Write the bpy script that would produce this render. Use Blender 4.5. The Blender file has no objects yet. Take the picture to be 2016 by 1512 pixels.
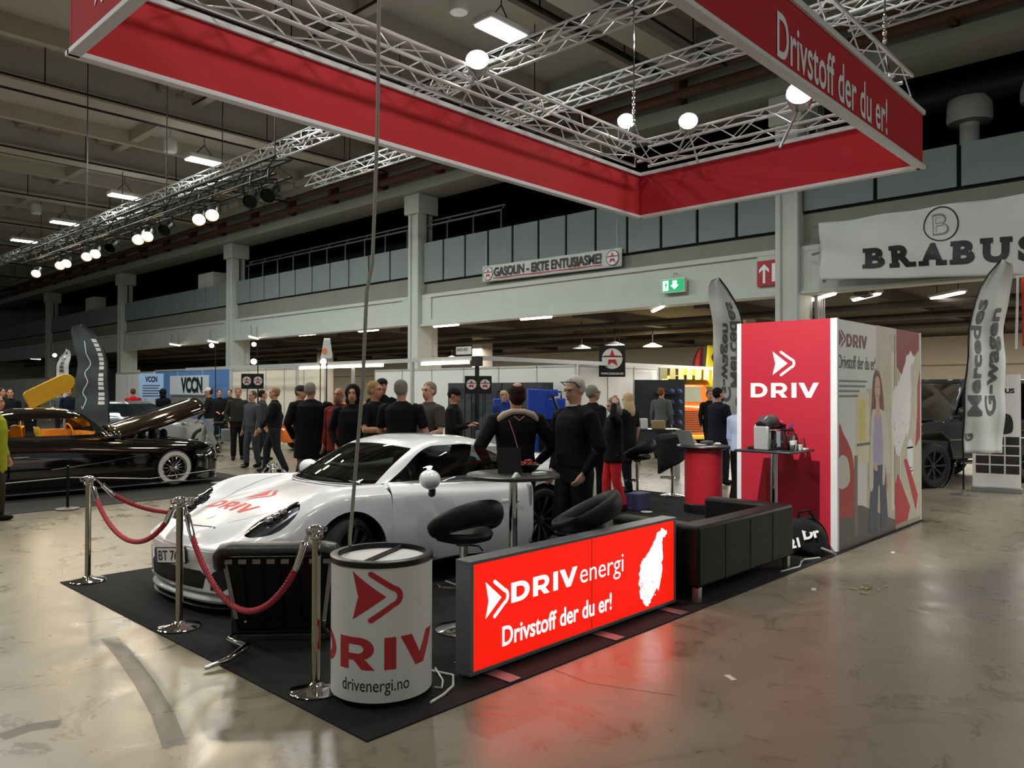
import bpy, bmesh, math, random
from mathutils import Vector as V, Matrix as MX
from mathutils.bvhtree import BVHTree
from mathutils.kdtree import KDTree
PI = math.pi
R = math.radians
rnd = random.Random(7)
sc = bpy.context.scene
col = sc.collection

# ---------------------------------------------------------------- camera
FPX, YAW, PITCH, ROLL, CAMZ = 1530.23, .814352, .00901274, .002268, 1.72
FW = V((math.sin(YAW) * math.cos(PITCH), math.cos(YAW) * math.cos(PITCH), math.sin(PITCH)))
_r = V((math.cos(YAW), -math.sin(YAW), 0)); _u = _r.cross(FW)
RT = _r * math.cos(ROLL) + _u * math.sin(ROLL)
UP = _u * math.cos(ROLL) - _r * math.sin(ROLL)
CO = V((0, 0, CAMZ))
cam = bpy.data.objects.new('camera', bpy.data.cameras.new('camera'))
col.objects.link(cam)
cam.data.sensor_width = 36
cam.data.lens = FPX / 2016 * 36
cam.data.clip_end = 300
cam.matrix_world = MX(((RT.x, UP.x, -FW.x, 0), (RT.y, UP.y, -FW.y, 0), (RT.z, UP.z, -FW.z, CAMZ), (0, 0, 0, 1)))
sc.camera = cam

# ---------------------------------------------------------------- world, exposure, large lights
w = bpy.data.worlds.new('world'); sc.world = w; w.use_nodes = True
w.node_tree.nodes['Background'].inputs[0].default_value = (.80, .84, .82, 1)
w.node_tree.nodes['Background'].inputs[1].default_value = .20
vs = sc.view_settings
vs.view_transform = 'Standard'; vs.look = 'None'; vs.gamma = 1; vs.exposure = 0.55; vs.use_curve_mapping = False
sc.cycles.use_denoising = True
sc.cycles.max_bounces = 8

def lamp(kind, name, loc, power, color=(1, 1, 1), size=.5, target=None, spot=60, blend=.5, size_y=None):
    d = bpy.data.lights.new(name, kind); d.energy = power; d.color = color
    if kind == 'AREA':
        d.size = size
        if size_y: d.shape = 'RECTANGLE'; d.size_y = size_y
    else:
        d.shadow_soft_size = size
    if kind == 'SPOT':
        d.spot_size = R(spot); d.spot_blend = blend
    o = bpy.data.objects.new(name, d); col.objects.link(o); o.location = loc
    if target is not None:
        o.rotation_euler = (V(target) - V(loc)).to_track_quat('-Z', 'Y').to_euler()
    return o
LAMP_X, LAMP_Z, LAMP_DY = 10.9, 8.8, 6.4
LAMP_Y = [10.6 + LAMP_DY * k for k in range(-1, 6)]
for x_ in (-2.2, 4.35, 10.9):
    for y_ in ([-9, -2.6] if x_ < 10 else [-2.6]) + LAMP_Y[:5]:
        p_ = 46 if y_ < 0 else 105 if y_ < 16 else 190
        lamp('AREA', 'hall_lamp_light', (x_, y_, LAMP_Z - .12), p_, (.97, 1, .95), 1.1, size_y=.5)
lamp('AREA', 'added_right_fill_light', (15.2, -1.5, 3.9), 260, (1, .99, .95), 2.0)  # added fill for the right floor and printed wall, no fitting there
# stand spotlights (the fittings sit on the banner truss)
WARM = (1, .95, .88)
STAND_SPOTS = [((4.3, 3.35, 4.95), (8.6, 3.75, .9), 950, 38), ((2.6, 6.6, 5.0), (4.2, 6.2, .6), 70, 60),
               ((6.0, 7.1, 5.1), (5.2, 5.6, .6), 150, 70)]
for p_, t_, e_, a_ in STAND_SPOTS:
    lamp('SPOT', 'stand_spot_light', p_, e_, WARM, .05, t_, a_, .5)
# warm show lights over the black car
for y_ in (13.0, 17.5, 21.5):
    lamp('SPOT', 'show_light', (6.7, y_, 5.2), 190, (1, .82, .58), .08, (3.4, y_ - 4.5, 0), 75, .8)
lamp('SPOT', 'show_light', (.6, 9.8, 5.6), 210, (1, .78, .52), .3, (1.7, 7.2, 0), 62, .9)

# ---------------------------------------------------------------- pixel -> place helpers (floor / planes of the hall)
def ray(px, py): return FW + RT * ((px - 1008) / FPX) - UP * ((py - 756) / FPX)
def G(px, py, z=0.0):
    d = ray(px, py); return CO + d * ((z - CAMZ) / d.z)
def GX(px, py, X):
    d = ray(px, py); return CO + d * (X / d.x)
def GY(px, py, Y):
    d = ray(px, py); return CO + d * (Y / d.y)
def GD(px, depth):
    d = ray(px, 770) * depth; return V((d.x, d.y, 0))

# ---------------------------------------------------------------- materials
def lin(c):
    if isinstance(c, str):
        c = [int(c[i:i + 2], 16) / 255 for i in (0, 2, 4)]
    return tuple(x / 12.92 if x <= .04045 else ((x + .055) / 1.055) ** 2.4 for x in c)
MATS = {}
def mat(name, c, rough=.5, metal=0, em=None, es=1, var=.06, scale=9, trans=0, alpha=1, coat=0, bump=0, spec=.5, bscale=60, ior=1.45, sheen=0):
    if name in MATS: return MATS[name]
    m = bpy.data.materials.new(name); m.use_nodes = True
    n, l = m.node_tree.nodes, m.node_tree.links
    b = n['Principled BSDF']; c = lin(c)
    tc = n.new('ShaderNodeTexCoord'); no = n.new('ShaderNodeTexNoise')
    no.inputs['Scale'].default_value = scale; no.inputs['Detail'].default_value = 4
    l.new(tc.outputs['Object'], no.inputs['Vector'])
    mr = n.new('ShaderNodeMapRange')
    mr.inputs['To Min'].default_value = 1 - var; mr.inputs['To Max'].default_value = 1 + var
    l.new(no.outputs['Fac'], mr.inputs['Value'])
    mx = n.new('ShaderNodeVectorMath'); mx.operation = 'SCALE'
    mx.inputs[0].default_value = c
    l.new(mr.outputs['Result'], mx.inputs['Scale'])
    l.new(mx.outputs['Vector'], b.inputs['Base Color'])
    b.inputs['Roughness'].default_value = rough; b.inputs['Metallic'].default_value = metal
    b.inputs['Transmission Weight'].default_value = trans; b.inputs['Alpha'].default_value = alpha
    b.inputs['Coat Weight'].default_value = coat; b.inputs['Coat Roughness'].default_value = .04
    b.inputs['Specular IOR Level'].default_value = spec; b.inputs['IOR'].default_value = ior
    b.inputs['Sheen Weight'].default_value = sheen
    if em is not None:
        b.inputs['Emission Color'].default_value = (*lin(em), 1); b.inputs['Emission Strength'].default_value = es
    if bump:
        n2 = n.new('ShaderNodeTexNoise'); n2.inputs['Scale'].default_value = bscale; n2.inputs['Detail'].default_value = 5
        l.new(tc.outputs['Object'], n2.inputs['Vector'])
        bp = n.new('ShaderNodeBump'); bp.inputs['Strength'].default_value = bump; bp.inputs['Distance'].default_value = .02
        l.new(n2.outputs['Fac'], bp.inputs['Height']); l.new(bp.outputs['Normal'], b.inputs['Normal'])
    MATS[name] = m
    return m

def thin_glass(name, tint, rough=.02, ior=1.45):
    if name in MATS: return MATS[name]
    m = bpy.data.materials.new(name); m.use_nodes = True
    n, l = m.node_tree.nodes, m.node_tree.links
    n.remove(n['Principled BSDF'])
    t = n.new('ShaderNodeBsdfTransparent'); g = n.new('ShaderNodeBsdfGlossy'); f = n.new('ShaderNodeFresnel'); mx = n.new('ShaderNodeMixShader')
    no = n.new('ShaderNodeTexNoise'); no.inputs['Scale'].default_value = 3
    mr = n.new('ShaderNodeMapRange'); mr.inputs['To Min'].default_value = rough * .8; mr.inputs['To Max'].default_value = rough * 1.3
    l.new(no.outputs['Fac'], mr.inputs['Value']); l.new(mr.outputs[0], g.inputs['Roughness'])
    t.inputs['Color'].default_value = (*lin(tint), 1); f.inputs['IOR'].default_value = ior
    l.new(f.outputs[0], mx.inputs[0]); l.new(t.outputs[0], mx.inputs[1]); l.new(g.outputs[0], mx.inputs[2]); l.new(mx.outputs[0], n['Material Output'].inputs[0])
    MATS[name] = m
    return m

def floor_mat():
    m = bpy.data.materials.new('polished_concrete'); m.use_nodes = True
    n, l = m.node_tree.nodes, m.node_tree.links
    b = n['Principled BSDF']
    tc = n.new('ShaderNodeTexCoord')
    def noise(s, d=6, dist=0, rough=.6):
        t = n.new('ShaderNodeTexNoise'); t.inputs['Scale'].default_value = s; t.inputs['Detail'].default_value = d
        t.inputs['Distortion'].default_value = dist; t.inputs['Roughness'].default_value = rough
        l.new(tc.outputs['Object'], t.inputs['Vector']); return t
    a = noise(.35, 8, .6); c = noise(2.2, 10, 1.2, .7); d = noise(14, 6, .4)
    def ramp(src, stops):
        r = n.new('ShaderNodeValToRGB'); e = r.color_ramp.elements
        e[0].position, e[0].color = stops[0][0], (*lin(stops[0][1]), 1)
        e[1].position, e[1].color = stops[-1][0], (*lin(stops[-1][1]), 1)
        for p, cc in stops[1:-1]:
            x = e.new(p); x.color = (*lin(cc), 1)
        l.new(src, r.inputs['Fac']); return r
    r1 = ramp(a.outputs['Fac'], [(.3, '706a59'), (.5, '7d7563'), (.7, '857d69')])
    r2 = ramp(c.outputs['Fac'], [(.30, '7d735f'), (.47, 'ffffff'), (.60, 'ffffff'), (.72, 'b9ae97')])
    mx = n.new('ShaderNodeMix'); mx.data_type = 'RGBA'; mx.blend_type = 'MULTIPLY'; mx.inputs[0].default_value = .5
    l.new(r1.outputs['Color'], mx.inputs[6]); l.new(r2.outputs['Color'], mx.inputs[7])
    # thin dark cracks and joints
    vo = n.new('ShaderNodeTexVoronoi'); vo.feature = 'DISTANCE_TO_EDGE'; vo.inputs['Scale'].default_value = .42
    wob = n.new('ShaderNodeMixRGB'); wob.inputs[0].default_value = .12
    l.new(tc.outputs['Object'], wob.inputs[1]); l.new(c.outputs['Color'], wob.inputs[2]); l.new(wob.outputs[0], vo.inputs['Vector'])
    r3 = ramp(vo.outputs['Distance'], [(0, '5a5040'), (.0035, '8a7d68'), (.007, 'ffffff')])
    msk = ramp(a.outputs['Fac'], [(.45, '000000'), (.6, '888888')])
    mx2 = n.new('ShaderNodeMix'); mx2.data_type = 'RGBA'; mx2.blend_type = 'MULTIPLY'
    l.new(msk.outputs['Color'], mx2.inputs[0])
    l.new(mx.outputs[2], mx2.inputs[6]); l.new(r3.outputs['Color'], mx2.inputs[7])
    l.new(mx2.outputs[2], b.inputs['Base Color'])
    mr = n.new('ShaderNodeMapRange'); mr.inputs['From Min'].default_value = .3; mr.inputs['From Max'].default_value = .7
    mr.inputs['To Min'].default_value = .22; mr.inputs['To Max'].default_value = .42
    l.new(c.outputs['Fac'], mr.inputs['Value']); l.new(mr.outputs[0], b.inputs['Roughness'])
    b.inputs['Specular IOR Level'].default_value = .5
    bp = n.new('ShaderNodeBump'); bp.inputs['Strength'].default_value = .025; bp.inputs['Distance'].default_value = .02
    l.new(d.outputs['Fac'], bp.inputs['Height']); l.new(bp.outputs['Normal'], b.inputs['Normal'])
    return m

BLACK = mat('black_plastic', '141416', .4)
DARK = mat('dark_metal', '1c1d20', .45, .6)
CHROME = mat('chrome', 'd8d8da', .06, 1, var=.02)
STEEL = mat('brushed_steel', 'a5a298', .22, 1)
ALU = mat('truss_aluminium', 'cfcfd1', .35, .45)
WHITE = mat('white_paint', 'dcdcdc', .45)
RED = mat('red_fabric', 'b5202a', .8, bump=.15, bscale=7, var=.10, scale=3)
REDWALL = mat('red_print', 'b01c31', .6, var=.04)
REDINK = mat('red_vinyl', 'b02a2e', .45)
WINK = mat('white_vinyl', 'e8e8ea', .5)
KINK = mat('black_vinyl', '1a1b1f', .5)
LEATHER = mat('black_leather', '0b0a08', .48, spec=.25, bump=.2, bscale=90, var=.15)
CARPET = mat('black_carpet', '101012', .95, bump=.6, bscale=160, var=.4, scale=60)
CONC = mat('grey_concrete', 'a3a79f', .8, var=.08, scale=2, bump=.1)
SILVERP = mat('silver_profile', '9a9b9c', .35, .8)

# ---------------------------------------------------------------- mesh builder
class MB:
    def __init__(s): s.v = []; s.f = []
    def add(s, vs, fs):
        k = len(s.v); s.v += [tuple(p) for p in vs]; s.f += [tuple(i + k for i in f) for f in fs]; return s
    def box(s, x0, x1, y0, y1, z0, z1):
        return s.add([(x0, y0, z0), (x1, y0, z0), (x1, y1, z0), (x0, y1, z0), (x0, y0, z1), (x1, y0, z1), (x1, y1, z1), (x0, y1, z1)],
                     [(3, 2, 1, 0), (4, 5, 6, 7), (0, 1, 5, 4), (1, 2, 6, 5), (2, 3, 7, 6), (3, 0, 4, 7)])
    def obox(s, c, ax, ay, az):
        c, ax, ay, az = V(c), V(ax), V(ay), V(az)
        P = [c + ax * i + ay * j + az * k for k in (-1, 1) for i, j in ((-1, -1), (1, -1), (1, 1), (-1, 1))]
        return s.add(P, [(3, 2, 1, 0), (4, 5, 6, 7), (0, 1, 5, 4), (1, 2, 6, 5), (2, 3, 7, 6), (3, 0, 4, 7)])
    def tube(s, pts, r, n=8, closed=False, flat=1.0, up=None):
        pts = [V(p) for p in pts]; m = len(pts)
        rs = r if isinstance(r, (list, tuple)) else [r] * m
        vs, fs = [], []; prev = None
        for i in range(m):
            a = pts[i - 1] if (i > 0 or closed) else pts[i]; b = pts[(i + 1) % m] if (i < m - 1 or closed) else pts[i]
            t = (b - a).normalized() if (b - a).length > 1e-9 else V((0, 0, 1))
            if prev is None:
                h = V(up) if up else (V((0, 0, 1)) if abs(t.z) < .9 else V((1, 0, 0)))
                x = (h - t * h.dot(t)).normalized()
            else:
                x = (prev - t * prev.dot(t)).normalized()
            prev = x; y = t.cross(x)
            for k in range(n):
                an = 2 * PI * k / n
                vs.append(pts[i] + (x * math.cos(an) + y * math.sin(an) * flat) * rs[i])
        q = m if closed else m - 1
        for i in range(q):
            for k in range(n):
                a, b = i * n, ((i + 1) % m) * n
                fs.append((a + k, a + (k + 1) % n, b + (k + 1) % n, b + k))
        if not closed:
            fs.append(tuple(range(n))[::-1]); fs.append(tuple(range((m - 1) * n, m * n)))
        return s.add(vs, fs)
    def lathe(s, prof, n=24, c=(0, 0, 0), axis='z', a0=0, a1=2 * PI, cap=True):
        full = a1 - a0 > 6.28; nn = n if full else n + 1
        vs, fs = [], []
        for r, z in prof:
            for k in range(nn):
                a = a0 + (a1 - a0) * k / n
                x, y = r * math.cos(a), r * math.sin(a)
                p = {'z': (x, y, z), 'y': (x, z, y), 'x': (z, x, y)}[axis]
                vs.append((p[0] + c[0], p[1] + c[1], p[2] + c[2]))
        for i in range(len(prof) - 1):
            for k in range(n):
                k2 = (k + 1) % nn
                fs.append((i * nn + k, i * nn + k2, (i + 1) * nn + k2, (i + 1) * nn + k))
        if full and cap:
            if prof[0][0] > 1e-6: fs.append(tuple(range(nn))[::-1])
            if prof[-1][0] > 1e-6: fs.append(tuple(range((len(prof) - 1) * nn, len(prof) * nn)))
        return s.add(vs, fs)
    def ell(s, c, rx, ry, rz, n=12, m=8, mtx=None):
        vs, fs = [], []
        for j in range(m + 1):
            t = PI * j / m
            for k in range(n):
                a = 2 * PI * k / n
                p = V((rx * math.sin(t) * math.cos(a), ry * math.sin(t) * math.sin(a), rz * math.cos(t)))
                if mtx: p = mtx @ p
                vs.append(V(c) + p)
        for j in range(m):
            for k in range(n):
                fs.append((j * n + k, (j + 1) * n + k, (j + 1) * n + (k + 1) % n, j * n + (k + 1) % n))
        return s.add(vs, fs)
    def prism(s, poly, o, ax, ay, az):
        """2-D outline poly, lifted to o + x*ax + y*ay, extruded by az"""
        o, ax, ay, az = V(o), V(ax), V(ay), V(az); n = len(poly)
        a = [o + ax * x + ay * y for x, y in poly]; b = [p + az for p in a]
        return s.add(a + b, [tuple(range(n))[::-1], tuple(range(n, 2 * n))] + [(i, (i + 1) % n, n + (i + 1) % n, n + i) for i in range(n)])
    def grid(s, fn, nu, nv):
        vs = [fn(i / nu, j / nv) for i in range(nu + 1) for j in range(nv + 1)]
        return s.add(vs, [(i * (nv + 1) + j, i * (nv + 1) + j + 1, (i + 1) * (nv + 1) + j + 1, (i + 1) * (nv + 1) + j) for i in range(nu) for j in range(nv)])
    def flat2d(s, m2, o, ax, ay):
        o, ax, ay = V(o), V(ax), V(ay)
        return s.add([o + ax * x + ay * y for x, y in m2[0]], m2[1])
    def build(s, name, m, parent=None, smooth=True, bevel=0, seg=2, loc=None, solid=0, auto=40, sub=0, clean=False):
        me = bpy.data.meshes.new(name); me.from_pydata(s.v, [], s.f); me.update()
        if clean:
            b = bmesh.new(); b.from_mesh(me); bmesh.ops.remove_doubles(b, verts=b.verts, dist=1e-4)
            bmesh.ops.recalc_face_normals(b, faces=b.faces); b.to_mesh(me); b.free()
        o = bpy.data.objects.new(name, me); col.objects.link(o); me.materials.append(m)
        if smooth:
            me.polygons.foreach_set('use_smooth', [True] * len(me.polygons))
            me.set_sharp_from_angle(angle=R(auto))
        if solid:
            q = o.modifiers.new('s', 'SOLIDIFY'); q.thickness = solid; q.offset = 0
        if bevel:
            q = o.modifiers.new('b', 'BEVEL'); q.width = bevel; q.segments = seg; q.limit_method = 'ANGLE'; q.angle_limit = R(40)
        if sub:
            q = o.modifiers.new('u', 'SUBSURF'); q.levels = sub; q.render_levels = sub
        if parent: o.parent = parent
        if loc: o.location = loc
        return o

def tag(o, label=None, cat=None, group=None, kind=None):
    if label: o['label'] = label
    if cat: o['category'] = cat
    if group: o['group'] = group
    if kind: o['kind'] = kind
    return o
def thing(name, label, cat, loc=(0, 0, 0), rz=0, group=None):
    o = bpy.data.objects.new(name, None); col.objects.link(o); o.empty_display_size = .1
    o.location = loc; o.rotation_euler = (0, 0, rz)
    return tag(o, label, cat, group)
def dup(root, loc=None, rz=None, label=None, group=None, parent=None, scale=None):
    r = root.copy(); col.objects.link(r)
    if loc is not None: r.location = loc
    if rz is not None: r.rotation_euler = (0, 0, rz)
    if scale: r.scale = (scale,) * 3
    if label: r['label'] = label
    if group: r['group'] = group
    if parent: r.parent = parent
    for ch in list(root.children):
        dup(ch, parent=r)
    return r
def struct(o): o['kind'] = 'structure'; return o

# ---------------------------------------------------------------- lettering
def _tomesh(o):
    dg = bpy.context.evaluated_depsgraph_get(); e = o.evaluated_get(dg); me = e.to_mesh()
    r = ([(v.co.x, v.co.y) for v in me.vertices], [tuple(p.vertices) for p in me.polygons])
    e.to_mesh_clear(); d = o.data; bpy.data.objects.remove(o); bpy.data.curves.remove(d)
    return r
def text2d(s, bold=0.0, space=1.0):
    c = bpy.data.curves.new('t', 'FONT'); c.body = s; c.size = 1; c.offset = bold; c.space_character = space; c.resolution_u = 4
    o = bpy.data.objects.new('t', c); col.objects.link(o); bpy.context.view_layer.update()
    return _tomesh(o)
def fill2d(loops):
    c = bpy.data.curves.new('t', 'CURVE'); c.dimensions = '2D'; c.fill_mode = 'BOTH'
    for lp in loops:
        sp = c.splines.new('POLY'); sp.points.add(len(lp) - 1); sp.use_cyclic_u = True
        for p, (x, y) in zip(sp.points, lp): p.co = (x, y, 0, 1)
    o = bpy.data.objects.new('t', c); col.objects.link(o); bpy.context.view_layer.update()
    return _tomesh(o)
def fit(m2, w=None, h=None, x=0, y=0):
    """scale a flat mesh so that its box is w x h, with its lower left corner at x, y"""
    xs = [p[0] for p in m2[0]]; ys = [p[1] for p in m2[0]]
    bw, bh = max(xs) - min(xs), max(ys) - min(ys)
    sx = w / bw if w else h / bh; sy = h / bh if h else sx
    return ([((a - min(xs)) * sx + x, (b - min(ys)) * sy + y) for a, b in m2[0]], m2[1])
def join2d(*ms):
    v, f = [], []
    for a, b in ms:
        k = len(v); v += a; f += [tuple(i + k for i in q) for q in b]
    return v, f
def arc(cx, cy, r, a0, a1, n=12):
    return [(cx + r * math.cos(R(a0 + (a1 - a0) * k / n)), cy + r * math.sin(R(a0 + (a1 - a0) * k / n))) for k in range(n + 1)]
def stroke(pts, w, n=6):
    """flat band with round ends along pts"""
    L, Rr = [], []
    for i, p in enumerate(pts):
        a = V((*pts[max(0, i - 1)], 0)); b = V((*pts[min(len(pts) - 1, i + 1)], 0)); t = (b - a).normalized()
        L.append((p[0] - t.y * w / 2, p[1] + t.x * w / 2)); Rr.append((p[0] + t.y * w / 2, p[1] - t.x * w / 2))
    t = math.degrees(math.atan2(pts[-1][1] - pts[-2][1], pts[-1][0] - pts[-2][0])); t0 = math.degrees(math.atan2(pts[1][1] - pts[0][1], pts[1][0] - pts[0][0]))
    return L + arc(*pts[-1], w / 2, t + 90, t - 90, n)[1:-1] + Rr[::-1] + arc(*pts[0], w / 2, t0 - 90, t0 - 270, n)[1:-1]
def sh(lp, dx): return [(x + dx, y) for x, y in lp]
_D = [[(0, 0), (.45, 0)] + arc(.45, .5, .5, -90, 90) + [(0, 1)], [(.26, .23), (.43, .23)] + arc(.43, .5, .27, -90, 90) + [(.26, .77)]]
_Rl = [[(0, 0), (.26, 0), (.26, .29), (.4, .29), (.6, 0), (.9, 0), (.66, .34)] + arc(.53, .65, .35, -60, 90) + [(0, 1)], [(.26, .5), (.5, .5)] + arc(.5, .64, .14, -90, 90) + [(.26, .78)]]
_I = [[(0, 0), (.27, 0), (.27, 1), (0, 1)]]
_Vl = [[(0, 1), (.29, 1), (.53, .36), (.77, 1), (1.06, 1), (.66, 0), (.4, 0)]]
WORD = fill2d([sh(l, 0) for l in _D] + [sh(l, 1.14) for l in _Rl] + [sh(l, 2.25) for l in _I] + [sh(l, 2.62) for l in _Vl])
_chev = [(.34, .955), (.72, .665)] + arc(.66, .495, .185, 50, -50, 8) + [(.72, .325), (.34, .035)]
ARROW = fill2d([[(0, 1), (.6, .495), (0, .03), (.11, .495)], stroke(_chev, .105)])
def cutx(m2, step):
    """split a flat mesh along vertical lines so that it can bend"""
    b = bmesh.new(); vs = [b.verts.new((x, y, 0)) for x, y in m2[0]]
    for f in m2[1]:
        try: b.faces.new([vs[i] for i in f])
        except ValueError: pass
    xs = [p[0] for p in m2[0]]; x = min(xs) + step
    while x < max(xs):
        bmesh.ops.bisect_plane(b, geom=b.verts[:] + b.edges[:] + b.faces[:], plane_co=(x, 0, 0), plane_no=(1, 0, 0)); x += step
    b.verts.index_update()
    r = ([(v.co.x, v.co.y) for v in b.verts], [tuple(v.index for v in f.verts) for f in b.faces]); b.free(); return r
def cuty(m2, step):
    a = cutx(([(y, x) for x, y in m2[0]], m2[1]), step); return ([(y, x) for x, y in a[0]], a[1])

# ---------------------------------------------------------------- truss
def truss_mb(a, b, s=.29, r=.025, bay=.5, rb=.012):
    a, b = V(a), V(b); t = (b - a).normalized(); L = (b - a).length
    y = V((0, 0, 1)) if abs(t.z) < .9 else V((1, 0, 0)); x = t.cross(y).normalized(); y = x.cross(t)
    cs = [x * (i * s / 2) + y * (j * s / 2) for i, j in ((-1, -1), (1, -1), (1, 1), (-1, 1))]
    c = MB(); d = MB(); n = max(1, round(L / bay))
    for q in cs: c.tube([a + q, b + q], r, 8)
    for k in range(4):
        p, q = cs[k], cs[(k + 1) % 4]
        for i in range(n):
            u, v_ = a + t * (L * i / n), a + t * (L * (i + 1) / n)
            e, g = (p, q) if i % 2 == 0 else (q, p)
            d.tube([u + e, v_ + g], rb, 5)
    return c, d
# ================================================================ the hall
CEIL = mat('ceiling_concrete', 'b6b4ac', .9, var=.12, scale=.6)
RIB = mat('rib_concrete', 'b0ada2', .85, var=.12, scale=1.2)
OLIVE = mat('olive_concrete', '83837a', .85, var=.12, scale=1.5)
BEAM = mat('pale_beam', 'b9beb8', .7, var=.06, scale=1.5)
PANELG = mat('rail_panel_grey', '7c8686', .7, var=.08, scale=2)
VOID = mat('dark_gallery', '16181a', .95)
RUST = mat('rust_pipe', '5a3a30', .6, var=.25, scale=4)
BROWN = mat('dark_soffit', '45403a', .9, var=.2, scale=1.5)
CREAM = mat('cream_wall', 'b5ab9a', .75, var=.08, scale=1)
GLOW = mat('lamp_glass', 'ffffff', .3, em='f4fff6', es=14, var=0)
GLOWS = mat('strip_glass', 'ffffff', .3, em='fff4e2', es=7, var=0)
GLOWW = mat('warm_lamp_glass', 'ffffff', .3, em='ffd9a0', es=22, var=0)
GLOWC = mat('spot_glass', 'ffffff', .3, em='fff6ea', es=30, var=0)
WPANEL = mat('white_panel', 'd5d6d2', .5, var=.03)

m = MB(); m.box(-25, 60, -25, 85, -.2, 0)
f = struct(m.build('floor', floor_mat(), smooth=False))
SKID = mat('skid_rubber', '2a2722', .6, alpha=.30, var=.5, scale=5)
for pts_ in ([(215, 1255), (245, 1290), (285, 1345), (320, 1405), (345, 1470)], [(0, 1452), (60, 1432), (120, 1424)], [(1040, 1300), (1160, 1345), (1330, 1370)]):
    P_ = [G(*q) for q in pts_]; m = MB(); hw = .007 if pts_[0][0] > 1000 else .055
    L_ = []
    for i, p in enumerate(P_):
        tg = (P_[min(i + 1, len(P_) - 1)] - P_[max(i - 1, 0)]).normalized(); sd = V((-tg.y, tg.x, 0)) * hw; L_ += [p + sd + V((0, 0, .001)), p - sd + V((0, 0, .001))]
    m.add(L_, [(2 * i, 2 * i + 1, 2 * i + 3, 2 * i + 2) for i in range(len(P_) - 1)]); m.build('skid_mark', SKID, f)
m = MB(); m.box(-25, 17.4, -25, 80, 10.4, 10.6)
struct(m.build('ceiling', CEIL, smooth=False))
k = 0
for y in [-9.6 + 6.42 * i for i in range(14)]:
    k += 1
    m = MB(); m.box(-25, 16.7, y - .16, y + .16, 9.55, 10.4); m.box(-25, 16.7, y - .34, y + .34, 9.42, 9.56)
    m.box(-25, 16.7, y + 1.55, y + 1.85, 9.9, 10.4); m.box(-25, 16.7, y + 4.6, y + 4.85, 9.95, 10.4)
    struct(m.build('trim_%d' % k, RIB, smooth=False))
    m = MB(); m.tube([(-25, y + .9, 9.6), (16.5, y + .9, 9.6)], .06, 6); m.tube([(-25, y + 5.5, 9.3), (16.5, y + 5.5, 9.3)], .03, 6)
    for x in range(-12, 17, 3):
        m.tube([(x, y + .9, 9.6), (x, y + .9, 10.4)], .02, 4); m.tube([(x, y + 5.5, 9.3), (x, y + 5.5, 10.4)], .015, 4)
    k += 1
    struct(m.build('trim_%d' % k, DARK, smooth=False))
# cross ribs of the ceiling
m = MB()
for x in (-10, -3, 4, 10.2, 14.2): m.box(x - .12, x + .12, -25, 80, 10.05, 10.4)
struct(m.build('trim_90', RIB, smooth=False))
m = MB()
for x in (9.0, 12.2): m.tube([(x, 0, 9.2), (x, 20, 9.2)], .03, 6)
struct(m.build('trim_91', DARK, smooth=False))
m = MB(); m.box(10.5, 13.9, 7.3, 9.0, 10.3, 10.41); m.box(10.5, 13.9, 4.2, 6.6, 10.3, 10.41)
struct(m.build('trim_92', mat('ceiling_recess', '5f5b4c', .95), smooth=False))
# round ducts in the ceiling
for i, (x, y) in enumerate(((7.8, 28.6), (10.0, 35.2), (10.1, 28.2), (9.6, 22.0))):
    m = MB(); m.lathe([(.62, 10.2), (.62, 10.42)], 28, (x, y, 0)); m.lathe([(.0, 10.24), (.55, 10.24), (.6, 10.17), (.64, 10.2), (.64, 10.42)], 28, (x, y, 0))
    m.box(x - .6, x + .6, y - .03, y + .03, 10.15, 10.2); m.box(x - .03, x + .03, y - .6, y + .6, 10.15, 10.2)
    struct(m.build('trim_%d' % (95 + i), mat('duct_cover', '9b978a', .6)))

# pillars of the gallery, equal bays
PY = [59.95, 46.76, 33.56, 20.39, 7.24, -5.9]
for i, y in enumerate(PY):
    m = MB(); h = .27
    m.box(17.0, 17.6, y, y + .54, 0, 8.4); m.box(17.1, 18.05, y + .02, y + .52, 0, 2.9); m.box(17.2, 17.9, y + .05, y + .5, 2.9, 4.1)
    m.box(16.94, 17.02, y, y + .13, 0, 8.35); m.box(16.94, 17.02, y + .4, y + .54, 0, 8.35)
    m.box(16.86, 17.75, y - .12, y + .66, 7.75, 8.42)
    struct(m.build('pillar_%d' % (i + 1), BEAM if i != 9 else CONC, smooth=False, bevel=.03))
    m = MB(); m.tube([(17.3, y - .07, 8.3), (17.3, y - .07, 6.3), (17.6, y - .1, 6.2)], .03, 6)
    if i == 4: 
        for q in range(3): m.tube([(17.75 + .16 * q, y - .1, 0), (17.75 + .16 * q, y - .1, 8.4)], .06, 10)
    struct(m.build('trim_%d' % (110 + i), SILVERP if i == 4 else DARK))
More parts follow.
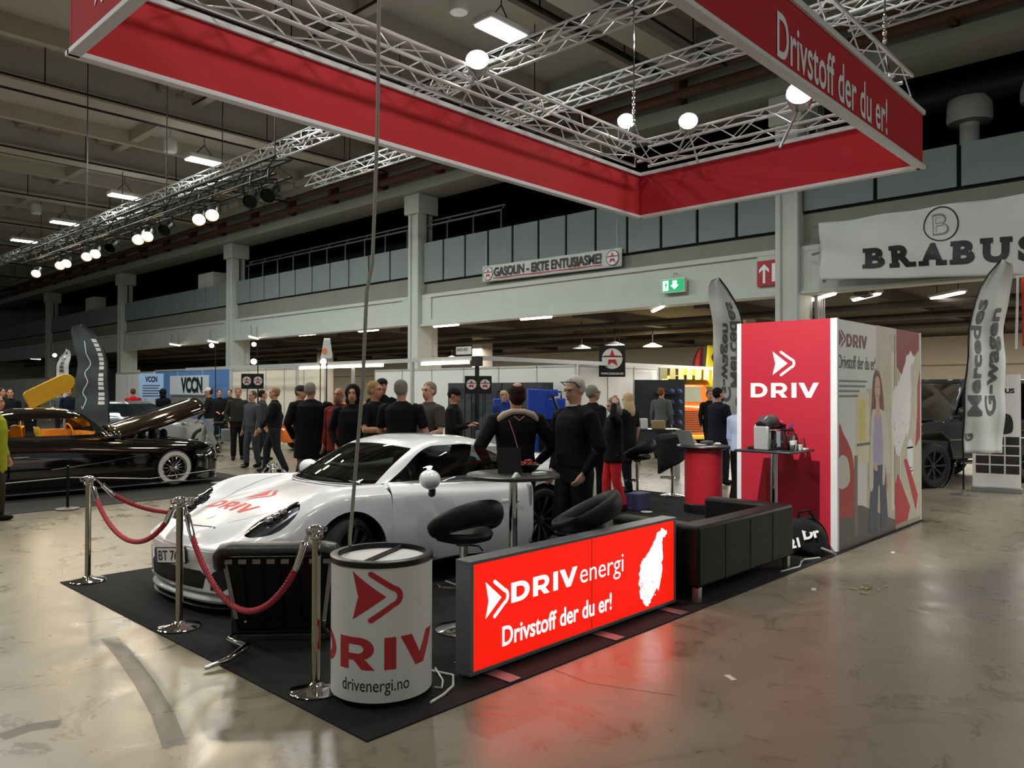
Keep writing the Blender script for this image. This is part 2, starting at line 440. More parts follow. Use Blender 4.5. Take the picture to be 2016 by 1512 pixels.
# gallery front: pale beam with a recessed field, olive band above, railing panels
def bay(i, y0, y1, zb, zp0, zp1, pw=1.28):
    m = MB(); xf = 17.15
    m.box(xf, xf + .5, y0, y1, zb, 4.98)
    m.box(xf - .06, xf, y0, y1, zb, zb + .14); m.box(xf - .06, xf, y0, y1, 4.86, 4.98)
    m.box(xf - .05, xf, y0, y0 + .5, zb, 4.98); m.box(xf - .05, xf, y1 - .5, y1, zb, 4.98)
    m.box(xf - .12, xf + .3, y0, y1, zb - .08, zb)
    struct(m.build('wall_gallery_beam_%d' % i, BEAM, smooth=False, bevel=.012))
    m = MB(); m.box(xf + .1, xf + .45, y0, y1, 4.98, zp0 + .04); m.box(xf + .02, xf + .4, y0, y1, 4.98, 5.04)
    struct(m.build('wall_gallery_band_%d' % i, OLIVE, smooth=False))
    m = MB(); n = round((y1 - y0) / pw); d = (y1 - y0) / n
    for q in range(n):
        m.box(xf + .0, xf + .06, y0 + d * q + .04, y0 + d * (q + 1) - .04, zp0 + .05, zp1)
    struct(m.build('wall_gallery_railing_%d' % i, PANELG, smooth=False, bevel=.012))
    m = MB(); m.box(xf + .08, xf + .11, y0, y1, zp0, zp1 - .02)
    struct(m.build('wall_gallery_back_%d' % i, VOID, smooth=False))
for i in range(5):
    y1, y0 = PY[i], PY[i + 1] + .54
    bay(i + 1, y0, y1, 4.06 if i < 3 else 3.98, 5.62 if i < 3 else (5.36 if i == 3 else 5.72), 6.7 if i < 3 else (6.75 if i == 3 else 6.62), 1.28 if i < 3 else 1.05 if i == 3 else 1.6)
bay(6, 60.5, 78, 4.06, 5.62, 6.7)
# void behind, its slab and its soffit
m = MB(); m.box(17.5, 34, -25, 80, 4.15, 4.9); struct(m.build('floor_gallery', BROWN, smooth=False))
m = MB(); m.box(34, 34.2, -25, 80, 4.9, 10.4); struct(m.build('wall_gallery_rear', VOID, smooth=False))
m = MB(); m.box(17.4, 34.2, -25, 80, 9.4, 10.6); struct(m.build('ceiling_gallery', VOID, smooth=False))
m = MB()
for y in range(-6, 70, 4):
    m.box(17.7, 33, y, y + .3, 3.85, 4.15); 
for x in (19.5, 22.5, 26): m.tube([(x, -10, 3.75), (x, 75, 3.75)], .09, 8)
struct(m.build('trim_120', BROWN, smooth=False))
m = MB(); m.box(31, 31.2, -25, 80, 0, 4.2); m.box(30.6, 31, -25, 80, 2.7, 3.7); 
struct(m.build('wall_rear', CREAM, smooth=False))
m = MB(); m.box(-25, 35, 78, 78.2, 0, 10.6); struct(m.build('wall_far', CONC, smooth=False))
for i, y in enumerate((-1.2, 12.0, 24.5, 37)):
    m = MB(); m.box(24.0, 24.7, y, y + .6, 0, 4.2); struct(m.build('pillar_%d' % (11 + i), CREAM, smooth=False, bevel=.02))
# girder over the pillars with its pipes and cable tray
m = MB(); m.box(16.7, 17.9, -25, 78, 8.42, 8.75); m.box(16.9, 17.6, -25, 78, 8.75, 9.5); m.box(16.55, 17.0, -25, 78, 9.5, 10.4)
struct(m.build('wall_girder', CONC, smooth=False))
m = MB(); m.tube([(16.6, -25, 8.98), (16.6, 78, 8.98)], .13, 12); m.tube([(16.5, -25, 9.35), (16.5, 78, 9.35)], .07, 10)
for y in range(-20, 70, 3): m.box(16.5, 16.9, y, y + .12, 8.8, 9.5)
struct(m.build('trim_121', RUST))
m = MB()
for y in [-20 + 1.1 * i for i in range(80)]: m.box(16.3, 16.75, y, y + .9, 9.72, 9.95)
struct(m.build('trim_122', RIB, smooth=False))
# open steel railings standing on the gallery
m = MB()
for y0, y1 in ((21.4, 33), (16.8, 20.3)):
    for z in (7.35, 7.55): m.tube([(17.3 + (z - 7.35), y0, z), (17.3 + (z - 7.35), y1, z)], .035, 6)
    q = y0
    while q <= y1: m.tube([(17.3, q, 6.7), (17.3, q, 7.35), (17.5, q, 7.55)], .03, 6); q += 1.25
struct(m.build('trim_123', mat('railing_steel', '5d6163', .5, .5)))
m = MB(); m.lathe([(.35, 0), (.35, 9)], 14, (20, 0, 8.6), axis='y'); m.lathe([(.25, 26), (.25, 46)], 14, (22, 0, 8.2), axis='y'); m.lathe([(.3, 12), (.3, 34)], 14, (24, 0, 8.7), axis='y')
struct(m.build('trim_124', mat('gallery_duct', '4a4e50', .5, .4)))
for i, (x, y, z) in enumerate(((20, 4.55, 7.95), (20, 3.1, 8.1), (25, 12.5, 7.4))):
    t = thing('air_vent', ['white mushroom air vent on the gallery right of the hanging red sign', 'white mushroom air vent on the gallery at the far right edge of the photo', 'pale duct outlet in the dark gallery right of the bare pillar'][i], 'air vent', (x, y, 0), group='mushroom vents on the gallery')
    MB().lathe([(.2, 4.9), (.2, z - .1)], 20).build('neck', WPANEL, t)
    MB().lathe([(.18, z - .12), (.44, z - .1), (.47, z - .02), (.45, z + .42), (.38, z + .47), (0, z + .47)], 28).build('cap', WPANEL, t)
# white crates on the gallery
for i, (y, zz) in enumerate(((53, .55), (36.8, .45))):
    m = MB(); m.box(17.6, 18.3, y, y + 1.6, 4.9, 7.1 + zz); tag(m.build('storage_crate', WPANEL, smooth=False, bevel=.02), ['white boxes standing on the gallery far left, beside the third pillar', 'pale crate on the gallery behind the warm stage lights'][i], 'crate', 'crates on the gallery')

# ---------------------------------------------------------------- lamps of the hall
def high_bay():
    t = thing('hall_lamp', '', 'lamp')
    MB().box(-.55, .55, -.26, .26, 0, .14).build('housing', WPANEL, t, bevel=.03)
    MB().box(-.5, .5, -.22, .22, -.03, 0).build('diffuser', GLOW, t, smooth=False)
    m = MB(); m.tube([(-.3, 0, .14), (0, 0, .5)], .012, 5); m.tube([(.3, 0, .14), (0, 0, .5)], .012, 5); m.tube([(0, 0, .5), (0, 0, 1.3)], .012, 5)
    m.build('hanger', DARK, t); return t
HB = high_bay(); HL = ['largest ceiling lamp, seen inside the hanging red frame beside a spotlight', 'ceiling lamp above the row of warm stage lights, nearest of the left row', 'second ceiling lamp from the hanging red frame in the left row', 'third ceiling lamp from the hanging red frame in the left row', 'farthest and smallest ceiling lamp of the left row, at the photo edge']
for i, y in enumerate((10.6, 23.4, 29.8, 36.4, 42.2)):
    o = HB if i == 0 else dup(HB); o.location = (10.9, y, LAMP_Z); o['label'] = HL[i]; o['group'] = 'high bay lamps under the ceiling'
def strip_lamp():
    t = thing('strip_lamp', '', 'lamp')
    MB().box(-.09, .09, -.62, .62, 0, .06).build('housing', WPANEL, t, bevel=.01)
    MB().lathe([(.0, -.6), (.055, -.59), (.055, .59), (0, .6)], 10, axis='y').build('diffuser', GLOWS, t)
    m = MB(); m.tube([(0, -.4, .05), (0, -.4, .5)], .008, 4); m.tube([(0, .4, .05), (0, .4, .5)], .008, 4); m.build('hanger', DARK, t); return t
SL = strip_lamp()
SP = [(605, 658, 'left of the hanging cable, left of the tall pillar'), (725, 650, 'just left of the tall bare pillar'), (878, 640, 'just right of the tall bare pillar'), (1055, 625, 'below the left half of the long white star banner'), (1295, 607, 'below the green exit sign'), (1620, 583, 'below the left end of the big white banner'), (1705, 583, 'below the middle of the big white banner'), (1865, 580, 'below the right part of the big white banner'), (500, 664, 'right of the second pillar'), (420, 672, 'left of the second pillar'), (345, 678, 'right of the dark feather flag'), (70, 706, 'at the far left edge')]
for i, (px, py, wh) in enumerate(SP):
    o = SL if i == 0 else dup(SL)
    p = G(px, py, 3.9 if 1 < i < 8 else 4.02); o.location = p; o['group'] = 'strip lamps under the gallery'; o['label'] = 'strip lamp under the gallery ' + wh
    o.rotation_euler = (0, 0, R(-45 if i >= 4 else 0))
    if i in (1, 3, 5, 7): lamp('AREA', 'gallery_strip_light', (p.x + 5, p.y, 3.6), 200, (1, .95, .86), 2)
    if i == 9: lamp('AREA', 'gallery_strip_light', (p.x + 5, p.y, 3.6), 240, (1, .93, .82), 3)
lamp('AREA', 'gallery_strip_light', (22, 12, 3.6), 380, (1, .95, .86), 4); lamp('AREA', 'gallery_strip_light', (22, 26, 3.6), 380, (1, .95, .86), 4)
lamp('AREA', 'gallery_strip_light', (22, 1, 3.6), 420, (1, .97, .92), 3); lamp('AREA', 'gallery_strip_light', (23, 45, 3.6), 380, (1, .95, .86), 4)
for i, (px, py, wh) in enumerate(((1285, 683, 'over the shelf of caps'), (1210, 680, 'in front of the black star sign'), (890, 706, 'beside the white aisle number sign'), (1145, 686, 'left of the black star sign'))):
    p = G(px, py, 3.2); t = thing('shade_lamp', 'bright shade lamp hanging ' + wh, 'lamp', p, group='shade lamps in the back stand')
    MB().lathe([(.05, .12), (.3, .03), (.32, 0), (.05, .13)], 18).build('lamp_shade', WPANEL, t); MB().lathe([(0, .03), (.27, .02)], 18).build('bulb_glass', GLOWS, t)
    MB().tube([(0, 0, .1), (0, 0, 1.0)], .015, 5).build('stem', DARK, t)
for i, (px, py) in enumerate(((335, 287), (903, 5), (72, 412))):
    p = G(px, py, 9.3); m = MB(); m.lathe([(.0, -.2), (.17, -.2), (.2, -.16), (.2, .2), (.17, .22), (0, .22)], 20); m.tube([(0, 0, .2), (0, 0, 1.1)], .02, 5)
    tag(m.build('ceiling_speaker', WPANEL, loc=p), ['white drum speaker under the ceiling above the ceiling lamp', 'white drum speaker under the ceiling at the top edge', 'white drum speaker under the ceiling at the left edge'][i], 'speaker', 'drum speakers under the ceiling')

# ---------------------------------------------------------------- hanging trusses
def truss(name, a, b, label, mc, cables=(), group=None, s=.3):
    t = thing(name, label, 'truss', a, group=group); c, d = truss_mb((0, 0, 0), V(b) - V(a), s)
    c.build('chords', mc, t); d.build('bracing', mc, t)
    for k in cables:
        p = (V(b) - V(a)) * k; MB().tube([p + V((0, 0, s / 2)), p + V((0, 0, 10.3 - a[2]))], .012, 5).build('suspension_cable', DARK, t)
    return t
truss('roof_truss', (10.35, 46, 8), (10.6, 5, 8), 'long silver truss crossing behind the hanging red frame', ALU, (.2, .42, .6), 'silver trusses under the roof')
truss('roof_truss', (12.8, 20.5, 8), (13.0, 2.5, 8), 'silver truss nearer the gallery, right of the long one', ALU, (.1, .5), 'silver trusses under the roof')
truss('roof_truss', (14.5, 5.2, 8.4), (14.5, -2, 8.4), 'short bit of silver truss at the top right, above the red sign', ALU, (.2,), 'silver trusses under the roof')
truss('lighting_truss', (6.87, 11.8, 5.5), (6.7, 25.6, 5.5), 'black lighting truss carrying warm lights over the black car', DARK, (.02, .33, .66))
truss('side_truss', (3.0, 22.0, 4.3), (-4, 21, 4.3), 'pale truss end at the left edge above the far stands', ALU, ())
# stage lights on the black truss
def stage_light(lit):
    t = thing('stage_light', '', 'lamp')
    MB().lathe([(.07, .17), (.10, .12), (.11, -.12), (.13, -.18), (.12, -.18), (.1, -.13)], 16, axis='x').build('housing', DARK, t)
    m = MB(); m.tube([(0, -.14, 0), (0, -.14, .22), (0, .14, .22), (0, .14, 0)], .014, 5); m.tube([(0, 0, .22), (.1, 0, .34), (.2, 0, .36)], .02, 6); m.build('yoke', DARK, t)
    MB().lathe([(0, -.15), (.105, -.15)], 16, axis='x').build('lens', GLOWW if lit else BLACK, t); return t
LIT, UNL = stage_light(True), stage_light(False)
SLP = [(24.96, 1, 'first from the far end of the black truss'), (22.9, 1, 'second from the far end, left of a pair'), (22.4, 1, 'second from the far end, right of a pair'), (20.9, 1, 'third glow from the far end'), (20.3, 1, 'third glow from the far end, right half'), (17.7, 1, 'in the middle of the black truss, left half'), (17.2, 1, 'in the middle of the black truss, right half'), (14.75, 1, 'in the lit pair nearest the hanging red frame, left one'), (14.2, 1, 'in the lit pair nearest the hanging red frame, right one'),
       (19.2, 0, 'left of the middle glow'), (16.2, 0, 'right of the middle glow'), (12.66, 0, 'second from the near end'), (12.05, 0, 'at the near end')]
a_ = b_ = 0
for y, l, wh in SLP:
    if l: o = LIT if a_ == 0 else dup(LIT); a_ += 1
    else: o = UNL if b_ == 0 else dup(UNL); b_ += 1
    o.location = (6.78, y, 5.10); o.rotation_euler = (0, R(-35), R(62 if l else 40)); o['group'] = 'lights on the black truss'
    o['label'] = ('lit warm stage light ' if l else 'dark unlit stage light ') + wh

# ---------------------------------------------------------------- red banner frame over the stand
FX0, FX1, FY0, FY1, FZ0, FZ1 = 2.24, 10.92, 3.02, 7.38, 4.6, 5.3
fr = thing('overhead_sign', 'red fabric banner frame hanging from a silver truss over the stand', 'hanging sign', (FX0, FY0, 0))
FRT = mat('banner_trim', 'd4d4d6', .5)
def fpanel(x0, x1, y0, y1):
    m = MB(); m.box(x0 - FX0, x1 - FX0, y0 - FY0, y1 - FY0, FZ0 + .04, FZ1)
    p = m.build('banner_panel', RED, fr, smooth=False); m = MB()
    for z0, z1 in ((FZ0, FZ0 + .05), (FZ1, FZ1 + .06)):
        m.box(x0 - .03 - FX0, x1 + .03 - FX0, y0 - .03 - FY0, y1 + .03 - FY0, z0, z1)
    m.build('edge_profile', FRT, p, smooth=False, bevel=.006); return p
pl_ = fpanel(FX0, FX0 + .04, FY0 + .05, FY1 - .05); pf_ = fpanel(FX0, FX1, FY1 - .04, FY1); pr_ = fpanel(FX1 - .04, FX1, FY0 + .05, FY1 - .05); pn_ = fpanel(FX0, FX1, FY0, FY0 + .04)
tx = fit(text2d('Drivstoff der du er!', .012), 2.62, None, 0, 0)
MB().flat2d(fit(text2d('Drivstoff der du er!', .012), 2.92, .42), (6.62 - FX0, -.006, FZ0 + .10), (1, 0, 0), (0, 0, 1)).build('lettering', WINK, pn_, smooth=False)
MB().flat2d(fit(ARROW, .45, .5), (4.9 - FX0, -.006, FZ0 + .12), (1, 0, 0), (0, 0, 1)).build('logo', WINK, pn_, smooth=False)
MB().flat2d(fit(ARROW, .45, .44), (-.006, 6.78 - FY0, FZ0 + .21), (0, -1, 0), (0, 0, 1)).build('logo', WINK, pl_, smooth=False)
tr = []
I_ = .22
for a, b in (((FX0 + I_, FY0 + I_), (FX1 - I_, FY0 + I_)), ((FX0 + I_, FY1 - I_), (FX1 - I_, FY1 - I_)), ((FX0 + I_, FY0 + I_), (FX0 + I_, FY1 - I_)), ((FX1 - I_, FY0 + I_), (FX1 - I_, FY1 - I_))):
    c, d = truss_mb((a[0] - FX0, a[1] - FY0, 5.6), (b[0] - FX0, b[1] - FY0, 5.6), .32, .024, .46, .009)
    q = c.build('truss', ALU, fr); d.build('bracing', ALU, q)
for x, y in ((FX1 - .5, FY0 + .3), (FX0 + .6, FY0 + .3), (FX0 + .6, FY1 - .3), (FX1 - .6, FY1 - .3)):
    m = MB(); m.tube([(x - FX0, y - FY0, 6.0), (x - FX0, y - FY0, 10.3)], .012, 5)
    m.tube([(x - FX0 - .2, y - FY0, 5.76), (x - FX0, y - FY0, 6.05), (x - FX0 + .2, y - FY0, 5.76)], .012, 5)
    for j in range(5): m.lathe([(.012, 0), (.03, .02), (.03, .06), (.012, .08)], 8, (x - FX0, y - FY0, 6.05 + .1 * j))
    m.build('suspension_chain', CHROME, fr)
# four glowing spotlights on the truss
def flood():
    t = thing('spotlight', '', 'lamp')
    MB().lathe([(.09, .2), (.13, .14), (.15, -.02), (.14, -.03), (.12, 0)], 20, axis='x').build('housing', SILVERP, t)
    MB().lathe([(0, -.02), (.135, -.02)], 20, axis='x').build('lens', GLOWC, t)
    return t
FL = flood()
for i, (p, an, q, wh) in enumerate(((GY(940, 120, 6.95), (9.0, 7.2), V((0, .3, -.5)), 'on the long side, left of the largest ceiling lamp'), (GX(1233, 240, 10.45), 0, V((.28, 0, -.55)), 'near the far corner of the red frame, left of a pair'), (GX(1355, 240, 10.45), 0, V((.28, 0, -.55)), 'near the far corner of the red frame, right of a pair'), (GY(1575, 185, 3.5), 0, V((-.1, -.16, .40)), 'against the lettered red panel'))):
    o = FL if i == 0 else dup(FL); o.location = p
    d = (CO - p).normalized(); o.rotation_euler = (0, R(14), math.atan2(d.y, d.x) + PI)
    o['label'] = 'glowing round spotlight ' + wh; o['group'] = 'spotlights on the banner truss'
    a = MB(); a.tube([V((.1, 0, 0)), V((.14, 0, -.05)), MX.Rotation(-o.rotation_euler.z, 3, 'Z') @ q], .018, 6)
    a.build('arm', SILVERP, o)
# hanging power cable
cp = [(746, -200, 4.6), (746, 0, 4.58), (743, 250, 4.56), (737, 420, 4.54), (733, 520, 4.53), (722, 575, 4.52), (719, 640, 4.52), (714, 760, 4.52), (702, 900, 4.52), (693, 1010, 4.55), (689, 1056, 4.6), (688, 1120, 4.62)]
pts = []
for px, py, d in cp:
    pts.append(CO + ray(px, py) * d)
last = pts[-1]; pts += [V((last.x, last.y, .35)), V((last.x + .06, last.y + .05, .02)), V((last.x + .3, last.y - .1, .016))]
tag(MB().tube([V((2.5, 3.25, 5.44))] + pts, .011, 7).build('power_cable', mat('grey_cable', '8f8b80', .5)), 'grey power cable hanging from the banner frame down behind the round white counter', 'cable')
# ================================================================ the stand
tag(MB().box(2.29, 11.35, 3.13, 7.70, 0, .008).build('carpet', CARPET, smooth=False), 'black carpet laid under the whole white car stand', 'carpet')
tag(MB().box(-3, 7.6, 12.4, 17.2, 0, .008).build('carpet', mat('charcoal_carpet', '2a2927', .9, bump=.4, bscale=120, var=.2, scale=30), smooth=False), 'charcoal carpet laid under the black custom car', 'carpet')

# ---- backlit sign
LBX0, LBX1, LBY, LBH = 3.175, 5.455, 3.33, .71
t = thing('lightbox_sign', 'low backlit red sign with white lettering and map in a grey frame', 'sign', (LBX0, LBY, 0))
L_ = LBX1 - LBX0
GF = mat('grey_frame', '77787a', .4, .4)
m = MB(); m.box(0, L_, 0, .13, .03, .055); m.box(0, L_, 0, .13, LBH - .022, LBH); m.box(0, .03, 0, .13, .055, LBH - .022); m.box(L_ - .03, L_, 0, .13, .055, LBH - .022); m.box(.03, L_ - .03, .1, .125, .05, LBH - .02)
m.build('frame', GF, t, smooth=False, bevel=.004)
lit = mat('lit_red_textile', 'd01205', .6, em='ff1c08', es=.56, var=.05, scale=2)
litw = mat('lit_white_print', 'ffffff', .6, em='fff2ee', es=.85, var=0)
MB().box(.012, L_ - .012, .006, .03, .05, LBH - .018).build('screen', lit, t, smooth=False)
m = MB(); m.box(L_ * .515, L_ * .515 + .008, .0045, .0062, .055, LBH - .02); m.build('seam', mat('dim_red_seam', '8c0d05', .6, em='c01505', es=.45), t, smooth=False)
o_, ax_, az_ = (0, .003, 0), (1, 0, 0), (0, 0, 1)
m = MB(); m.flat2d(fit(ARROW, .205, .235, .13, .335), o_, ax_, az_); m.flat2d(fit(WORD, .66, .125, .355, .398), o_, ax_, az_); m.flat2d(fit(text2d('energi', -.004), .51, .172, 1.045, .352), o_, ax_, az_)
m.build('logo', litw, t, smooth=False)
MB().flat2d(fit(text2d('Drivstoff der du er!', .018), 1.135, .125, .275, .145), o_, ax_, az_).build('lettering', litw, t, smooth=False)
NOR = [(.80, 1.0), (.87, .985), (.93, .955), (.98, .96), (1.0, .90), (.93, .87), (.86, .87), (.82, .80), (.84, .70), (.86, .60), (.80, .52), (.84, .44), (.80, .33), (.74, .22), (.68, .15), (.62, .2), (.55, .14), (.47, .08), (.40, .02), (.30, 0.), (.18, .05), (.10, .12), (.05, .22), (.08, .27), (.0, .33), (.06, .40), (.02, .46), (.10, .52), (.05, .57), (.16, .63), (.28, .68), (.40, .74), (.50, .80), (.56, .85), (.62, .90), (.66, .96), (.72, .95)]
def coast(poly, n=3, amp=.018, seed=3):
    r_ = random.Random(seed); out = []
    for i, p in enumerate(poly):
        q = poly[(i + 1) % len(poly)]
        for k in range(n):
            s = k / n; out.append((p[0] + (q[0] - p[0]) * s + (r_.uniform(-amp, amp) if k else 0), p[1] + (q[1] - p[1]) * s + (r_.uniform(-amp, amp) if k else 0)))
    return out
def fjords():
    r_ = random.Random(9); L = []
    for k in range(26):
        a = r_.uniform(.08, .62); b = r_.uniform(.08, .58); l = r_.uniform(.03, .09); s = r_.uniform(-.6, .8)
        L.append([(a, b), (a + l, b + l * s), (a + l, b + l * s + .008), (a + .01, b + .012)])
    return L
NM = fill2d([coast(NOR)] + fjords()[:14])
MB().flat2d(fit(NM, .40, .575, 1.745, .075), o_, ax_, az_).build('map', litw, t, smooth=False)
for x in (.19, 1.25, 2.1):
    MB().box(x - .05, x + .05, -.19, .3, .009, .017).build('foot_plate', GF, t, smooth=False, bevel=.003)
lamp('AREA', 'lightbox_glow', ((LBX0 + LBX1) / 2, LBY - .02, .38), 4, (1, .05, .02), 2.1, ((LBX0 + LBX1) / 2, 0, .2), size_y=.55)

# ---- round white counter
t = thing('counter', 'round white counter with red arrow logo and red lettering, on castors', 'counter', (2.735, 3.60, 0))
CR, C0, C1 = .285, .045, .80
WSH = mat('counter_print_white', 'd4d3d1', .5, var=.02)
m = MB(); m.lathe([(CR - .012, C0), (CR, C0), (CR, C1 - .03), (CR - .012, C1 - .03)], 64); m.build('shell', WSH, t)
BR = mat('black_edge_band', '131315', .35)
m = MB(); m.lathe([(CR - .05, C1 - .035), (CR + .004, C1 - .035), (CR + .006, C1 - .005), (CR - .005, C1), (CR - .035, C1), (CR - .04, C1 - .03), (CR - .05, C1 - .035)], 64)
m.build('rim', BR, t)
tp = MB().lathe([(0, C1 - .055), (CR - .03, C1 - .055)], 48).build('display_top', mat('glass_top', '8f9496', .08, spec=.8), t)
d_ = V((.686 * .3 + .727 * .95, .727 * -.3 + .686 * .95, 0)).normalized() * (CR - .03)
m = MB(); m.tube([(-d_.x, -d_.y, C1 - .018), (d_.x, d_.y, C1 - .018)], .012, 8); m.build('crossbar', BR, t)
MB().lathe([(0, C0 - .012), (CR - .03, C0 - .012), (CR - .02, C0 + .02), (0, C0 + .02)], 40).build('base', BLACK, t)
for k in range(4):
    a = R(218 + 90 * k + 24); x, y = .272 * math.cos(a), .2 * math.sin(a)
    m = MB(); m.lathe([(.015, -.011), (.017, -.008), (.017, .008), (.015, .011)], 14, (x, y + .0, .026), axis='y'); m.box(x - .014, x + .014, y - .014, y - .011, .02, .04); m.box(x - .014, x + .014, y + .011, y + .014, .02, .04)
    m.build('castor', CHROME, t)
def on_cyl(m2, r=CR + .0015, th0=0.0):
    m = MB(); th = math.atan2(-3.60, -2.735) + th0
    m.add([(r * math.cos(th + x / CR), r * math.sin(th + x / CR), z) for x, z in m2[0]], m2[1]); return m
on_cyl(cutx(fit(ARROW, .28, .275, -.165, .475), .02)).build('logo', REDINK, t)
on_cyl(cutx(fit(WORD, .88, .172, -.525, .222), .02)).build('lettering', REDINK, t)
on_cyl(cutx(fit(text2d('drivenergi.no', .0), .39, .088, -.235, .085), .015)).build('web_address', KINK, t)
m = MB(); m.tube([(2.99, 3.74, .02), (3.12, 3.62, .016), (3.16, 3.46, .016), (3.05, 3.34, .016), (2.92, 3.28, .016), (2.80, 3.25, .016)], .008, 6)
tag(m.build('lead', mat('white_cable', 'c9c9c6', .4)), 'white lead curling on the carpet beside the round white counter', 'cable')
m = MB(); m.tube([(3.14, 3.60, .03), (3.06, 3.44, .016), (2.98, 3.36, .016), (2.96, 3.40, .016)], .006, 6)
tag(m.build('lead', MATS['white_cable']), 'short white lead between the round counter and the lit sign', 'cable')

# ---- rope barrier
def post():
    t = thing('stanchion', '', 'barrier post')
    MB().lathe([(.0, 0), (.147, 0), (.15, .008), (.14, .018), (.05, .032), (.03, .05), (.0, .05)], 40).build('base', CHROME, t)
    MB().lathe([(.025, .03), (.025, .87)], 20).build('pole', mat('steel_pole', 'b5ae9a', .12, 1), t)
    m = MB(); m.lathe([(.026, .86), (.04, .87), (.04, .885), (.028, .89), (.03, .915), (.045, .92), (.045, .932), (.028, .942), (0, .945)], 22)
    for k in range(4):
        a = k * PI / 2; m.tube([(.035 * math.cos(a), .035 * math.sin(a), .90), (.062 * math.cos(a), .062 * math.sin(a), .905), (.064 * math.cos(a), .064 * math.sin(a), .925)], .009, 6)
    m.build('head', CHROME, t); return t
PS = [(2.473, 3.868, 'rope stanchion nearest the camera, beside the round white counter'), (2.443, 5.60, 'rope stanchion in front of the white car\'s number plate'), (2.47, 7.55, 'rope stanchion at the far left corner of the black carpet'), (4.30, 7.58, 'rope stanchion just showing behind the white car\'s bonnet'), (6.2, 7.56, 'rope stanchion hidden behind the white car')]
P0 = post()
for i, (x, y, l) in enumerate(PS):
    o = P0 if i == 0 else dup(P0); o.location = (x, y, .008); o['label'] = l; o['group'] = 'chrome rope stanchions'
ROPE = mat('red_rope', 'a5303c', .75, bump=.5, bscale=110)
def rope(a, b, sag, label, twist=True):
    a, b = V(a), V(b); d = (b - a); h = V((d.x, d.y, 0)).normalized()
    t = thing('barrier_rope', label, 'rope', a, group='red barrier ropes')
    s, e = h * .075, d - h * .075; pts = []
    for k in range(41):
        u = k / 40; p = s + (e - s) * u; p.z -= sag * (1 - (2 * u - 1) ** 2) ** .82; pts.append(p)
    core = pts[3:-3]; m = MB()
    m.tube(core, .0165, 10)
    for q in range(3):
        hp = []; N = 240
        for k in range(N + 1):
            f_ = k / N * (len(core) - 1); i = min(int(f_), len(core) - 2); p = core[i].lerp(core[i + 1], f_ - i)
            tg = (core[i + 1] - core[i]).normalized(); x = tg.cross(h.cross(V((0, 0, 1)))).normalized(); y = tg.cross(x)
            an = 2 * PI * (k / N * 22 + q / 3); hp.append(p + (x * math.cos(an) + y * math.sin(an)) * .0085)
        m.tube(hp, .0125, 6)
    m.build('rope', ROPE, t)
    for pa, pb in ((pts[0], pts[3]), (pts[-1], pts[-4])):
        c = MB(); c.tube([pa, pa.lerp(pb, .3), pa.lerp(pb, .35), pb, pb + (pb - pa) * .15], [.008, .01, .022, .022, .02], 12); c.build('end_cap', CHROME, t)
HZ = .905
rope((2.443, 5.60, HZ), (2.473, 3.868, HZ), .60, 'red rope hanging in front of the black lounge chair')
rope((2.47, 7.55, HZ), (2.443, 5.60, HZ), .40, 'red rope hanging at the left in front of the white car\'s nose')
rope((2.47, 7.55, HZ), (4.30, 7.58, HZ), .38, 'red rope running behind the white car\'s nose along the far carpet edge')
rope((4.30, 7.58, HZ), (6.2, 7.56, HZ), .38, 'red rope running behind the white car\'s windscreen')

# ---- black lounge chair seen from behind
t = thing('lounge_chair', 'black padded lounge chair seen from behind, in front of the white car\'s wheel', 'chair', GD(556, 5.3) + V((0, 0, .008)), R(-43.3))
def lc(x, y, z): return (x, y, z)
m = MB()
for (w0, w1, z0, z1, y0, y1, th) in ((.30, .375, .07, .60, 0, -.10, .09),):
    prof = []
    for k in range(9):
        s = k / 8; prof.append((w0 + (w1 - w0) * s, z0 + (z1 - z0) * s, y0 + (y1 - y0) * s))
    vs = []; fs = []
    for wv, z, y in prof: vs += [(-wv, y, z), (wv, y, z), (wv, y + th, z), (-wv, y + th, z)]
    for k in range(8):
        b_ = 4 * k
        for j in range(4): fs.append((b_ + j, b_ + (j + 1) % 4, b_ + 4 + (j + 1) % 4, b_ + 4 + j))
    fs += [(3, 2, 1, 0), (32, 33, 34, 35)]; m.add(vs, fs)
m.build('backrest', LEATHER, t, bevel=.02, seg=3)
m = MB(); m.tube([(-.385, -.06, .54), (-.385, -.085, .61), (-.36, -.09, .645), (-.3, -.09, .655), (.3, -.09, .655), (.36, -.09, .645), (.385, -.085, .61), (.385, -.06, .54)], .047, 12, flat=1.5); m.build('headrest_roll', mat('worn_black_leather', '262524', .35, bump=.15, bscale=60), t)
m = MB(); m.box(-.34, .34, .05, .32, .2, .36); m.build('seat', LEATHER, t, bevel=.05, seg=3)
m = MB(); m.box(-.34, .34, .0, .1, .05, .3); m.build('apron', BLACK, t, bevel=.02)
TAPE = mat('grey_webbing', '8d8a80', .8)
n = 8
def web(c, ax, ay, az): MB().obox(c, ax, ay, az).build('webbing_strip', TAPE, t, smooth=False)
for k in range(n):
    web((-.325 + .65 * k / (n - 1), -.108, .572), (.026, 0, 0), (0, .003, -.001), (0, .003, .015))
for sx in (-1, 1):
    z0_, z1_ = .555, (.17 if sx < 0 else .12); zm_ = (z0_ + z1_) / 2; hh = (z0_ - z1_) / 2
    web((sx * (.28 + .075 * (zm_ - .07) / .53), -.10 * (zm_ - .07) / .53 - .006, zm_), (.014, 0, 0), (0, .003, 0), (sx * .075 * hh / .53, -.10 * hh / .53, hh))
m = MB()
for k in range(5): 
    x = -.24 + .12 * k; m.tube([(x, -.098, .53), (x + .008, -.062, .34), (x + .01, -.03, .16)], .013, 6, flat=.5)
m.build('padding_ribs', LEATHER, t)
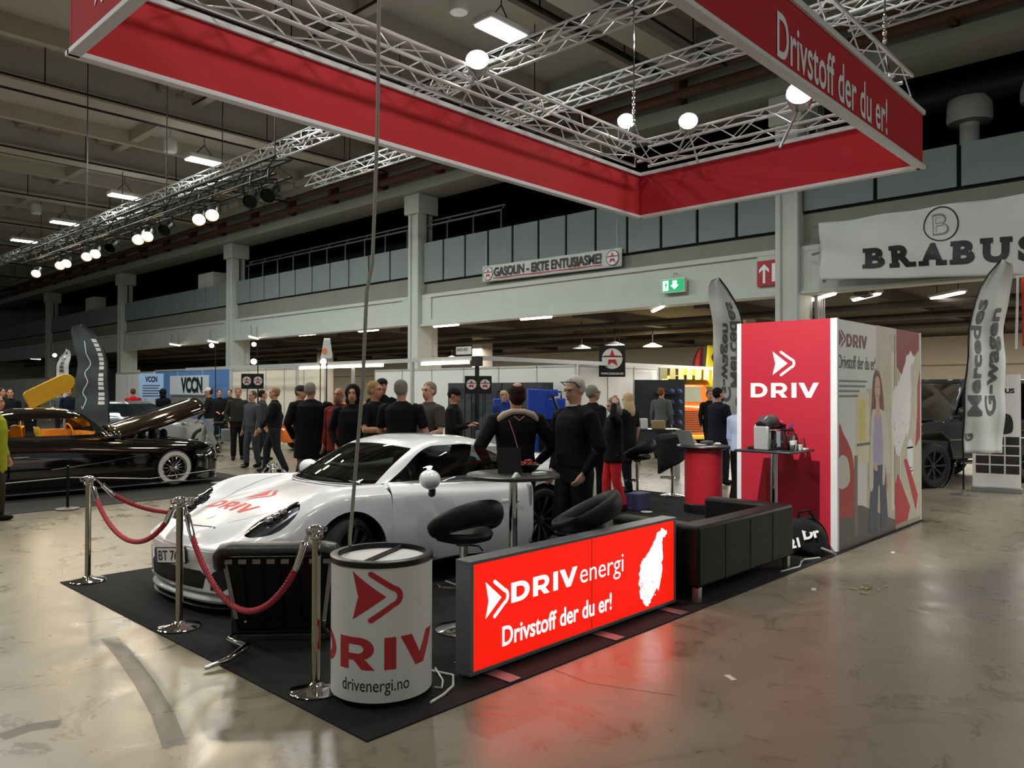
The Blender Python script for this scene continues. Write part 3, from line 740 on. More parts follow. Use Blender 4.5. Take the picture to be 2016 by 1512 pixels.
m = MB(); m.tube([(-.33, .3, .02), (-.34, .0, .05), (-.3, -.16, .075), (-.16, -.26, .06), (-.22, -.42, .035), (-.34, -.52, .014)], [.014, .014, .02, .026, .02, .012], 10)
m.tube([(.33, .3, .02), (.33, .0, .03), (.30, -.04, .1), (.28, -.05, .14)], .014, 8); m.build('sled_base', CHROME, t)
m = MB(); m.ell((-.22, -.06, .16), .012, .012, .012); m.ell((.30, -.06, .16), .012, .012, .012); m.build('knob', CHROME, t)

# ---- black leather seating
def sofa(label, x0, x1, y0, y1, h, sh_=.36, arm=.2, cat='sofa'):
    t = thing('sofa', label, cat, (x0, y0, .008)); W, D = x1 - x0, y1 - y0
    MB().box(0, W, 0, .2, .12, h).build('backrest', LEATHER, t, bevel=.03, seg=3)
    for a in (0, W - arm): MB().box(a, a + arm, .15, D, .12, h).build('armrest', LEATHER, t, bevel=.03, seg=3)
    MB().box(arm - .01, W - arm + .01, .18, D - .02, .12, .28).build('base', LEATHER, t, bevel=.015)
    n = 2 if W > 1.2 else 1; cw = (W - 2 * arm) / n
    for k in range(n): MB().box(arm + cw * k + .005, arm + cw * (k + 1) - .005, .2, D, .275, .275 + .14).build('seat_cushion', LEATHER, t, bevel=.035, seg=3)
    m = MB(); nn = max(2, round(W / .45))
    for k in range(1, nn): m.box(W * k / nn - .0025, W * k / nn + .0025, -.003, .004, .14, h - .04)
    m.build('back_seam', mat('seam_black', '0a0a0a', .6), t, smooth=False)
    for x, y in ((.06, .05), (W - .06, .05), (.06, D - .06), (W - .06, D - .06)):
        MB().box(x - .03, x + .03, y - .03, y + .03, 0, .125).build('leg', SILVERP, t, smooth=False, bevel=.004)
    return t
sofa('black leather sofa with its back to the aisle, right of the lit red sign', 5.58, 7.38, 3.20, 4.06, .62)
t = thing('pouf', 'black leather pouf half hidden behind the lit red sign', 'pouf', (5.0, 3.66, .008))
MB().box(0, .86, 0, .6, .08, .50).build('cushion', LEATHER, t, bevel=.035, seg=3)
MB().box(.01, .85, .01, .59, .50, .55).build('top_pad', mat('worn_black_leather', '262524', .35), t, bevel=.024, seg=3)
for x, y in ((.06, .06), (.8, .06), (.06, .54), (.8, .54)): MB().box(x - .025, x + .025, y - .025, y + .025, 0, .09).build('leg', SILVERP, t, smooth=False)

# ---- bar table with its things
t = thing('bar_table', 'round dark bar table in front of the white car\'s open door', 'table', (4.19, 3.94, .008))
TT = mat('dark_table_top', '2b2b2d', .35)
MB().lathe([(0, 1.075), (.33, 1.075), (.345, 1.08), (.345, 1.098), (.338, 1.102), (0, 1.102)], 48).build('tabletop', TT, t)
MB().lathe([(.032, .02), (.032, 1.06)], 20).build('pole', CHROME, t)
MB().lathe([(.06, 1.055), (.09, 1.076), (0, 1.076)], 20).build('mount', BLACK, t)
MB().lathe([(0, 0), (.26, 0), (.265, .008), (.22, .02), (.05, .035), (0, .035)], 36).build('base', CHROME, t)
TZ = 1.111
def on(px, py, z): p = G(px, py, z); return (p.x, p.y, z)
t = thing('candy_bowl', 'black bowl of red sweets on the round bar table', 'bowl', on(1040, 928, TZ))
MB().lathe([(.0, 0), (.045, 0), (.075, .03), (.09, .055), (.086, .055), (.07, .03), (.04, .008), (0, .008)], 28).build('bowl', BLACK, t)
m = MB()
for k in range(34):
    a, r = rnd.uniform(0, 6.3), rnd.uniform(0, .065); m.ell((r * math.cos(a), r * math.sin(a), .045 + rnd.uniform(0, .022) + (.02 if r < .03 else 0)), .014, .01, .008, 6, 4, MX.Rotation(rnd.uniform(0, 3), 3, 'Z'))
tag(m.build('sweets', mat('red_sweets', 'b5403c', .4, var=.5, scale=40), t), kind='stuff')
m = MB(); m.prism([(-.085, 0), (.085, 0), (.085, .19), (-.085, .19)], (0, 0, 0), (.686, -.727, 0), (.1, .1, .99), (.02, .02, -.004)); 
tag(m.build('menu_stand', mat('black_card', '17171a', .35), smooth=False, loc=on(1003, 932, TZ)), 'black upright card holder on the round bar table', 'card holder')
tag(MB().box(-.05, .05, -.03, .03, 0, .022).build('card_stack', WPANEL, smooth=False, bevel=.003, loc=on(1062, 935, TZ)), 'small stack of pale cards right of the sweet bowl', 'cards')
m = MB(); m.prism([(-.04, 0), (.03, 0), (.0, .035)], (0, 0, 0), (1, 0, 0), (0, 0, 1), (0, .03, 0)); tag(m.build('folded_note', WPANEL, smooth=False, loc=on(1020, 940, TZ)), 'little folded grey note left of the sweet bowl', 'note')

# ---- bar stools
PADM = mat('stool_leather', '080808', .5, spec=.35, bump=.12, bscale=60)
def stool():
    t = thing('bar_stool', '', 'stool')
    m = MB(); pts = []; rr = []
    N = 40
    for k in range(N):
        a = 2 * PI * k / N; c = .5 + .5 * math.cos(a)      # c = 1 at the back
        pts.append((.235 * math.sin(a), -.23 * math.cos(a) - .02, .675 + .19 * c ** 1.2)); rr.append(.045 + .045 * c)
    m.tube(pts, rr, 14, closed=True, flat=.55, up=(0, 0, 1)); m.build('backrest', PADM, t)
    m = MB(); m.lathe([(0, .63), (.13, .63), (.2, .65), (.215, .685), (.2, .715), (.1, .725), (0, .725)], 32); m.build('seat', mat('stool_seat_leather', '151516', .45, spec=.4), t)
    MB().lathe([(.05, .6), (.08, .632), (.0, .632)], 18).build('mount', BLACK, t)
    MB().lathe([(.022, .02), (.022, .34), (.03, .34), (.03, .6)], 18).build('column', CHROME, t)
    m = MB(); m.tube([(.03, 0, .6), (.16, .03, .57), (.2, .04, .53)], .007, 6); m.build('lever', BLACK, t)
    m = MB(); m.tube([(.0 + .13 * math.cos(R(a)), .1 + .13 * math.sin(R(a)), .3) for a in range(-200, 30, 15)], .011, 8); m.tube([(0, 0, .3), (0, .22, .3)], .011, 8); m.build('footrest', CHROME, t)
    MB().lathe([(0, 0), (.2, 0), (.205, .008), (.17, .02), (.04, .04), (0, .04)], 36).build('base', CHROME, t)
    return t
S0 = stool()
STL = [((3.84, 4.1), 150, .0, 'black bar stool turned away, left of the round bar table and over the lit sign'), ((4.72, 3.70), 43, .0, 'black bar stool right of the round bar table, in front of the man in black'), ((10.28, 6.98), 10, 0, 'black bar stool beside the woman in red trousers'), ((11.1, 6.85), 60, 0, 'black bar stool draped with a black coat, behind the red counter')]
for i, (p, a, dz, l) in enumerate(STL):
    o = S0 if i == 0 else dup(S0); o.location = (*p, .008); o.rotation_euler = (0, 0, R(a)); o['label'] = l; o['group'] = 'black swivel bar stools'
S0.rotation_euler = (0, 0, R(-8))
COAT = mat('black_coat', '101012', .85, bump=.3, bscale=30)
m = MB(); m.grid(lambda u, v: ((.27 + .06 * math.sin(v * 15) * u) * math.cos(v * 6.28), (.25 + .05 * math.cos(v * 11) * u) * math.sin(v * 6.28), .97 - .62 * u * (.7 + .3 * math.sin(v * 5))), 10, 36)
m.lathe([(0, 1.0), (.2, .995), (.27, .965)], 36)
tag(m.build('draped_coat', COAT, solid=.02, loc=(11.1, 6.85, .01)), 'black coat draped over the stool behind the red counter', 'coat')

# ---- red round counter with laptop
t = thing('round_counter', 'red round counter with black top, carrying a laptop', 'counter', (9.93, 5.62, .008))
MB().lathe([(.262, .13), (.262, .90)], 48).build('shell', mat('red_laminate', 'b32230', .35), t)
MB().lathe([(0, 0), (.27, 0), (.275, .02), (.275, .12), (.26, .135), (0, .135)], 48).build('base', BLACK, t)
MB().lathe([(0, .895), (.30, .895), (.36, .915), (.375, .93), (.37, .945), (0, .945)], 48).build('top', TT, t)
RCZ = .954
t = thing('laptop', 'open silver laptop standing on the red round counter', 'laptop', (9.83, 5.72, RCZ), R(70))
SIL = mat('laptop_silver', 'b8bbbf', .35, .6)
MB().box(-.16, .16, -.11, .11, 0, .016).build('base', SIL, t, bevel=.004)
MB().box(-.14, .14, -.03, .09, .016, .019).build('keyboard', BLACK, t, smooth=False)
m = MB(); m.prism([(-.16, 0), (.16, 0), (.16, .215), (-.16, .215)], (0, .105, .016), (1, 0, 0), (0, .35, .937), (0, .008, -.003)); s_ = m.build('lid', SIL, t, smooth=False)
m = MB(); m.prism([(-.15, .01), (.15, .01), (.15, .2), (-.15, .2)], (0, .1035, .016), (1, 0, 0), (0, .35, .937), (0, .001, 0)); m.build('screen', mat('laptop_screen', '8fa0c0', .3, em='8fa5d0', es=.5), s_, smooth=False)
tag(MB().ell((0, 0, .012), .035, .055, .02, 12, 8).build('mouse', WPANEL, loc=(10.12, 5.5, RCZ + .006)), 'white computer mouse on the red round counter', 'mouse')
tag(MB().box(-.09, .09, -.06, .06, 0, .05).build('document_case', mat('grey_case', '55575a', .5), loc=(10.13, 5.68, RCZ), bevel=.01), 'grey case lying behind the laptop on the red counter', 'case')

# ---- square high table with coffee things
HX, HY = 7.98, 3.67
t = thing('high_table', 'square black high table in front of the red wall, with coffee things', 'table', (HX, HY, .008))
MB().box(-.31, .31, -.31, .31, 1.07, 1.095).build('tabletop', TT, t, bevel=.008)
m = MB(); m.lathe([(.038, .02), (.038, 1.06)], 20); m.build('pole', CHROME, t)
MB().box(-.22, .22, -.22, .22, 0, .015).build('base', CHROME, t, bevel=.005)
HZ_ = 1.1035
t = thing('coffee_machine', 'silver capsule coffee machine on the square high table', 'coffee machine', (HX - .05, HY + .03, HZ_), R(-8))
MB().box(-.13, .13, -.09, .09, 0, .22).build('body', CHROME, t, bevel=.02)
MB().box(-.165, -.13, -.088, .088, .0, .25).build('front_panel', mat('satin_panel', 'a9aaac', .35, .3), t, bevel=.012)
m = MB(); m.tube([(-.15, 0, .25), (-.08, 0, .29), (.04, 0, .30), (.12, 0, .27)], [.06, .075, .075, .05], 14, flat=1.1); m.build('lid', mat('dark_grey_plastic', '3c3d40', .3), t)
MB().box(-.17, -.13, -.06, .06, .265, .285).build('handle', DARK, t, bevel=.006)
MB().box(-.15, .13, .09, .17, 0, .03).build('drip_tray', BLACK, t, bevel=.004)
MB().box(-.06, .12, .09, .15, .05, .27).build('side_cover', WPANEL, t, bevel=.02)
CLR = thin_glass('clear_plastic', 'dfe4e6', .06)
t = thing('water_tank', 'clear water tank with dark lid right of the coffee machine', 'water tank', (HX + .02, HY - .13, HZ_))
MB().box(-.05, .05, -.045, .045, 0, .2).build('tank', CLR, t, bevel=.01); MB().box(-.052, .052, -.048, .048, .2, .225).build('lid', DARK, t, bevel=.006)
t = thing('bottle', 'clear water bottle with blue cap on the square high table', 'bottle', (HX + .13, HY - .13, HZ_))
MB().lathe([(0, 0), (.035, 0), (.036, .02), (.036, .17), (.03, .2), (.014, .23), (.013, .25), (0, .25)], 18).build('body', CLR, t); MB().lathe([(.016, .24), (.016, .27), (0, .27)], 12).build('cap', mat('blue_cap', '3a4f9a', .4), t); MB().lathe([(.037, .07), (.037, .14)], 18).build('paper_label', WPANEL, t)
def cup(h, r): return MB().lathe([(0, 0), (r * .72, 0), (r, h), (r * .94, h), (r * .68, .006), (0, .006)], 18)
tag(cup(.1, .04).build('paper_cup', WPANEL, loc=(HX + .02, HY - .20, HZ_)), 'taller white paper cup in front of the water bottle', 'cup')
tag(cup(.055, .034).build('paper_cup', WPANEL, loc=(HX + .10, HY - .235, HZ_)), 'small white paper cup near the right end of the square table', 'cup')
tag(cup(.06, .036).build('glass_cup', CLR, loc=(HX - .06, HY - .22, HZ_)), 'clear cup on the near edge of the square high table', 'cup')
m = MB(); m.lathe([(.0, 0), (.06, 0), (.035, .07), (.02, .14), (.012, .16), (0, .16)], 14); m.lathe([(.0, 0), (.035, 0), (.02, .1), (0, .13)], 10, (.05, -.06, 0))
tag(m.build('napkin_cone', mat('dark_red_paper', '6d0f1a', .7), loc=(HX + .24, HY - .13, HZ_)), 'dark red folded napkin cones at the right of the square table', 'napkin')
for i, (dx, dy, r) in enumerate(((.12, -.28, 20), (.20, -.25, 60), (.17, -.21, -10))):
    tag(MB().box(-.04, .04, -.015, .015, 0, .016).build('sugar_sachet', mat('pale_paper', 'cfcac2', .6), loc=(HX + dx, HY + dy, HZ_ + .0), bevel=.004), ['pale sachet at the very corner of the square table', 'pale sachet beyond the corner one', 'pale sachet lying behind the other two'][i], 'sachet', 'sachets on the square table').rotation_euler = (0, 0, R(r))
m = MB()
for k in range(16): m.ell((rnd.uniform(-.09, .12), rnd.uniform(-.1, .12), .012 + rnd.uniform(0, .02)), .018, .014, .012, 6, 4)
t = thing('capsule_basket', 'basket of red and white sweets behind the coffee machine', 'basket', (HX + .2, HY + .05, HZ_))
MB().lathe([(0, 0), (.07, 0), (.085, .26), (.078, .26), (.062, .01), (0, .01)], 22).build('basket', DARK, t)
m = MB()
for k in range(22): a = rnd.uniform(0, 6.3); r = rnd.uniform(0, .07); m.ell((r * math.cos(a), r * math.sin(a), .26 + rnd.uniform(-.01, .035)), .02, .014, .012, 6, 4)
tag(m.build('wrapped_sweets', mat('pink_wrappers', 'd0605c', .35, var=.5, scale=30), t), kind='stuff')

# ---- stand cabin with printed walls
BX0, BX1, BY0, BY1, BH = 8.42, 11.38, 3.17, 4.33, 2.512
t = thing('stand_cabin', 'tall white stand cabin with a red lettered front and a printed side', 'cabin', (BX0, BY0, .008)); W_, D_, H_ = BX1 - BX0, BY1 - BY0, BH - .008
m = MB(); m.box(.02, W_ - .02, .02, D_ - .02, 0, H_ - .02); m.build('core', WPANEL, t, smooth=False)
PW = mat('cabin_post_white', 'd9dade', .4)
for x, y in ((0, 0), (0, D_ - .055), (W_ - .05, 0), (W_ - .05, D_ - .05)):
    MB().box(x, x + .05, y, y + (.075 if (x == 0 and y == 0) else .055), 0, H_).build('corner_post', PW, t, smooth=False, bevel=.006)
fp = MB().box(.006, .02, .075, D_ - .055, .0, H_).build('front_panel', REDWALL, t, smooth=False)
q = (.0045, D_ , 0); m = MB()
def onred(m2): return MB().flat2d(m2, (.0045, 4.33 - BY0, 0), (0, -1, 0), (0, 0, 1))
onred(fit(WORD, .79, .165, .172, 1.645)).build('lettering', WINK, fp, smooth=False)
onred(fit(ARROW, .265, .285, .435, 1.885)).build('logo', WINK, fp, smooth=False)
# printed side wall
MUR = mat('mural_paper', 'e3e5e1', .5, var=.10, scale=.9)
mp = MB().box(.02, W_ - .02, .004, .02, 0, H_ - .01).build('printed_panel', MUR, t, smooth=False)
LYR = [0]
def mural(name, polys, c, rough=.5, var=.05, em=None):
    c = ''.join('%02x' % min(238, int(int(c[i:i + 2], 16) * 1.22 + 6)) for i in (0, 2, 4)) if name not in ('logo', 'lettering', 'small_print', 'pictured_face') else c
    LYR[0] += 1; m = MB(); y = .0035 - LYR[0] * .00013
    for p in polys:
        if isinstance(p, tuple): m.flat2d(p, (0, y, 0), (1, 0, 0), (0, 0, 1))
        else: m.flat2d(fill2d([p]), (0, y, 0), (1, 0, 0), (0, 0, 1))
    return m.build(name, mat('print_' + c, c, rough, var=var, scale=6), mp, smooth=False)
def rect(x0, x1, z0, z1): return [(x0, z0), (x1, z0), (x1, z1), (x0, z1)]
def sm(pts, n=4):
    out = []; N = len(pts)
    for i in range(N):
        p0, p1, p2, p3 = pts[i - 1], pts[i], pts[(i + 1) % N], pts[(i + 2) % N]
        for k in range(n):
            s = k / n; out.append(tuple(.5 * (2 * p1[j] + (p2[j] - p0[j]) * s + (2 * p0[j] - 5 * p1[j] + 4 * p2[j] - p3[j]) * s * s + (3 * p1[j] - p0[j] - 3 * p2[j] + p3[j]) * s ** 3) for j in (0, 1)))
    return out
mural('photo_backdrop', [rect(1.22, 2.94, 0, 2.5), rect(.9, 1.25, 0, 1.75)], 'a39c8c', var=.2)
mural('photo_floor', [[(.03, 0), (1.9, 0), (1.9, .12), (1.2, .3), (.75, .42), (.03, .5)]], '504c48', var=.2)
mural('photo_panel', [rect(.55, .98, .9, 1.7), rect(1.75, 2.1, .25, 2.2)], 'b8b098', var=.15)
mural('photo_panel', [rect(.60, .86, 1.15, 1.62)], 'b9a86a', var=.15)
mural('pump_red', [sm([(.03, .42), (.03, 1.32), (.2, 1.24), (.42, 1.05), (.5, .8), (.5, .5), (.44, .34), (.2, .36)])], '93302c', var=.15)
mural('pump_screen', [sm([(.06, .68), (.06, 1.0), (.3, .98), (.36, .72)])], 'a8a79e')
mural('pump_post', [rect(.5, .6, .1, 1.0)], '6e5a54')
mural('photo_pipes', [rect(1.86, 1.90, .3, 2.42), rect(1.94, 1.97, .3, 2.42), rect(2.02, 2.05, .6, 2.45)], '5f5c58')
mural('roof_red', [[(1.95, 2.03), (2.15, 1.92), (2.3, 2.05), (2.5, 2.10), (2.86, 2.27), (2.86, 2.5), (1.95, 2.5)]], '6d2023', var=.2)
mural('map', [fit(NM, .95, 1.35, 1.72, .90)], 'c8c9c2', var=.03)
mural('red_side', [[(2.7, .98), (2.9, 1.1), (2.9, 2.0), (2.8, 1.8), (2.78, 1.4)]], '8e2a2e')
mural('badge', [rect(2.36, 2.60, .68, 1.0), arc(2.48, .69, .12, 180, 360), arc(2.48, .98, .12, 0, 180)], 'd6d6d0')
mural('badge_marks', [rect(2.40, 2.56, .72, .735), rect(2.40, 2.56, .67, .685)], '5a5a58')
mural('red_chevrons', [[(1.88, .05), (2.35, .05), (2.48, .22), (2.0, .68), (1.88, .55)], [(2.22, .85), (2.35, .85), (2.8, .35), (2.72, .15)]], '9c2530')
mural('floor_strip', [[(1.9, 0), (2.94, 0), (2.94, .06), (1.9, .06)]], '8b8270')
# the pictured woman
mural('pictured_hair', [sm([(1.18, 1.96), (1.30, 1.95), (1.40, 1.82), (1.47, 1.55), (1.46, 1.35), (1.36, 1.30), (1.18, 1.30), (1.04, 1.36), (1.07, 1.6), (1.10, 1.84)])], '5a3a30')
mural('pictured_jeans', [[(1.08, .86), (1.52, .86), (1.56, .5), (1.62, .12), (1.36, .08), (1.33, .6), (1.28, .6), (1.22, .05), (.94, .08), (1.0, .5)]], '3c4152', var=.2)
mural('pictured_jacket', [sm([(1.05, 1.46), (1.2, 1.5), (1.4, 1.5), (1.58, 1.40), (1.68, 1.05), (1.70, .72), (1.56, .66), (1.52, .84), (1.5, .62), (1.42, .64), (1.42, 1.2), (1.14, 1.2), (1.10, .6), (.96, .62), (.98, .95)])], 'aaa69a', var=.12)
mural('pictured_blouse', [[(1.15, 1.44), (1.38, 1.44), (1.44, 1.1), (1.42, .84), (1.12, .84), (1.1, 1.1)]], '8d86a3', var=.12)
for nm_, pg_ in zip(('pictured_head', 'pictured_neck', 'pictured_hand', 'pictured_hand'), [sm([(1.19, 1.88), (1.30, 1.88), (1.34, 1.74), (1.30, 1.62), (1.24, 1.58), (1.18, 1.64), (1.16, 1.76)]), [(1.2, 1.62), (1.3, 1.62), (1.34, 1.46), (1.26, 1.36), (1.18, 1.46)], sm([(1.56, .70), (1.66, .70), (1.66, .56), (1.60, .52)]), sm([(1.12, .88), (1.22, .86), (1.24, .78), (1.14, .80)])]):
    mural(nm_, [pg_], 'b08a78', var=.08)
mural('pictured_face', [rect(1.195, 1.235, 1.765, 1.777), rect(1.275, 1.31, 1.765, 1.777), sm([(1.21, 1.675), (1.25, 1.655), (1.30, 1.675), (1.25, 1.668)])], '4a2c28')
mural('logo', [fit(ARROW, .20, .19, .045, 2.195), fit(WORD, .63, .145, .275, 2.205)], '7e1f2a')
mural('lettering', [fit(text2d('Drivstoff der du er!', .0), 1.14, .15, .04, 1.965)], '33353a')
mural('small_print', [rect(.04, .04 + L_, 1.84 - .055 * i - .02, 1.84 - .055 * i) for i, L_ in enumerate((.86, .80, .62, .58))] + [rect(.58, 1.0, 1.10, 1.13)], '77797a', var=.5)

# ---- things lying about the stand
t = thing('backpack', 'slumped black bag with white letters between the sofa and the red wall', 'bag', (8.06, 3.36, .008), R(-45))
m = MB(); m.grid(lambda u, v: ((.24 + .03 * math.sin(6 * v)) * math.sin(PI * u) ** .7 * math.cos(2 * PI * v), (.17 + .02 * math.sin(9 * u)) * math.sin(PI * u) ** .7 * math.sin(2 * PI * v), max(0.0, .19 - .2 * math.cos(PI * u) + .02 * math.sin(12 * v)) + .06 * math.sin(PI * u) * math.cos(2 * PI * v - 2.8)), 18, 28)
m.build('body', COAT, t, clean=True)
m = MB(); m.tube([(-.12, -.05, .36), (-.1, -.08, .46), (.0, -.09, .48), (.08, -.06, .36)], .016, 8, flat=.4); m.build('strap', BLACK, t)
m = MB(); m.tube([(.1, -.14, .1), (.2, -.16, .06), (.27, -.1, .02)], .013, 8); m.build('buckle_strap', mat('grey_strap', '8f8f90', .5), t)
def onbag(m2): return MB().flat2d(m2, (-.24, -.185, .10), (.98, -.03, .2), (-.1, .35, .93))
onbag(fit(text2d('Dr', .05), .17, .1, .16, .06)).build('lettering', WINK, t, smooth=False)
onbag(fit(text2d('21', .05), .11, .1, .0, .0)).build('lettering', WINK, t, smooth=False)
m = MB(); m.tube([(7.1, 3.20, .02), (7.45, 3.17, .014), (7.6, 3.22, .014), (7.68, 3.25, .014), (7.8, 3.27, .014), (8.0, 3.19, .014)], .009, 6)
tag(m.build('lead', MATS['white_cable']), 'white lead lying on the carpet edge beside the black sofa', 'cable')
tag(MB().box(-.16, .16, -.11, .11, 0, .24).build('paper_bag', mat('violet_paper', '4a507a', .6), smooth=False, bevel=.01, loc=(9.48, 6.42, .008)), 'blue-violet bag standing on the carpet by the woman in red trousers', 'bag')
tag(MB().lathe([(0, 0), (.06, 0), (.085, .012), (.08, .013), (.055, .004), (0, .004)], 20).build('paper_plate', WPANEL, loc=(9.3, 6.16, .009)), 'white paper plate lying on the carpet near the red trousers', 'plate')
for i, (px, py, a) in enumerate(((1602, 1161, 20), (1758, 1088, 15), (1438, 1335, 60))):
    p = G(px, py, 0); tag(MB().box(-.045, .045, -.018, .018, .0, .004).build('litter', mat('pale_paper', 'cfcac2', .6), smooth=False, loc=(p.x, p.y, .0005)), ['scrap of pale paper on the floor below the cabin\'s white post', 'scrap of pale paper on the floor beside the printed side wall', 'scrap of pale paper on the floor in front of the lit sign'][i], 'litter', 'paper scraps on the floor').rotation_euler = (0, 0, R(a))
m = MB()
for k in range(12): a = rnd.uniform(0, 6); x, y = rnd.uniform(-.25, .25), rnd.uniform(-.12, .12); m.tube([(x, y, .006), (x + .07 * math.cos(a), y + .07 * math.sin(a), .008)], .005, 4)
p = G(1712, 1160); tag(m.build('straw_wisps', mat('yellow_straw', 'b8b06a', .7), loc=(p.x, p.y, 0)), 'yellow wisps of straw scattered on the floor right of the sofa', 'straw', kind='stuff')
# ================================================================ cars
def cr(tab, x):
    """smooth curve through a table of (x, value)"""
    n = len(tab)
    if x <= tab[0][0]: return tab[0][1]
    if x >= tab[-1][0]: return tab[-1][1]
    i = max(k for k in range(n - 1) if tab[k][0] <= x)
    x0, y0 = tab[i]; x1, y1 = tab[i + 1]; h = x1 - x0
    def sl(k):
        if k <= 0: return (tab[1][1] - tab[0][1]) / (tab[1][0] - tab[0][0])
        if k >= n - 1: return (tab[-1][1] - tab[-2][1]) / (tab[-1][0] - tab[-2][0])
        a = (tab[k][1] - tab[k - 1][1]) / (tab[k][0] - tab[k - 1][0]); b = (tab[k + 1][1] - tab[k][1]) / (tab[k + 1][0] - tab[k][0])
        return 0 if a * b <= 0 else 2 * a * b / (a + b)
    s = (x - x0) / h; m0, m1 = sl(i) * h, sl(i + 1) * h
    return (2 * s ** 3 - 3 * s * s + 1) * y0 + (s ** 3 - 2 * s * s + s) * m0 + (-2 * s ** 3 + 3 * s * s) * y1 + (s ** 3 - s * s) * m1
def spl(P, n):
    """n+1 points along a Catmull-Rom line through P"""
    out = []; N = len(P) - 1
    for k in range(n + 1):
        f_ = k / n * N; i = min(int(f_), N - 1); s = f_ - i
        p0 = P[i - 1] if i else P[0]; p1 = P[i]; p2 = P[i + 1]; p3 = P[i + 2] if i + 2 <= N else P[N]
        out.append(tuple(.5 * (2 * p1[j] + (p2[j] - p0[j]) * s + (2 * p0[j] - 5 * p1[j] + 4 * p2[j] - p3[j]) * s * s + (3 * p1[j] - p0[j] - 3 * p2[j] + p3[j]) * s ** 3) for j in range(len(p1))))
    return out
def split(vf, phi):
    """cut a mesh along phi = 0; returns (phi < 0 part, phi >= 0 part)"""
    vs, fs = vf; vals = [phi(p) for p in vs]
    A, B = ([], []), ([], []); ma, mb, ec = {}, {}, {}
    def put(side, mp, key, p):
        if key not in mp: mp[key] = len(side[0]); side[0].append(p)
        return mp[key]
    for f_ in fs:
        sg = [vals[i] < 0 for i in f_]
        if all(sg): A[1].append(tuple(put(A, ma, i, vs[i]) for i in f_)); continue
        if not any(sg): B[1].append(tuple(put(B, mb, i, vs[i]) for i in f_)); continue
        fa, fb = [], []
        for k, i in enumerate(f_):
            j = f_[(k + 1) % len(f_)]
            if vals[i] < 0: fa.append(put(A, ma, i, vs[i]))
            else: fb.append(put(B, mb, i, vs[i]))
            if (vals[i] < 0) != (vals[j] < 0):
                e = (min(i, j), max(i, j))
                s = vals[e[0]] / (vals[e[0]] - vals[e[1]]); a, b = vs[e[0]], vs[e[1]]
                p = tuple(a[q] + (b[q] - a[q]) * s for q in range(3))
                fa.append(put(A, ma, e, p)); fb.append(put(B, mb, e, p))
        if len(fa) > 2: A[1].append(tuple(fa))
        if len(fb) > 2: B[1].append(tuple(fb))
    return A, B
def mk(vf, name, m, parent, solid=0, off=-1, auto=50):
    b = MB(); b.add(*vf); o = b.build(name, m, parent, auto=auto)
    if solid:
        q = o.modifiers.new('s', 'SOLIDIFY'); q.thickness = solid; q.offset = off
        q = o.modifiers.new('e', 'EDGE_SPLIT'); q.split_angle = R(48)
    return o
def bvh(vf): return BVHTree.FromPolygons([V(p) for p in vf[0]], vf[1])
def wrap(tree, m2, org, ax, ay, d, off=.002):
    """press a flat mesh onto a surface along direction d"""
    b = MB(); org, ax, ay, d = V(org), V(ax), V(ay), V(d).normalized(); vs = []
    for x, y in m2[0]:
        p = org + ax * x + ay * y; h = tree.ray_cast(p, d, 5)
        vs.append((h[0] - d * off) if h[0] else p + d * .3)
    b.add(vs, m2[1]); return b
def wheel(parent, c, r, wd, tyre, rim, spokes=10, rim_r=.72, disc=None, split_sp=True, wall=None, ang=0, cap=None, face=-1):
    """wheel with its axle along y; face = -1 looks to -y"""
    w = bpy.data.objects.new('wheel', None); col.objects.link(w); w.parent = parent; w.location = c; w.rotation_euler = (0, 0, ang)
    h = wd / 2; R1 = r * rim_r
    MB().lathe([(R1, -h * .86), (R1 + .01, -h), (r - .035, -h), (r - .012, -h * .86), (r, -h * .6), (r, h * .6), (r - .012, h * .86), (r - .035, h), (R1 + .01, h), (R1, h * .86)], 56, axis='y', cap=False).build('tyre', tyre, w)
    if wall: MB().lathe([(R1 + .012, face * (h + .002)), (r - .045, face * (h + .003))], 56, axis='y', cap=False).build('whitewall', wall, w)
    s = face; m = MB()
    m.lathe([(R1 + .004, s * h * .9), (R1 - .012, s * h * .88), (R1 - .03, s * h * .5), (R1 - .03, -s * h * .85)], 48, axis='y', cap=False)
    m.build('rim', rim, w)
    m = MB()
    for k in range(spokes):
        a = 2 * PI * k / spokes
        for q in ((-.05, .05) if split_sp else (0,)):
            p0 = V((.055 * math.cos(a), s * h * .55, .055 * math.sin(a))); p1 = V(((R1 - .015) * math.cos(a + q), s * h * .78, (R1 - .015) * math.sin(a + q)))
            m.tube([p0, p0.lerp(p1, .5) + V((0, s * .012, 0)), p1], [.016, .012, .013], 6)
    m.build('spokes', rim, w)
    m = MB(); m.lathe([(0, s * h * .74), (.05, s * h * .70), (.062, s * h * .5), (.062, s * h * .2), (0, s * h * .2)], 24, axis='y'); m.build('hub', cap or rim, w)
    m = MB(); m.lathe([(0, s * h * .12), (R1 * .86, s * h * .12), (R1 * .86, s * h * .02), (0, s * h * .02)], 36, axis='y'); m.build('brake_disc', disc or DARK, w)
    return w

PAINT = mat('white_car_paint', 'e2e3e6', .28, coat=1, var=.015)
TYRE = mat('tyre_rubber', '1d1d1f', .75, bump=.2, bscale=40)
GLASS = thin_glass('car_glass', 'a2aaa6', .015)
WELL = mat('wheel_well_black', '0b0b0c', .9)
INT = mat('interior_black', '232325', .7)
RIMB = mat('satin_black_rim', '4c4e52', .3, .7)

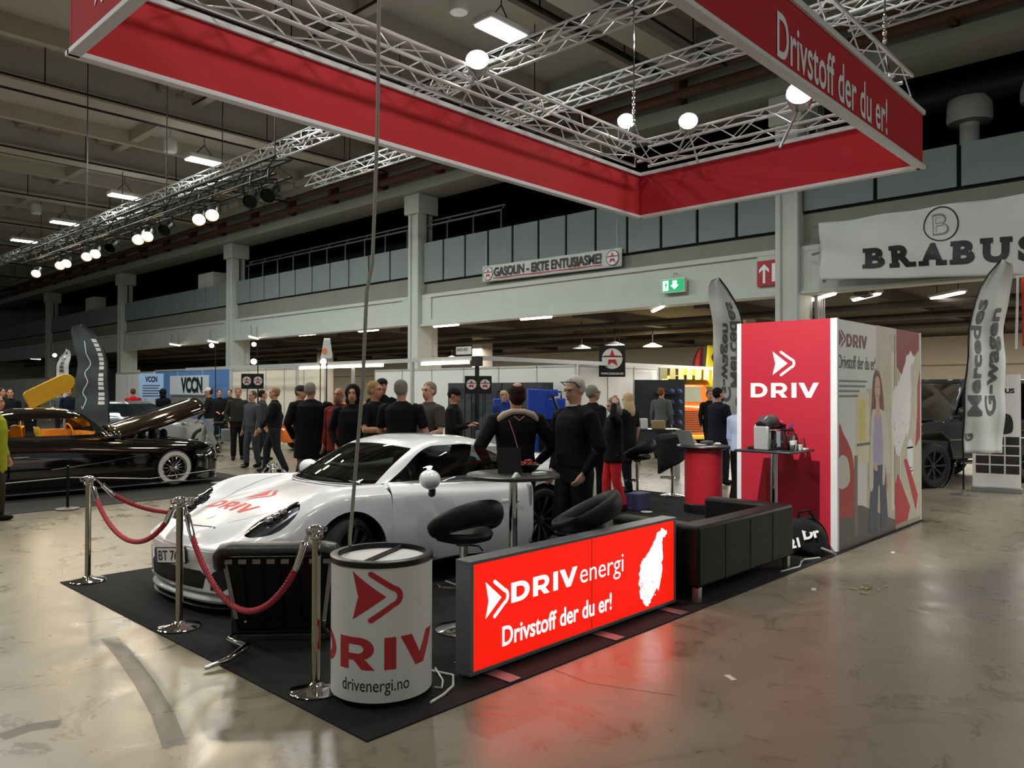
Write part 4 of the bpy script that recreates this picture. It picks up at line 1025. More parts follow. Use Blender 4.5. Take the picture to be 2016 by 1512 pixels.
car = thing('sports_car', 'white sports car with red arrow logo on its bonnet and its door open', 'car', (2.711, 6.204, .008), R(1.5))
TW = [(0, .50), (.05, .63), (.15, .745), (.3, .83), (.55, .885), (.99, .915), (1.4, .90), (1.8, .888), (2.4, .888), (2.9, .90), (3.45, .935), (3.9, .925), (4.25, .86), (4.45, .76), (4.56, .62)]
TC = [(0, .585), (.05, .61), (.15, .645), (.3, .69), (.6, .765), (1.0, .83), (1.3, .872), (1.5, .89), (2.4, .90), (3.0, .93), (3.45, .95), (3.9, .93), (4.2, .89), (4.45, .83), (4.56, .78)]
TF = [(0, .51), (.05, .525), (.15, .562), (.3, .655), (.45, .745), (.6, .82), (.8, .885), (1.0, .91), (1.3, .90), (1.6, .89), (2.4, .875), (3.0, .92), (3.45, .965), (3.9, .93), (4.2, .87), (4.45, .80), (4.56, .75)]
TZ0 = [(0, .17), (.6, .14), (1, .16), (3.5, .17), (4.1, .2), (4.56, .32)]
def bsec(x):
    w, zc, zf, z0 = cr(TW, x), cr(TC, x), cr(TF, x), cr(TZ0, x)
    zm = .52 if x > .3 else .44 + .08 * x / .3
    hood = min(1, x / .5)
    return [(0, zc), (.35 * w, zc - .004 - .006 * hood), (.58 * w, min(zc, zf) - .012 - .016 * hood * (1 if x < 1.5 else 0)), (.78 * w, zf), (.90 * w, zf - .028 - .02 * hood), (.965 * w, zf - .11), (.995 * w, zm + .06), (w, zm - .06), (.985 * w, .33), (.955 * w, z0 + .05), (.93 * w, z0), (0, z0)]
XS = [0, .02, .05, .09, .15] + [.15 + .06 * k for k in range(1, 70) if .15 + .06 * k < 4.5] + [4.5, 4.53, 4.56]
NS = 44
def bulge(x, y, z):
    k = math.exp(-x / .28)
    return x - .0 + k * (.50 * max(0, z - .50) ** 1.15 - .05 * max(0, .42 - z) + .16 * max(0, .24 - z))
vs = []; fs = []
rows = []
for x in XS:
    half = spl(bsec(x), NS); rows.append([(bulge(x, y, z), y, z) for y, z in half])
n1 = 2 * NS
for r_ in rows: vs += [(x, y, z) for x, y, z in r_] + [(x, -y, z) for x, y, z in r_[-2:0:-1]]
for i in range(len(XS) - 1):
    for k in range(n1): fs.append((i * n1 + k, i * n1 + (k + 1) % n1, (i + 1) * n1 + (k + 1) % n1, (i + 1) * n1 + k))
# front and rear faces, closed with rings that shrink to the centre line
for first, base in ((True, 0), (False, (len(XS) - 1) * n1)):
    prev = list(range(base, base + n1))
    for s in (.82, .62, .4, .2, 0):
        kk = len(vs); bulged = -.075 * (1 - s * s) if first else .05 * (1 - s * s)
        for k in range(n1):
            x, y, z = vs[base + k]; zz = z if abs(z - .3) < 9 else z
            vs.append((x + bulged * math.exp(-abs(z - .4) * 1.2), y * s, z))
        cur = list(range(kk, kk + n1))
        for k in range(n1): fs.append((prev[k], cur[k], cur[(k + 1) % n1], prev[(k + 1) % n1]) if first else (prev[k], prev[(k + 1) % n1], cur[(k + 1) % n1], cur[k]))
        prev = cur
BODY = (vs, [f_[::-1] for f_ in fs]); WF, WR_ = (1.0, .335), (3.457, .35)
_, BODY = split(BODY, lambda p: (max(math.hypot(p[0] - WF[0], p[2] - WF[1]) - .385, .5 - abs(p[1]))))
_, BODY = split(BODY, lambda p: (max(math.hypot(p[0] - WR_[0], p[2] - WR_[1]) - .395, .5 - abs(p[1]))))
# open the cabin
_, BODY = split(BODY, lambda p: max(1.45 + .10 * (abs(p[1]) / .6) ** 2 - p[0], p[0] - 3.3, abs(p[1]) - .70, .8 - p[2]))
TREE = bvh(BODY)
# lamps
def lampphi(sy):
    def f(p):
        if p[1] * sy < 0 or p[0] > 1.2 or p[2] < .5: return 1
        a = (p[0] - .42); b = (sy * p[1] - .665)
        u = a * .93 + b * .37; v = -a * .37 + b * .93
        return (u / .215) ** 2 + (v / .138) ** 2 - 1
    return f
LAMPG = thin_glass('lamp_cover', 'd5d9dc', .02)
RIMK = mat('lamp_surround', '3a3a3d', .25)
for sy in (-1, 1):
    lp, BODY = split(BODY, lampphi(sy))
    ctr = 0
    L = (([tuple(V(p) - V((-.02, 0, .03))) for p in lp[0]]), lp[1])
    g = mk(lp, 'headlamp', LAMPG, car)
    inner, ring = split(L, lambda p, f=lampphi(sy): f((p[0] - .02, p[1], p[2] + .03)) + .25)
    mk(ring, 'lamp_ring', RIMK, g); mk(inner, 'lamp_bowl', mat('lamp_bowl', '85878c', .25, .8), g)
    m = MB()
    for dx, dz in ((-.05, -.01), (.05, .045), (-.0, .02)):
        m.lathe([(0, -.03), (.045, -.02), (.055, .012), (.0, .02)], 16, (.45 + dx, sy * (.665 + dx * .35), .68 + dz), axis='x')
    m.build('projector', CHROME, g)
# door cut out of the left side (the side towards the aisle)
HXD, DXE = 1.45, 2.79
def doorphi(p):
    if p[1] > -.5: return 1
    x, z = p[0], p[2]
    e = DXE + .04 * max(0, (z - .55)) - .16 * max(0, .42 - z) ** 1 * 1.3
    r = max(HXD - x, x - e, .24 - z)
    cx_, cz_ = DXE - .14, .38
    return r
DOOR, BODY = split(BODY, doorphi)
mk(BODY, 'body', PAINT, car, solid=.012)
# bonnet print and details
c0 = (0.34, 0, 1.2)
wrap(TREE, cuty(cutx(fit(WORD, .66, .155, -.33, 0), .03), .03), (.40, .06, 1.3), (0, -1, 0), (1, 0, 0), (0, 0, -1)).build('lettering', mat('bonnet_red', 'c02430', .6), car)
wrap(TREE, cuty(cutx(fit(ARROW, .24, .30, -.12, 0), .03), .03), (.63, .06, 1.3), (0, -1, 0), (1, 0, 0), (0, 0, -1)).build('logo', MATS['bonnet_red'], car)
GAP = mat('panel_gap', '2a2a2c', .8)
SOFTG = mat('soft_panel_gap', '8f9092', .7)
def seam(p2, z, d, m_, w=.008, nm='panel_gap', ax=((1, 0, 0), (0, 1, 0))):
    return wrap(TREE, cutx(cuty(fill2d([stroke(p2, w)]), .05), .05), z, ax[0], ax[1], d, .0015).build(nm, m_, car)
seam(sm([(.24, -.28), (.20, 0), (.24, .28)][:3], 1)[:3] if 0 else [(.15, -.27), (.118, -.14), (.108, 0), (.118, .14), (.15, .27)], (0, 0, 1.3), (0, 0, -1), GAP, .014, 'bonnet_slot')
for sy in (-1, 1): seam([(.25, sy * .30), (.45, sy * .42), (.8, sy * .56), (1.15, sy * .63), (1.42, sy * .66)], (0, 0, 1.3), (0, 0, -1), SOFTG, .006, 'bonnet_seam')
wrap(TREE, cuty(cutx(fit(fill2d([arc(0, 0, .5, 0, 360, 24)]), .055, .075, -.0275, 0), .02), .02), (.22, 0, 1.2), (0, 1, 0), (1, 0, 0), (0, 0, -1), .003).build('bonnet_badge', mat('badge_grey', '8d8a86', .3, .6), car)
# front air intakes, lip, plate
GRL = mat('grille_black', '0d0d0e', .6)
def onnose(lp, nm, m_, off=.003):
    return wrap(TREE, cutx(cuty(fill2d([lp]), .025), .025), (-1.5, 0, 0), (0, 1, 0), (0, 0, 1), (1, 0, 0), off).build(nm, m_, car)
onnose([(-.42, .20), (.42, .20), (.46, .30), (.40, .335), (-.40, .335), (-.46, .30)], 'air_intake', GRL)
for sy in (-1, 1):
    onnose([(sy * .50, .20), (sy * .60, .19), (sy * .70, .28), (sy * .71, .38), (sy * .64, .40), (sy * .52, .33)], 'side_intake', GRL)
    onnose([(sy * .60, .405), (sy * .76, .43), (sy * .76, .45), (sy * .60, .425)], 'indicator_strip', mat('smoke_lens', '4a4a4c', .2))
m = MB()
def lipf(u, v):
    y = -.80 + 1.6 * u; x = .02 + .30 * abs(y / .80) ** 3.2 - .05
    return (x - .06 * (1 - v) + .05, y, .085 + .035 * v)
def lipf2(u, v): p = lipf(u, 0); q = 2 * PI * v; return (p[0] + .05 + .075 * math.cos(q), p[1], .118 + .035 * math.sin(q))
m.grid(lipf2, 40, 12); m.build('front_lip', mat('lip_white', 'c9d2d4', .3, coat=.6), car)
m = MB(); m.grid(lambda u, v: (lipf2(u, v)[0] + .01, lipf2(u, v)[1] * 1.0, lipf2(u, v)[2] * .4 + .012), 40, 12); m.build('splitter', BLACK, car)
pl = bpy.data.objects.new('number_plate', None); col.objects.link(pl); pl.parent = car; pl.location = (-.088, .0, .405); pl.rotation_euler = (0, R(-8), R(-90))
MB().box(-.27, .27, .004, .016, -.065, .065).build('plate_frame', BLACK, pl, bevel=.004)
MB().box(-.26, .26, 0, .004, -.055, .055).build('plate', mat('plate_white', 'd5d6d6', .4), pl, smooth=False)
MB().box(-.26, -.215, -.001, .0, -.055, .055).build('plate_band', mat('plate_blue', '20306a', .4), pl, smooth=False)
MB().flat2d(fit(text2d('BT 764', .015), .42, .08, -.19, -.04), (0, -.002, 0), (1, 0, 0), (0, 0, 1)).build('plate_number', KINK, pl, smooth=False)
# wheels and wells
wheel(car, (WF[0], -.775, WF[1]), .335, .25, TYRE, RIMB, 10, .76, ang=R(20))
wheel(car, (WF[0], .775, WF[1]), .335, .25, TYRE, RIMB, 10, .76, ang=R(20), face=1)
wheel(car, (WR_[0], -.785, WR_[1]), .35, .28, TYRE, RIMB, 10, .76)
wheel(car, (WR_[0], .785, WR_[1]), .35, .28, TYRE, RIMB, 10, .76, face=1)
for (x, z), r_ in ((WF, .40), (WR_, .41)):
    for sy in (-1, 1):
        MB().lathe([(r_ - .008, sy * .80), (r_ - .008, sy * .48), (0, sy * .48)], 40, (x, 0, z), axis='y', cap=False).build('wheel_well', WELL, car)
        # rolled lip of the arch, light falls on it
# underfloor and cabin tub
MB().box(.3, 4.3, -.8, .8, .13, .16).build('underfloor', BLACK, car, smooth=False)
m = MB(); m.box(1.45, 3.3, -.72, .72, .2, .24); m.box(1.42, 1.47, -.72, .72, .2, .82); m.box(3.2, 3.3, -.7, .7, .2, .95); m.build('cabin_tub', INT, car, smooth=False)
# greenhouse
ZR = [(1.22, .875), (1.4, .965), (1.6, 1.06), (1.8, 1.145), (1.95, 1.20), (2.1, 1.24), (2.4, 1.27), (2.7, 1.262), (3.0, 1.215), (3.3, 1.135), (3.6, 1.04), (3.9, .945), (4.05, .90)]
def gsec(x):
    zr = cr(ZR, x); k = max(.0, (zr - .865) / .405); zb = .86 + .05 * max(0, min(1, (x - 2.6) / .8))
    tp_ = .76 - .0 * k if x < 3 else .76 - .10 * (x - 3)
    return [(0, zr), (.28, zr - .006), (.46, zr - .022 * k - .006), (.56 + .04 * (1 - k), zr - .06 * k - .01), (.625 + .03 * (1 - k), zr - .14 * k - .012), (.70, zb + .42 * (zr - zb) * .9), (tp_ - .005, zb + .04 * k), (tp_ + .0, zb - .03)]
gx_ = [1.22 + .035 * k for k in range(82)]
vs = []; fs = []; NG = 40
for x in gx_:
    half = spl(gsec(x), NG); z0 = half[0][1]
    fr_ = max(0, min(1, (2.25 - x) / 1.0))
    row = [(x + fr_ * .24 * (min(abs(y), .7) / .7) ** 2.2, y, z) for y, z in half]
    vs += [(a, -b, c) for a, b, c in row[::-1]] + row[1:]
ng = 2 * NG + 1
for i in range(len(gx_) - 1):
    for k in range(ng - 1): fs.append((i * ng + k, i * ng + k + 1, (i + 1) * ng + k + 1, (i + 1) * ng + k))
GH = (vs, [f_[::-1] for f_ in fs])
def wsphi(p):
    x, y, z = p; s = max(0, min(1, (z - .88) / .32))
    return max(abs(y) - (.625 - .13 * s), z - (1.198 - .03 * (y / .5) ** 2), .885 - z + .02 * 0, x - 2.2)
WS, GH = split(GH, wsphi)
def sidephi(p, g=0):
    x, y, z = p; ay = abs(y); zr = cr(ZR, x)
    top = 1.185 + g - .20 * max(0, 2.15 - x) ** 1.3 * 1.9 - .55 * max(0, x - 2.55) ** 1.9
    s = max(0, min(1, (z - .88) / .32))
    return max(.60 - .13 * s - g - ay + .085, z - top, .895 - g - z, x - (3.22 + g))
SW, GH = split(GH, sidephi)
RWn, GH = split(GH, lambda p: max(3.02 - p[0] + .35 * abs(p[1]) ** 2, p[0] - 3.72, abs(p[1]) - (.53 - .10 * max(0, p[0] - 3.1))))
mk(GH, 'roof', PAINT, car, solid=.01)
mk(WS, 'windscreen', GLASS, car); mk(RWn, 'rear_window', GLASS, car)
SL_, SR_ = split(SW, lambda p: p[1])
mk(SR_, 'side_window', GLASS, car)
SLq, SLd = split(SL_, lambda p: DXE - .02 - p[0])
mk(SLq, 'quarter_window', GLASS, car)
# black band round the glass and wiper
m = MB(); m.tube([(1.36, -.55, .885), (1.36, -.1, .915), (1.42, .35, .915)], .012, 6); m.tube([(1.30, .1, .895), (1.40, .5, .90)], .01, 6); m.build('wiper', BLACK, car)
m = MB(); m.grid(lambda u, v: (1.26 + .24 * (abs(-.68 + 1.36 * u) / .7) ** 2.2 + .09 * v - .03, -.68 + 1.36 * u, .872 + .006 * v + .01), 30, 3); m.build('cowl', BLACK, car)
# interior: dash, seats, steering wheel, belt
m = MB(); m.tube([(1.72, -.66, .80), (1.66, -.35, .86), (1.66, .3, .85), (1.72, .66, .80)], .10, 12, flat=.7); m.build('dashboard', mat('dash_grey', '3a3b3d', .6), car)
m = MB(); m.ell((1.62, -.33, .905), .16, .20, .035, 20, 8); m.build('instrument_hood', mat('dash_light', '6a6e70', .5), car)
m = MB(); m.tube([(1.92 + .08 * math.sin(a), -.37 + .175 * math.cos(a), .82 + .175 * math.sin(a)) for a in [2 * PI * k / 24 for k in range(24)]], .016, 8, closed=True); m.tube([(1.9, -.53, .82), (1.88, -.37, .80), (1.9, -.21, .82)], .014, 6); m.tube([(1.88, -.37, .80), (1.7, -.37, .76)], .03, 8); m.build('steering_wheel', BLACK, car)
for y in (-.37, .37):
    m = MB(); m.box(2.05, 2.55, y - .24, y + .24, .26, .42); m.build('seat', INT, car, bevel=.05, seg=3)
    m = MB(); m.obox((2.66, y, .72), (.06, 0, -.012), (0, .235, 0), (.08, 0, .33)); m.obox((2.76, y, 1.08), (.045, 0, 0), (0, .13, 0), (.02, 0, .09)); m.build('seat_back', INT, car, bevel=.04, seg=3)
m = MB(); m.tube([(2.75, -.60, 1.0), (2.66, -.56, .8), (2.5, -.5, .5)], .025, 6, flat=.25); m.build('seat_belt', mat('belt_red', 'b02a30', .7), car)
# roll cage tubes show as grey lines through the glass
m = MB(); m.tube([(2.0, .55, 1.10), (1.75, .62, .95), (1.6, .64, .88)], .018, 8); m.tube([(1.72, -.6, .94), (1.72, .6, .98)], .012, 8); m.build('inner_trim', mat('trim_dark', '3c4042', .5), car)
# rear wing
m = MB()
def wing(u, v):
    y = -.72 + 1.44 * u; a = 2 * PI * v
    return (4.42 + .17 * math.cos(a), y, 1.17 + .016 * math.sin(a) + .02 * math.cos(a) * -1 + .02 * (1 - (y / .72) ** 2))
m.grid(wing, 24, 16); m.build('rear_wing', PAINT, car)
for sy in (-1, 1):
    m = MB(); m.prism([(4.22, .86), (4.44, .82), (4.62, 1.10), (4.62, 1.25), (4.30, 1.22), (4.34, 1.08)], (0, sy * .72, 0), (1, 0, 0), (0, 0, 1), (0, .03 * sy, 0))
    m.build('wing_endplate', PAINT, car, bevel=.008)
m = MB(); m.prism([(3.6, .92), (4.25, .85), (4.5, .80), (4.52, .93), (4.3, .98), (3.75, 1.0)], (0, -.6, 0), (1, 0, 0), (0, 0, 1), (0, 1.2, 0)); m.build('ducktail', PAINT, car, bevel=.03, seg=3)
# opened door, hinged at its front edge
dr = bpy.data.objects.new('door', None); col.objects.link(dr); dr.parent = car; dr.location = (HXD, -.885, 0); dr.rotation_euler = (0, 0, R(-24))
def rel(vf): return ([(p[0] - HXD, p[1] + .885, p[2]) for p in vf[0]], vf[1])
mk(rel(DOOR), 'door_skin', PAINT, dr, solid=.012)
mk(rel(SLd), 'door_window', GLASS, dr)
m = MB(); m.box(.05, 1.28, .05, .11, .28, .80); m.box(.1, 1.2, .08, .16, .45, .6); m.build('door_lining', INT, dr, bevel=.02)
m = MB(); m.tube([(1.02, .02 - .03, .70), (1.08, -.032, .705), (1.18, -.03, .70)], .016, 8, flat=.6); m.build('door_handle', PAINT, dr)
m = MB(); m.box(1.30, 1.335, -.0, .12, .3, .84); m.build('door_edge', mat('door_edge_grey', '9a9a9b', .4), dr, bevel=.01)
m = MB(); m.tube([(1.30, .1, .86), (1.28, .12, 1.0), (1.20, .19, 1.17)], .014, 8); m.build('window_post', SILVERP, dr)
mr = bpy.data.objects.new('mirror', None); col.objects.link(mr); mr.parent = dr; mr.location = (.28, -.10, .90)
m = MB(); m.ell((.0, -.06, .05), .09, .13, .085, 20, 12); m.build('mirror_shell', PAINT, mr)
m = MB(); m.tube([(.02, -.03, .0), (.05, .02, -.06), (.06, .07, -.09)], [.035, .03, .035], 10); m.build('mirror_foot', BLACK, mr)
m = MB(); m.lathe([(0, .045), (.055, .043)], 20, (.03, -.06, .045), axis='x'); m.build('mirror_glass', CHROME, mr)

mo = dup(mr, parent=car, loc=(1.85, .93, .85)); mo.rotation_euler = (0, 0, PI)
# ---------------------------------------------------------------- black custom car
BPAINT = mat('black_car_paint', '080606', .07, coat=1, var=.02)
YEL = mat('yellow_upholstery', 'd9a21c', .6, var=.12, bump=.1, bscale=20)
YELT = mat('tan_upholstery', 'c9862e', .6, var=.15)
WWALL = mat('whitewall', 'cfccc2', .6)
cu = thing('custom_car', 'low black custom car with raised bonnet, whitewall tyre and yellow interior', 'car', (6.88, 14.78, .008), PI)
cw = [(0, .60), (.1, .74), (.3, .86), (.7, .93), (1.5, .94), (2.6, .93), (3.8, .93), (4.6, .88), (5.1, .7), (5.3, .5)]
cz = [(0, .62), (.1, .70), (.3, .76), (.7, .82), (1.3, .85), (2.2, .90), (2.6, .93), (3.8, .95), (4.6, .88), (5.1, .72), (5.3, .6)]
vs = []; fs = []; xs = [0, .04, .1, .2] + [.3 + .1 * k for k in range(50)] + [5.3]
for x in xs:
    w_, z_ = cr(cw, x), cr(cz, x)
    half = spl([(0, z_ + .02), (.4 * w_, z_ + .015), (.72 * w_, z_ + .0), (.9 * w_, z_ - .06), (.98 * w_, z_ - .2), (w_, .42), (.99 * w_, .25), (.96 * w_, .12), (.9 * w_, .09), (0, .09)], 30)
    vs += [(x, y, z) for y, z in half] + [(x, -y, z) for y, z in half[-2:0:-1]]
n1 = 60
for i in range(len(xs) - 1):
    for k in range(n1): fs.append((i * n1 + k, (i + 1) * n1 + k, (i + 1) * n1 + (k + 1) % n1, i * n1 + (k + 1) % n1))
fs.append(tuple(range(n1))); fs.append(tuple(range((len(xs) - 1) * n1, len(xs) * n1))[::-1])
B2 = (vs, fs)
_, B2 = split(B2, lambda p: max(math.hypot(p[0] - .92, p[2] - .33) - .36, .5 - abs(p[1])))
_, B2 = split(B2, lambda p: max(.45 - p[0], p[0] - 1.7, abs(p[1]) - .52, .7 - p[2]))
_, B2 = split(B2, lambda p: max(2.05 - p[0], p[0] - 3.9, abs(p[1]) - .74, .8 - p[2]))
mk(B2, 'body', BPAINT, cu, solid=.012)
for sy in (-1, 1):
    wheel(cu, (.92, sy * .80, .335), .335, .2, TYRE, CHROME, 14, .62, split_sp=False, wall=WWALL, face=sy)
    MB().lathe([(.37, sy * .86), (.37, sy * .48), (0, sy * .48)], 36, (.92, 0, .33), axis='y', cap=False).build('wheel_well', WELL, cu)
vs = []; fs = []; xs = [1.75 + .06 * k for k in range(46)]; zr_ = [(1.75, .91), (2.05, 1.17), (2.35, 1.36), (2.65, 1.42), (3.25, 1.42), (3.85, 1.30), (4.25, 1.08), (4.45, .92)]
for x in xs:
    zr = cr(zr_, x); k = (zr - .9) / .52; half = spl([(0, zr), (.3, zr - .01), (.5, zr - .05 * k - .01), (.62, zr - .14 * k - .015), (.70, .9 + .5 * (zr - .9)), (.78, .93), (.79, .90)], 24)
    vs += [(x + .12 * (min(abs(y), .7) / .7) ** 2 * max(0, min(1, 2.65 - x)), y, z) for y, z in [(-b, c) for b, c in half[::-1]] + half[1:]]
ng = 49
for i in range(len(xs) - 1):
    for k in range(ng - 1): fs.append((i * ng + k, (i + 1) * ng + k, (i + 1) * ng + k + 1, i * ng + k + 1))
G2 = (vs, fs)
_, G2 = split(G2, lambda p: max(.55 - abs(p[1]), 2.17 + .3 * max(0, p[2] - .95) - p[0], p[0] - 3.10, p[2] - 1.25, .97 - p[2]))
_, G2 = split(G2, lambda p: max(.55 - abs(p[1]), 3.22 - p[0], p[0] - 3.9 + .6 * (p[2] - .97), p[2] - 1.24, .97 - p[2]))
Wc, G2 = split(G2, lambda p: max(abs(p[1]) - .53, p[0] - 2.4, 1.0 - p[2], p[2] - 1.33))
mk(G2, 'roof', BPAINT, cu, solid=.012); mk(Wc, 'windscreen', GLASS, cu)
m = MB(); m.box(2.0, 4.0, -.72, .72, .3, .34); m.build('cabin_floor', YELT, cu, smooth=False)
for y in (-.36, .36):
    MB().box(2.45, 2.95, y - .3, y + .3, .34, .62).build('seat', YEL, cu, bevel=.06, seg=3); m = MB(); m.obox((3.0, y, .85), (.07, 0, -.01), (0, .3, 0), (.04, 0, .26)); m.build('seat_back', YEL, cu, bevel=.05, seg=3)
MB().box(3.45, 3.9, -.68, .68, .4, 1.10).build('rear_seat', YEL, cu, bevel=.08, seg=3)
MB().box(2.0, 3.85, -.74, -.70, .5, 1.02).build('door_lining', YELT, cu, bevel=.02); MB().box(1.95, 2.11, -.7, .7, .6, .99).build('dashboard', YELT, cu, bevel=.04)
m = MB(); m.tube([(2.23 + .05 * math.sin(a), -.36 + .2 * math.cos(a), .93 + .19 * math.sin(a)) for a in [2 * PI * k / 22 for k in range(22)]], .014, 6, closed=True); m.build('steering_wheel', YELT, cu)
lamp('POINT', 'custom_car_cabin_light', (6.88 - 2.8, 14.78, 1.25), 9, (1, .8, .5), .15)
# raised bonnet, hinged at the windscreen
m = MB()
def bon(u, v):
    s = u * 2.0; y = (-.66 + 1.32 * v) * (1 - .25 * u ** 3)
    return (1.82 - s * .82, y, .86 + s * .22 + .24 * math.sin(PI * v) ** .5 * (.75 + .25 * u))
m.grid(bon, 18, 16); m.build('bonnet', mat('black_paint_brown_reflection', '1c0e08', .08, coat=1), cu, solid=.06)  # bonnet is black; the brown reflected in it is put into its colour
m = MB(); m.box(.5, 1.65, -.5, .5, .3, .55); m.box(.7, 1.4, -.25, .25, .55, .85)
for k in range(4): m.lathe([(.07, .85), (.07, .95), (.02, .99)], 12, (.75 + .2 * k, 0, 0))
m.build('engine', mat('engine_dark', '2a1b18', .35, .5), cu, bevel=.02)
m = MB(); m.tube([(.0, -.75, .42), (-.1, -.6, .42), (-.12, 0, .42), (-.1, .6, .42), (.0, .75, .42)], .06, 10); m.build('front_bumper', CHROME, cu)
m = MB(); m.tube([(.35, .92, .085), (4.9, .93, .085)], .016, 6); m.tube([(1.4, .945, .60), (2.0, .945, .52), (2.9, .945, .44)], .012, 6); m.tube([(3.2, .94, .66), (4.3, .94, .66), (4.55, .93, .70), (4.3, .94, .63), (3.2, .94, .62)], .01, 6); m.build('chrome_trim', CHROME, cu)
for y in (.62, -.62): MB().lathe([(0, .03), (.09, 0), (.1, -.04), (0, -.05)], 18, (-.0, y, .62), axis='x').build('headlamp', LAMPG, cu)
m = MB()
pd = [(0, 0), (.9, 0)] + arc(.9, .26, .26, -90, 90, 10) + [(.1, .52)] + arc(.1, .42, .1, 90, 180, 5)
m.prism(pd, (2.72, -.84, 1.36), (-.66, 0, .36), (.26, 0, .56), (0, -.07, 0)); m.build('raised_door', YEL, cu, bevel=.03, seg=3)
# barrier in front of it
for i, (px, py) in enumerate(((133, 1003),)):
    p = G(px, py); t = thing('barrier_post', 'dark steel barrier post on the carpet edge in front of the black custom car', 'barrier post', (p.x, p.y, .008))
    MB().lathe([(0, 0), (.16, 0), (.16, .01), (.03, .03), (0, .03)], 26).build('base', SILVERP, t); MB().lathe([(.02, .02), (.02, .62), (0, .63)], 10).build('pole', DARK, t)
    m = MB(); m.tube([(.02, 0, .45), (1.2, .1, .33), (2.9, .35, .40)], .008, 5); m.tube([(-.02, 0, .45), (-1.5, .1, .40)], .008, 5); m.build('barrier_line', SILVERP, t)
p = G(468, 944); tag(MB().box(-.28, .28, -.1, .1, 0, .02).build('leaflet', WPANEL, smooth=False, loc=(p.x - .4, p.y - .4, .009)), 'white leaflet lying on the charcoal carpet behind the white car\'s bonnet', 'leaflet')

# ---------------------------------------------------------------- dark off-road car under the big banner
def offroad():
    t = thing('offroad_car', '', 'car')
    PB = mat('dark_grey_paint', '2b2c2f', .15, coat=1)
    m = MB(); m.prism([(.05, .50), (.05, 1.0), (.12, 1.12), (1.35, 1.20), (4.5, 1.20), (4.5, .50), (3.95, .50), (3.85, .85), (3.65, .98), (3.2, .98), (3.0, .85), (2.9, .50), (1.45, .50), (1.35, .85), (1.15, .98), (.72, .98), (.52, .85), (.42, .50)], (0, -.88, 0), (1, 0, 0), (0, 0, 1), (0, 1.76, 0)); m.build('body', PB, t, bevel=.025, smooth=False)
    m = MB(); m.prism([(1.35, 1.2), (1.72, 1.93), (4.45, 1.95), (4.5, 1.2)], (0, -.82, 0), (1, 0, 0), (0, 0, 1), (0, .05, 0)); 
    m.v = []; m.f = []
    for x0, x1, xt0, xt1 in ((1.35, 1.45, 1.72, 1.80), (2.55, 2.65, 2.58, 2.66), (3.5, 3.6, 3.5, 3.6), (4.38, 4.5, 4.36, 4.46)):
        for sy in (-1, 1): m.prism([(x0, 1.2), (x1, 1.2), (xt1, 1.93), (xt0, 1.93)], (0, sy * .83 - .03, 0), (1, 0, 0), (0, 0, 1), (0, .06, 0))
    m.box(1.70, 4.48, -.82, .82, 1.88, 1.96); m.build('roof', mat('roof_gloss', '3c4044', .08, coat=1), t, bevel=.02)
    m = MB(); m.box(1.75, 4.4, -.80, -.79, 1.2, 1.9); m.box(1.75, 4.4, .79, .80, 1.2, 1.9); m.add([(1.38, -.8, 1.2), (1.38, .8, 1.2), (1.74, .8, 1.9), (1.74, -.8, 1.9)], [(0, 1, 2, 3)]); m.build('windows', GLASS, t, smooth=False)
    MB().box(1.5, 4.45, -.78, .78, .6, 1.22).build('cabin', INT, t, smooth=False)
    MB().box(.1, 1.3, -.62, .62, 1.19, 1.235).build('bonnet_panel', mat('roof_gloss', '3c4044', .08, coat=1), t, bevel=.015)
    for x in (.93, 3.43):
        for sy in (-1, 1):
            wheel(t, (x, sy * .80, .40), .40, .29, TYRE, RIMB, 8, .68, face=sy)
            MB().lathe([(.47, sy * .91), (.50, sy * .93), (.50, sy * .85)], 20, (x, 0, .42), axis='y', a0=PI, a1=2 * PI).build('arch', BLACK, t)
    m = MB(); m.tube([(1.5, -.96, .45), (2.9, -.96, .45)], .035, 8); m.build('side_step', CHROME, t)
    MB().box(-.08, .1, -.86, .86, .5, .8).build('bumper', PB, t, bevel=.03)
    for sy in (-1, 1): MB().lathe([(0, -.02), (.11, -.01), (.12, .04), (0, .04)], 18, (.03, sy * .66, .96), axis='x').build('headlamp', LAMPG, t)
    m = MB(); m.tube([(1.35, -.88, .85), (1.9, -.9, .85), (4.4, -.9, .85)], .012, 5); m.build('side_trim', SILVERP, t)
    m = MB(); m.ell((1.55, -1.0, 1.36), .07, .11, .09); m.build('mirror', PB, t)
    return t
o = offroad(); p = G(1829, 962); a = math.atan2(-.42, .9)
def put_off(o, px, py, a):
    p = G(px, py); c, s = math.cos(a), math.sin(a); o.rotation_euler = (0, 0, a)
    o.location = (p.x - (c * .93 + s * .80), p.y - (s * .93 - c * .80), 0)
put_off(o, 1829, 960, a); o['label'] = 'dark grey boxy off-road car right of the printed stand cabin'
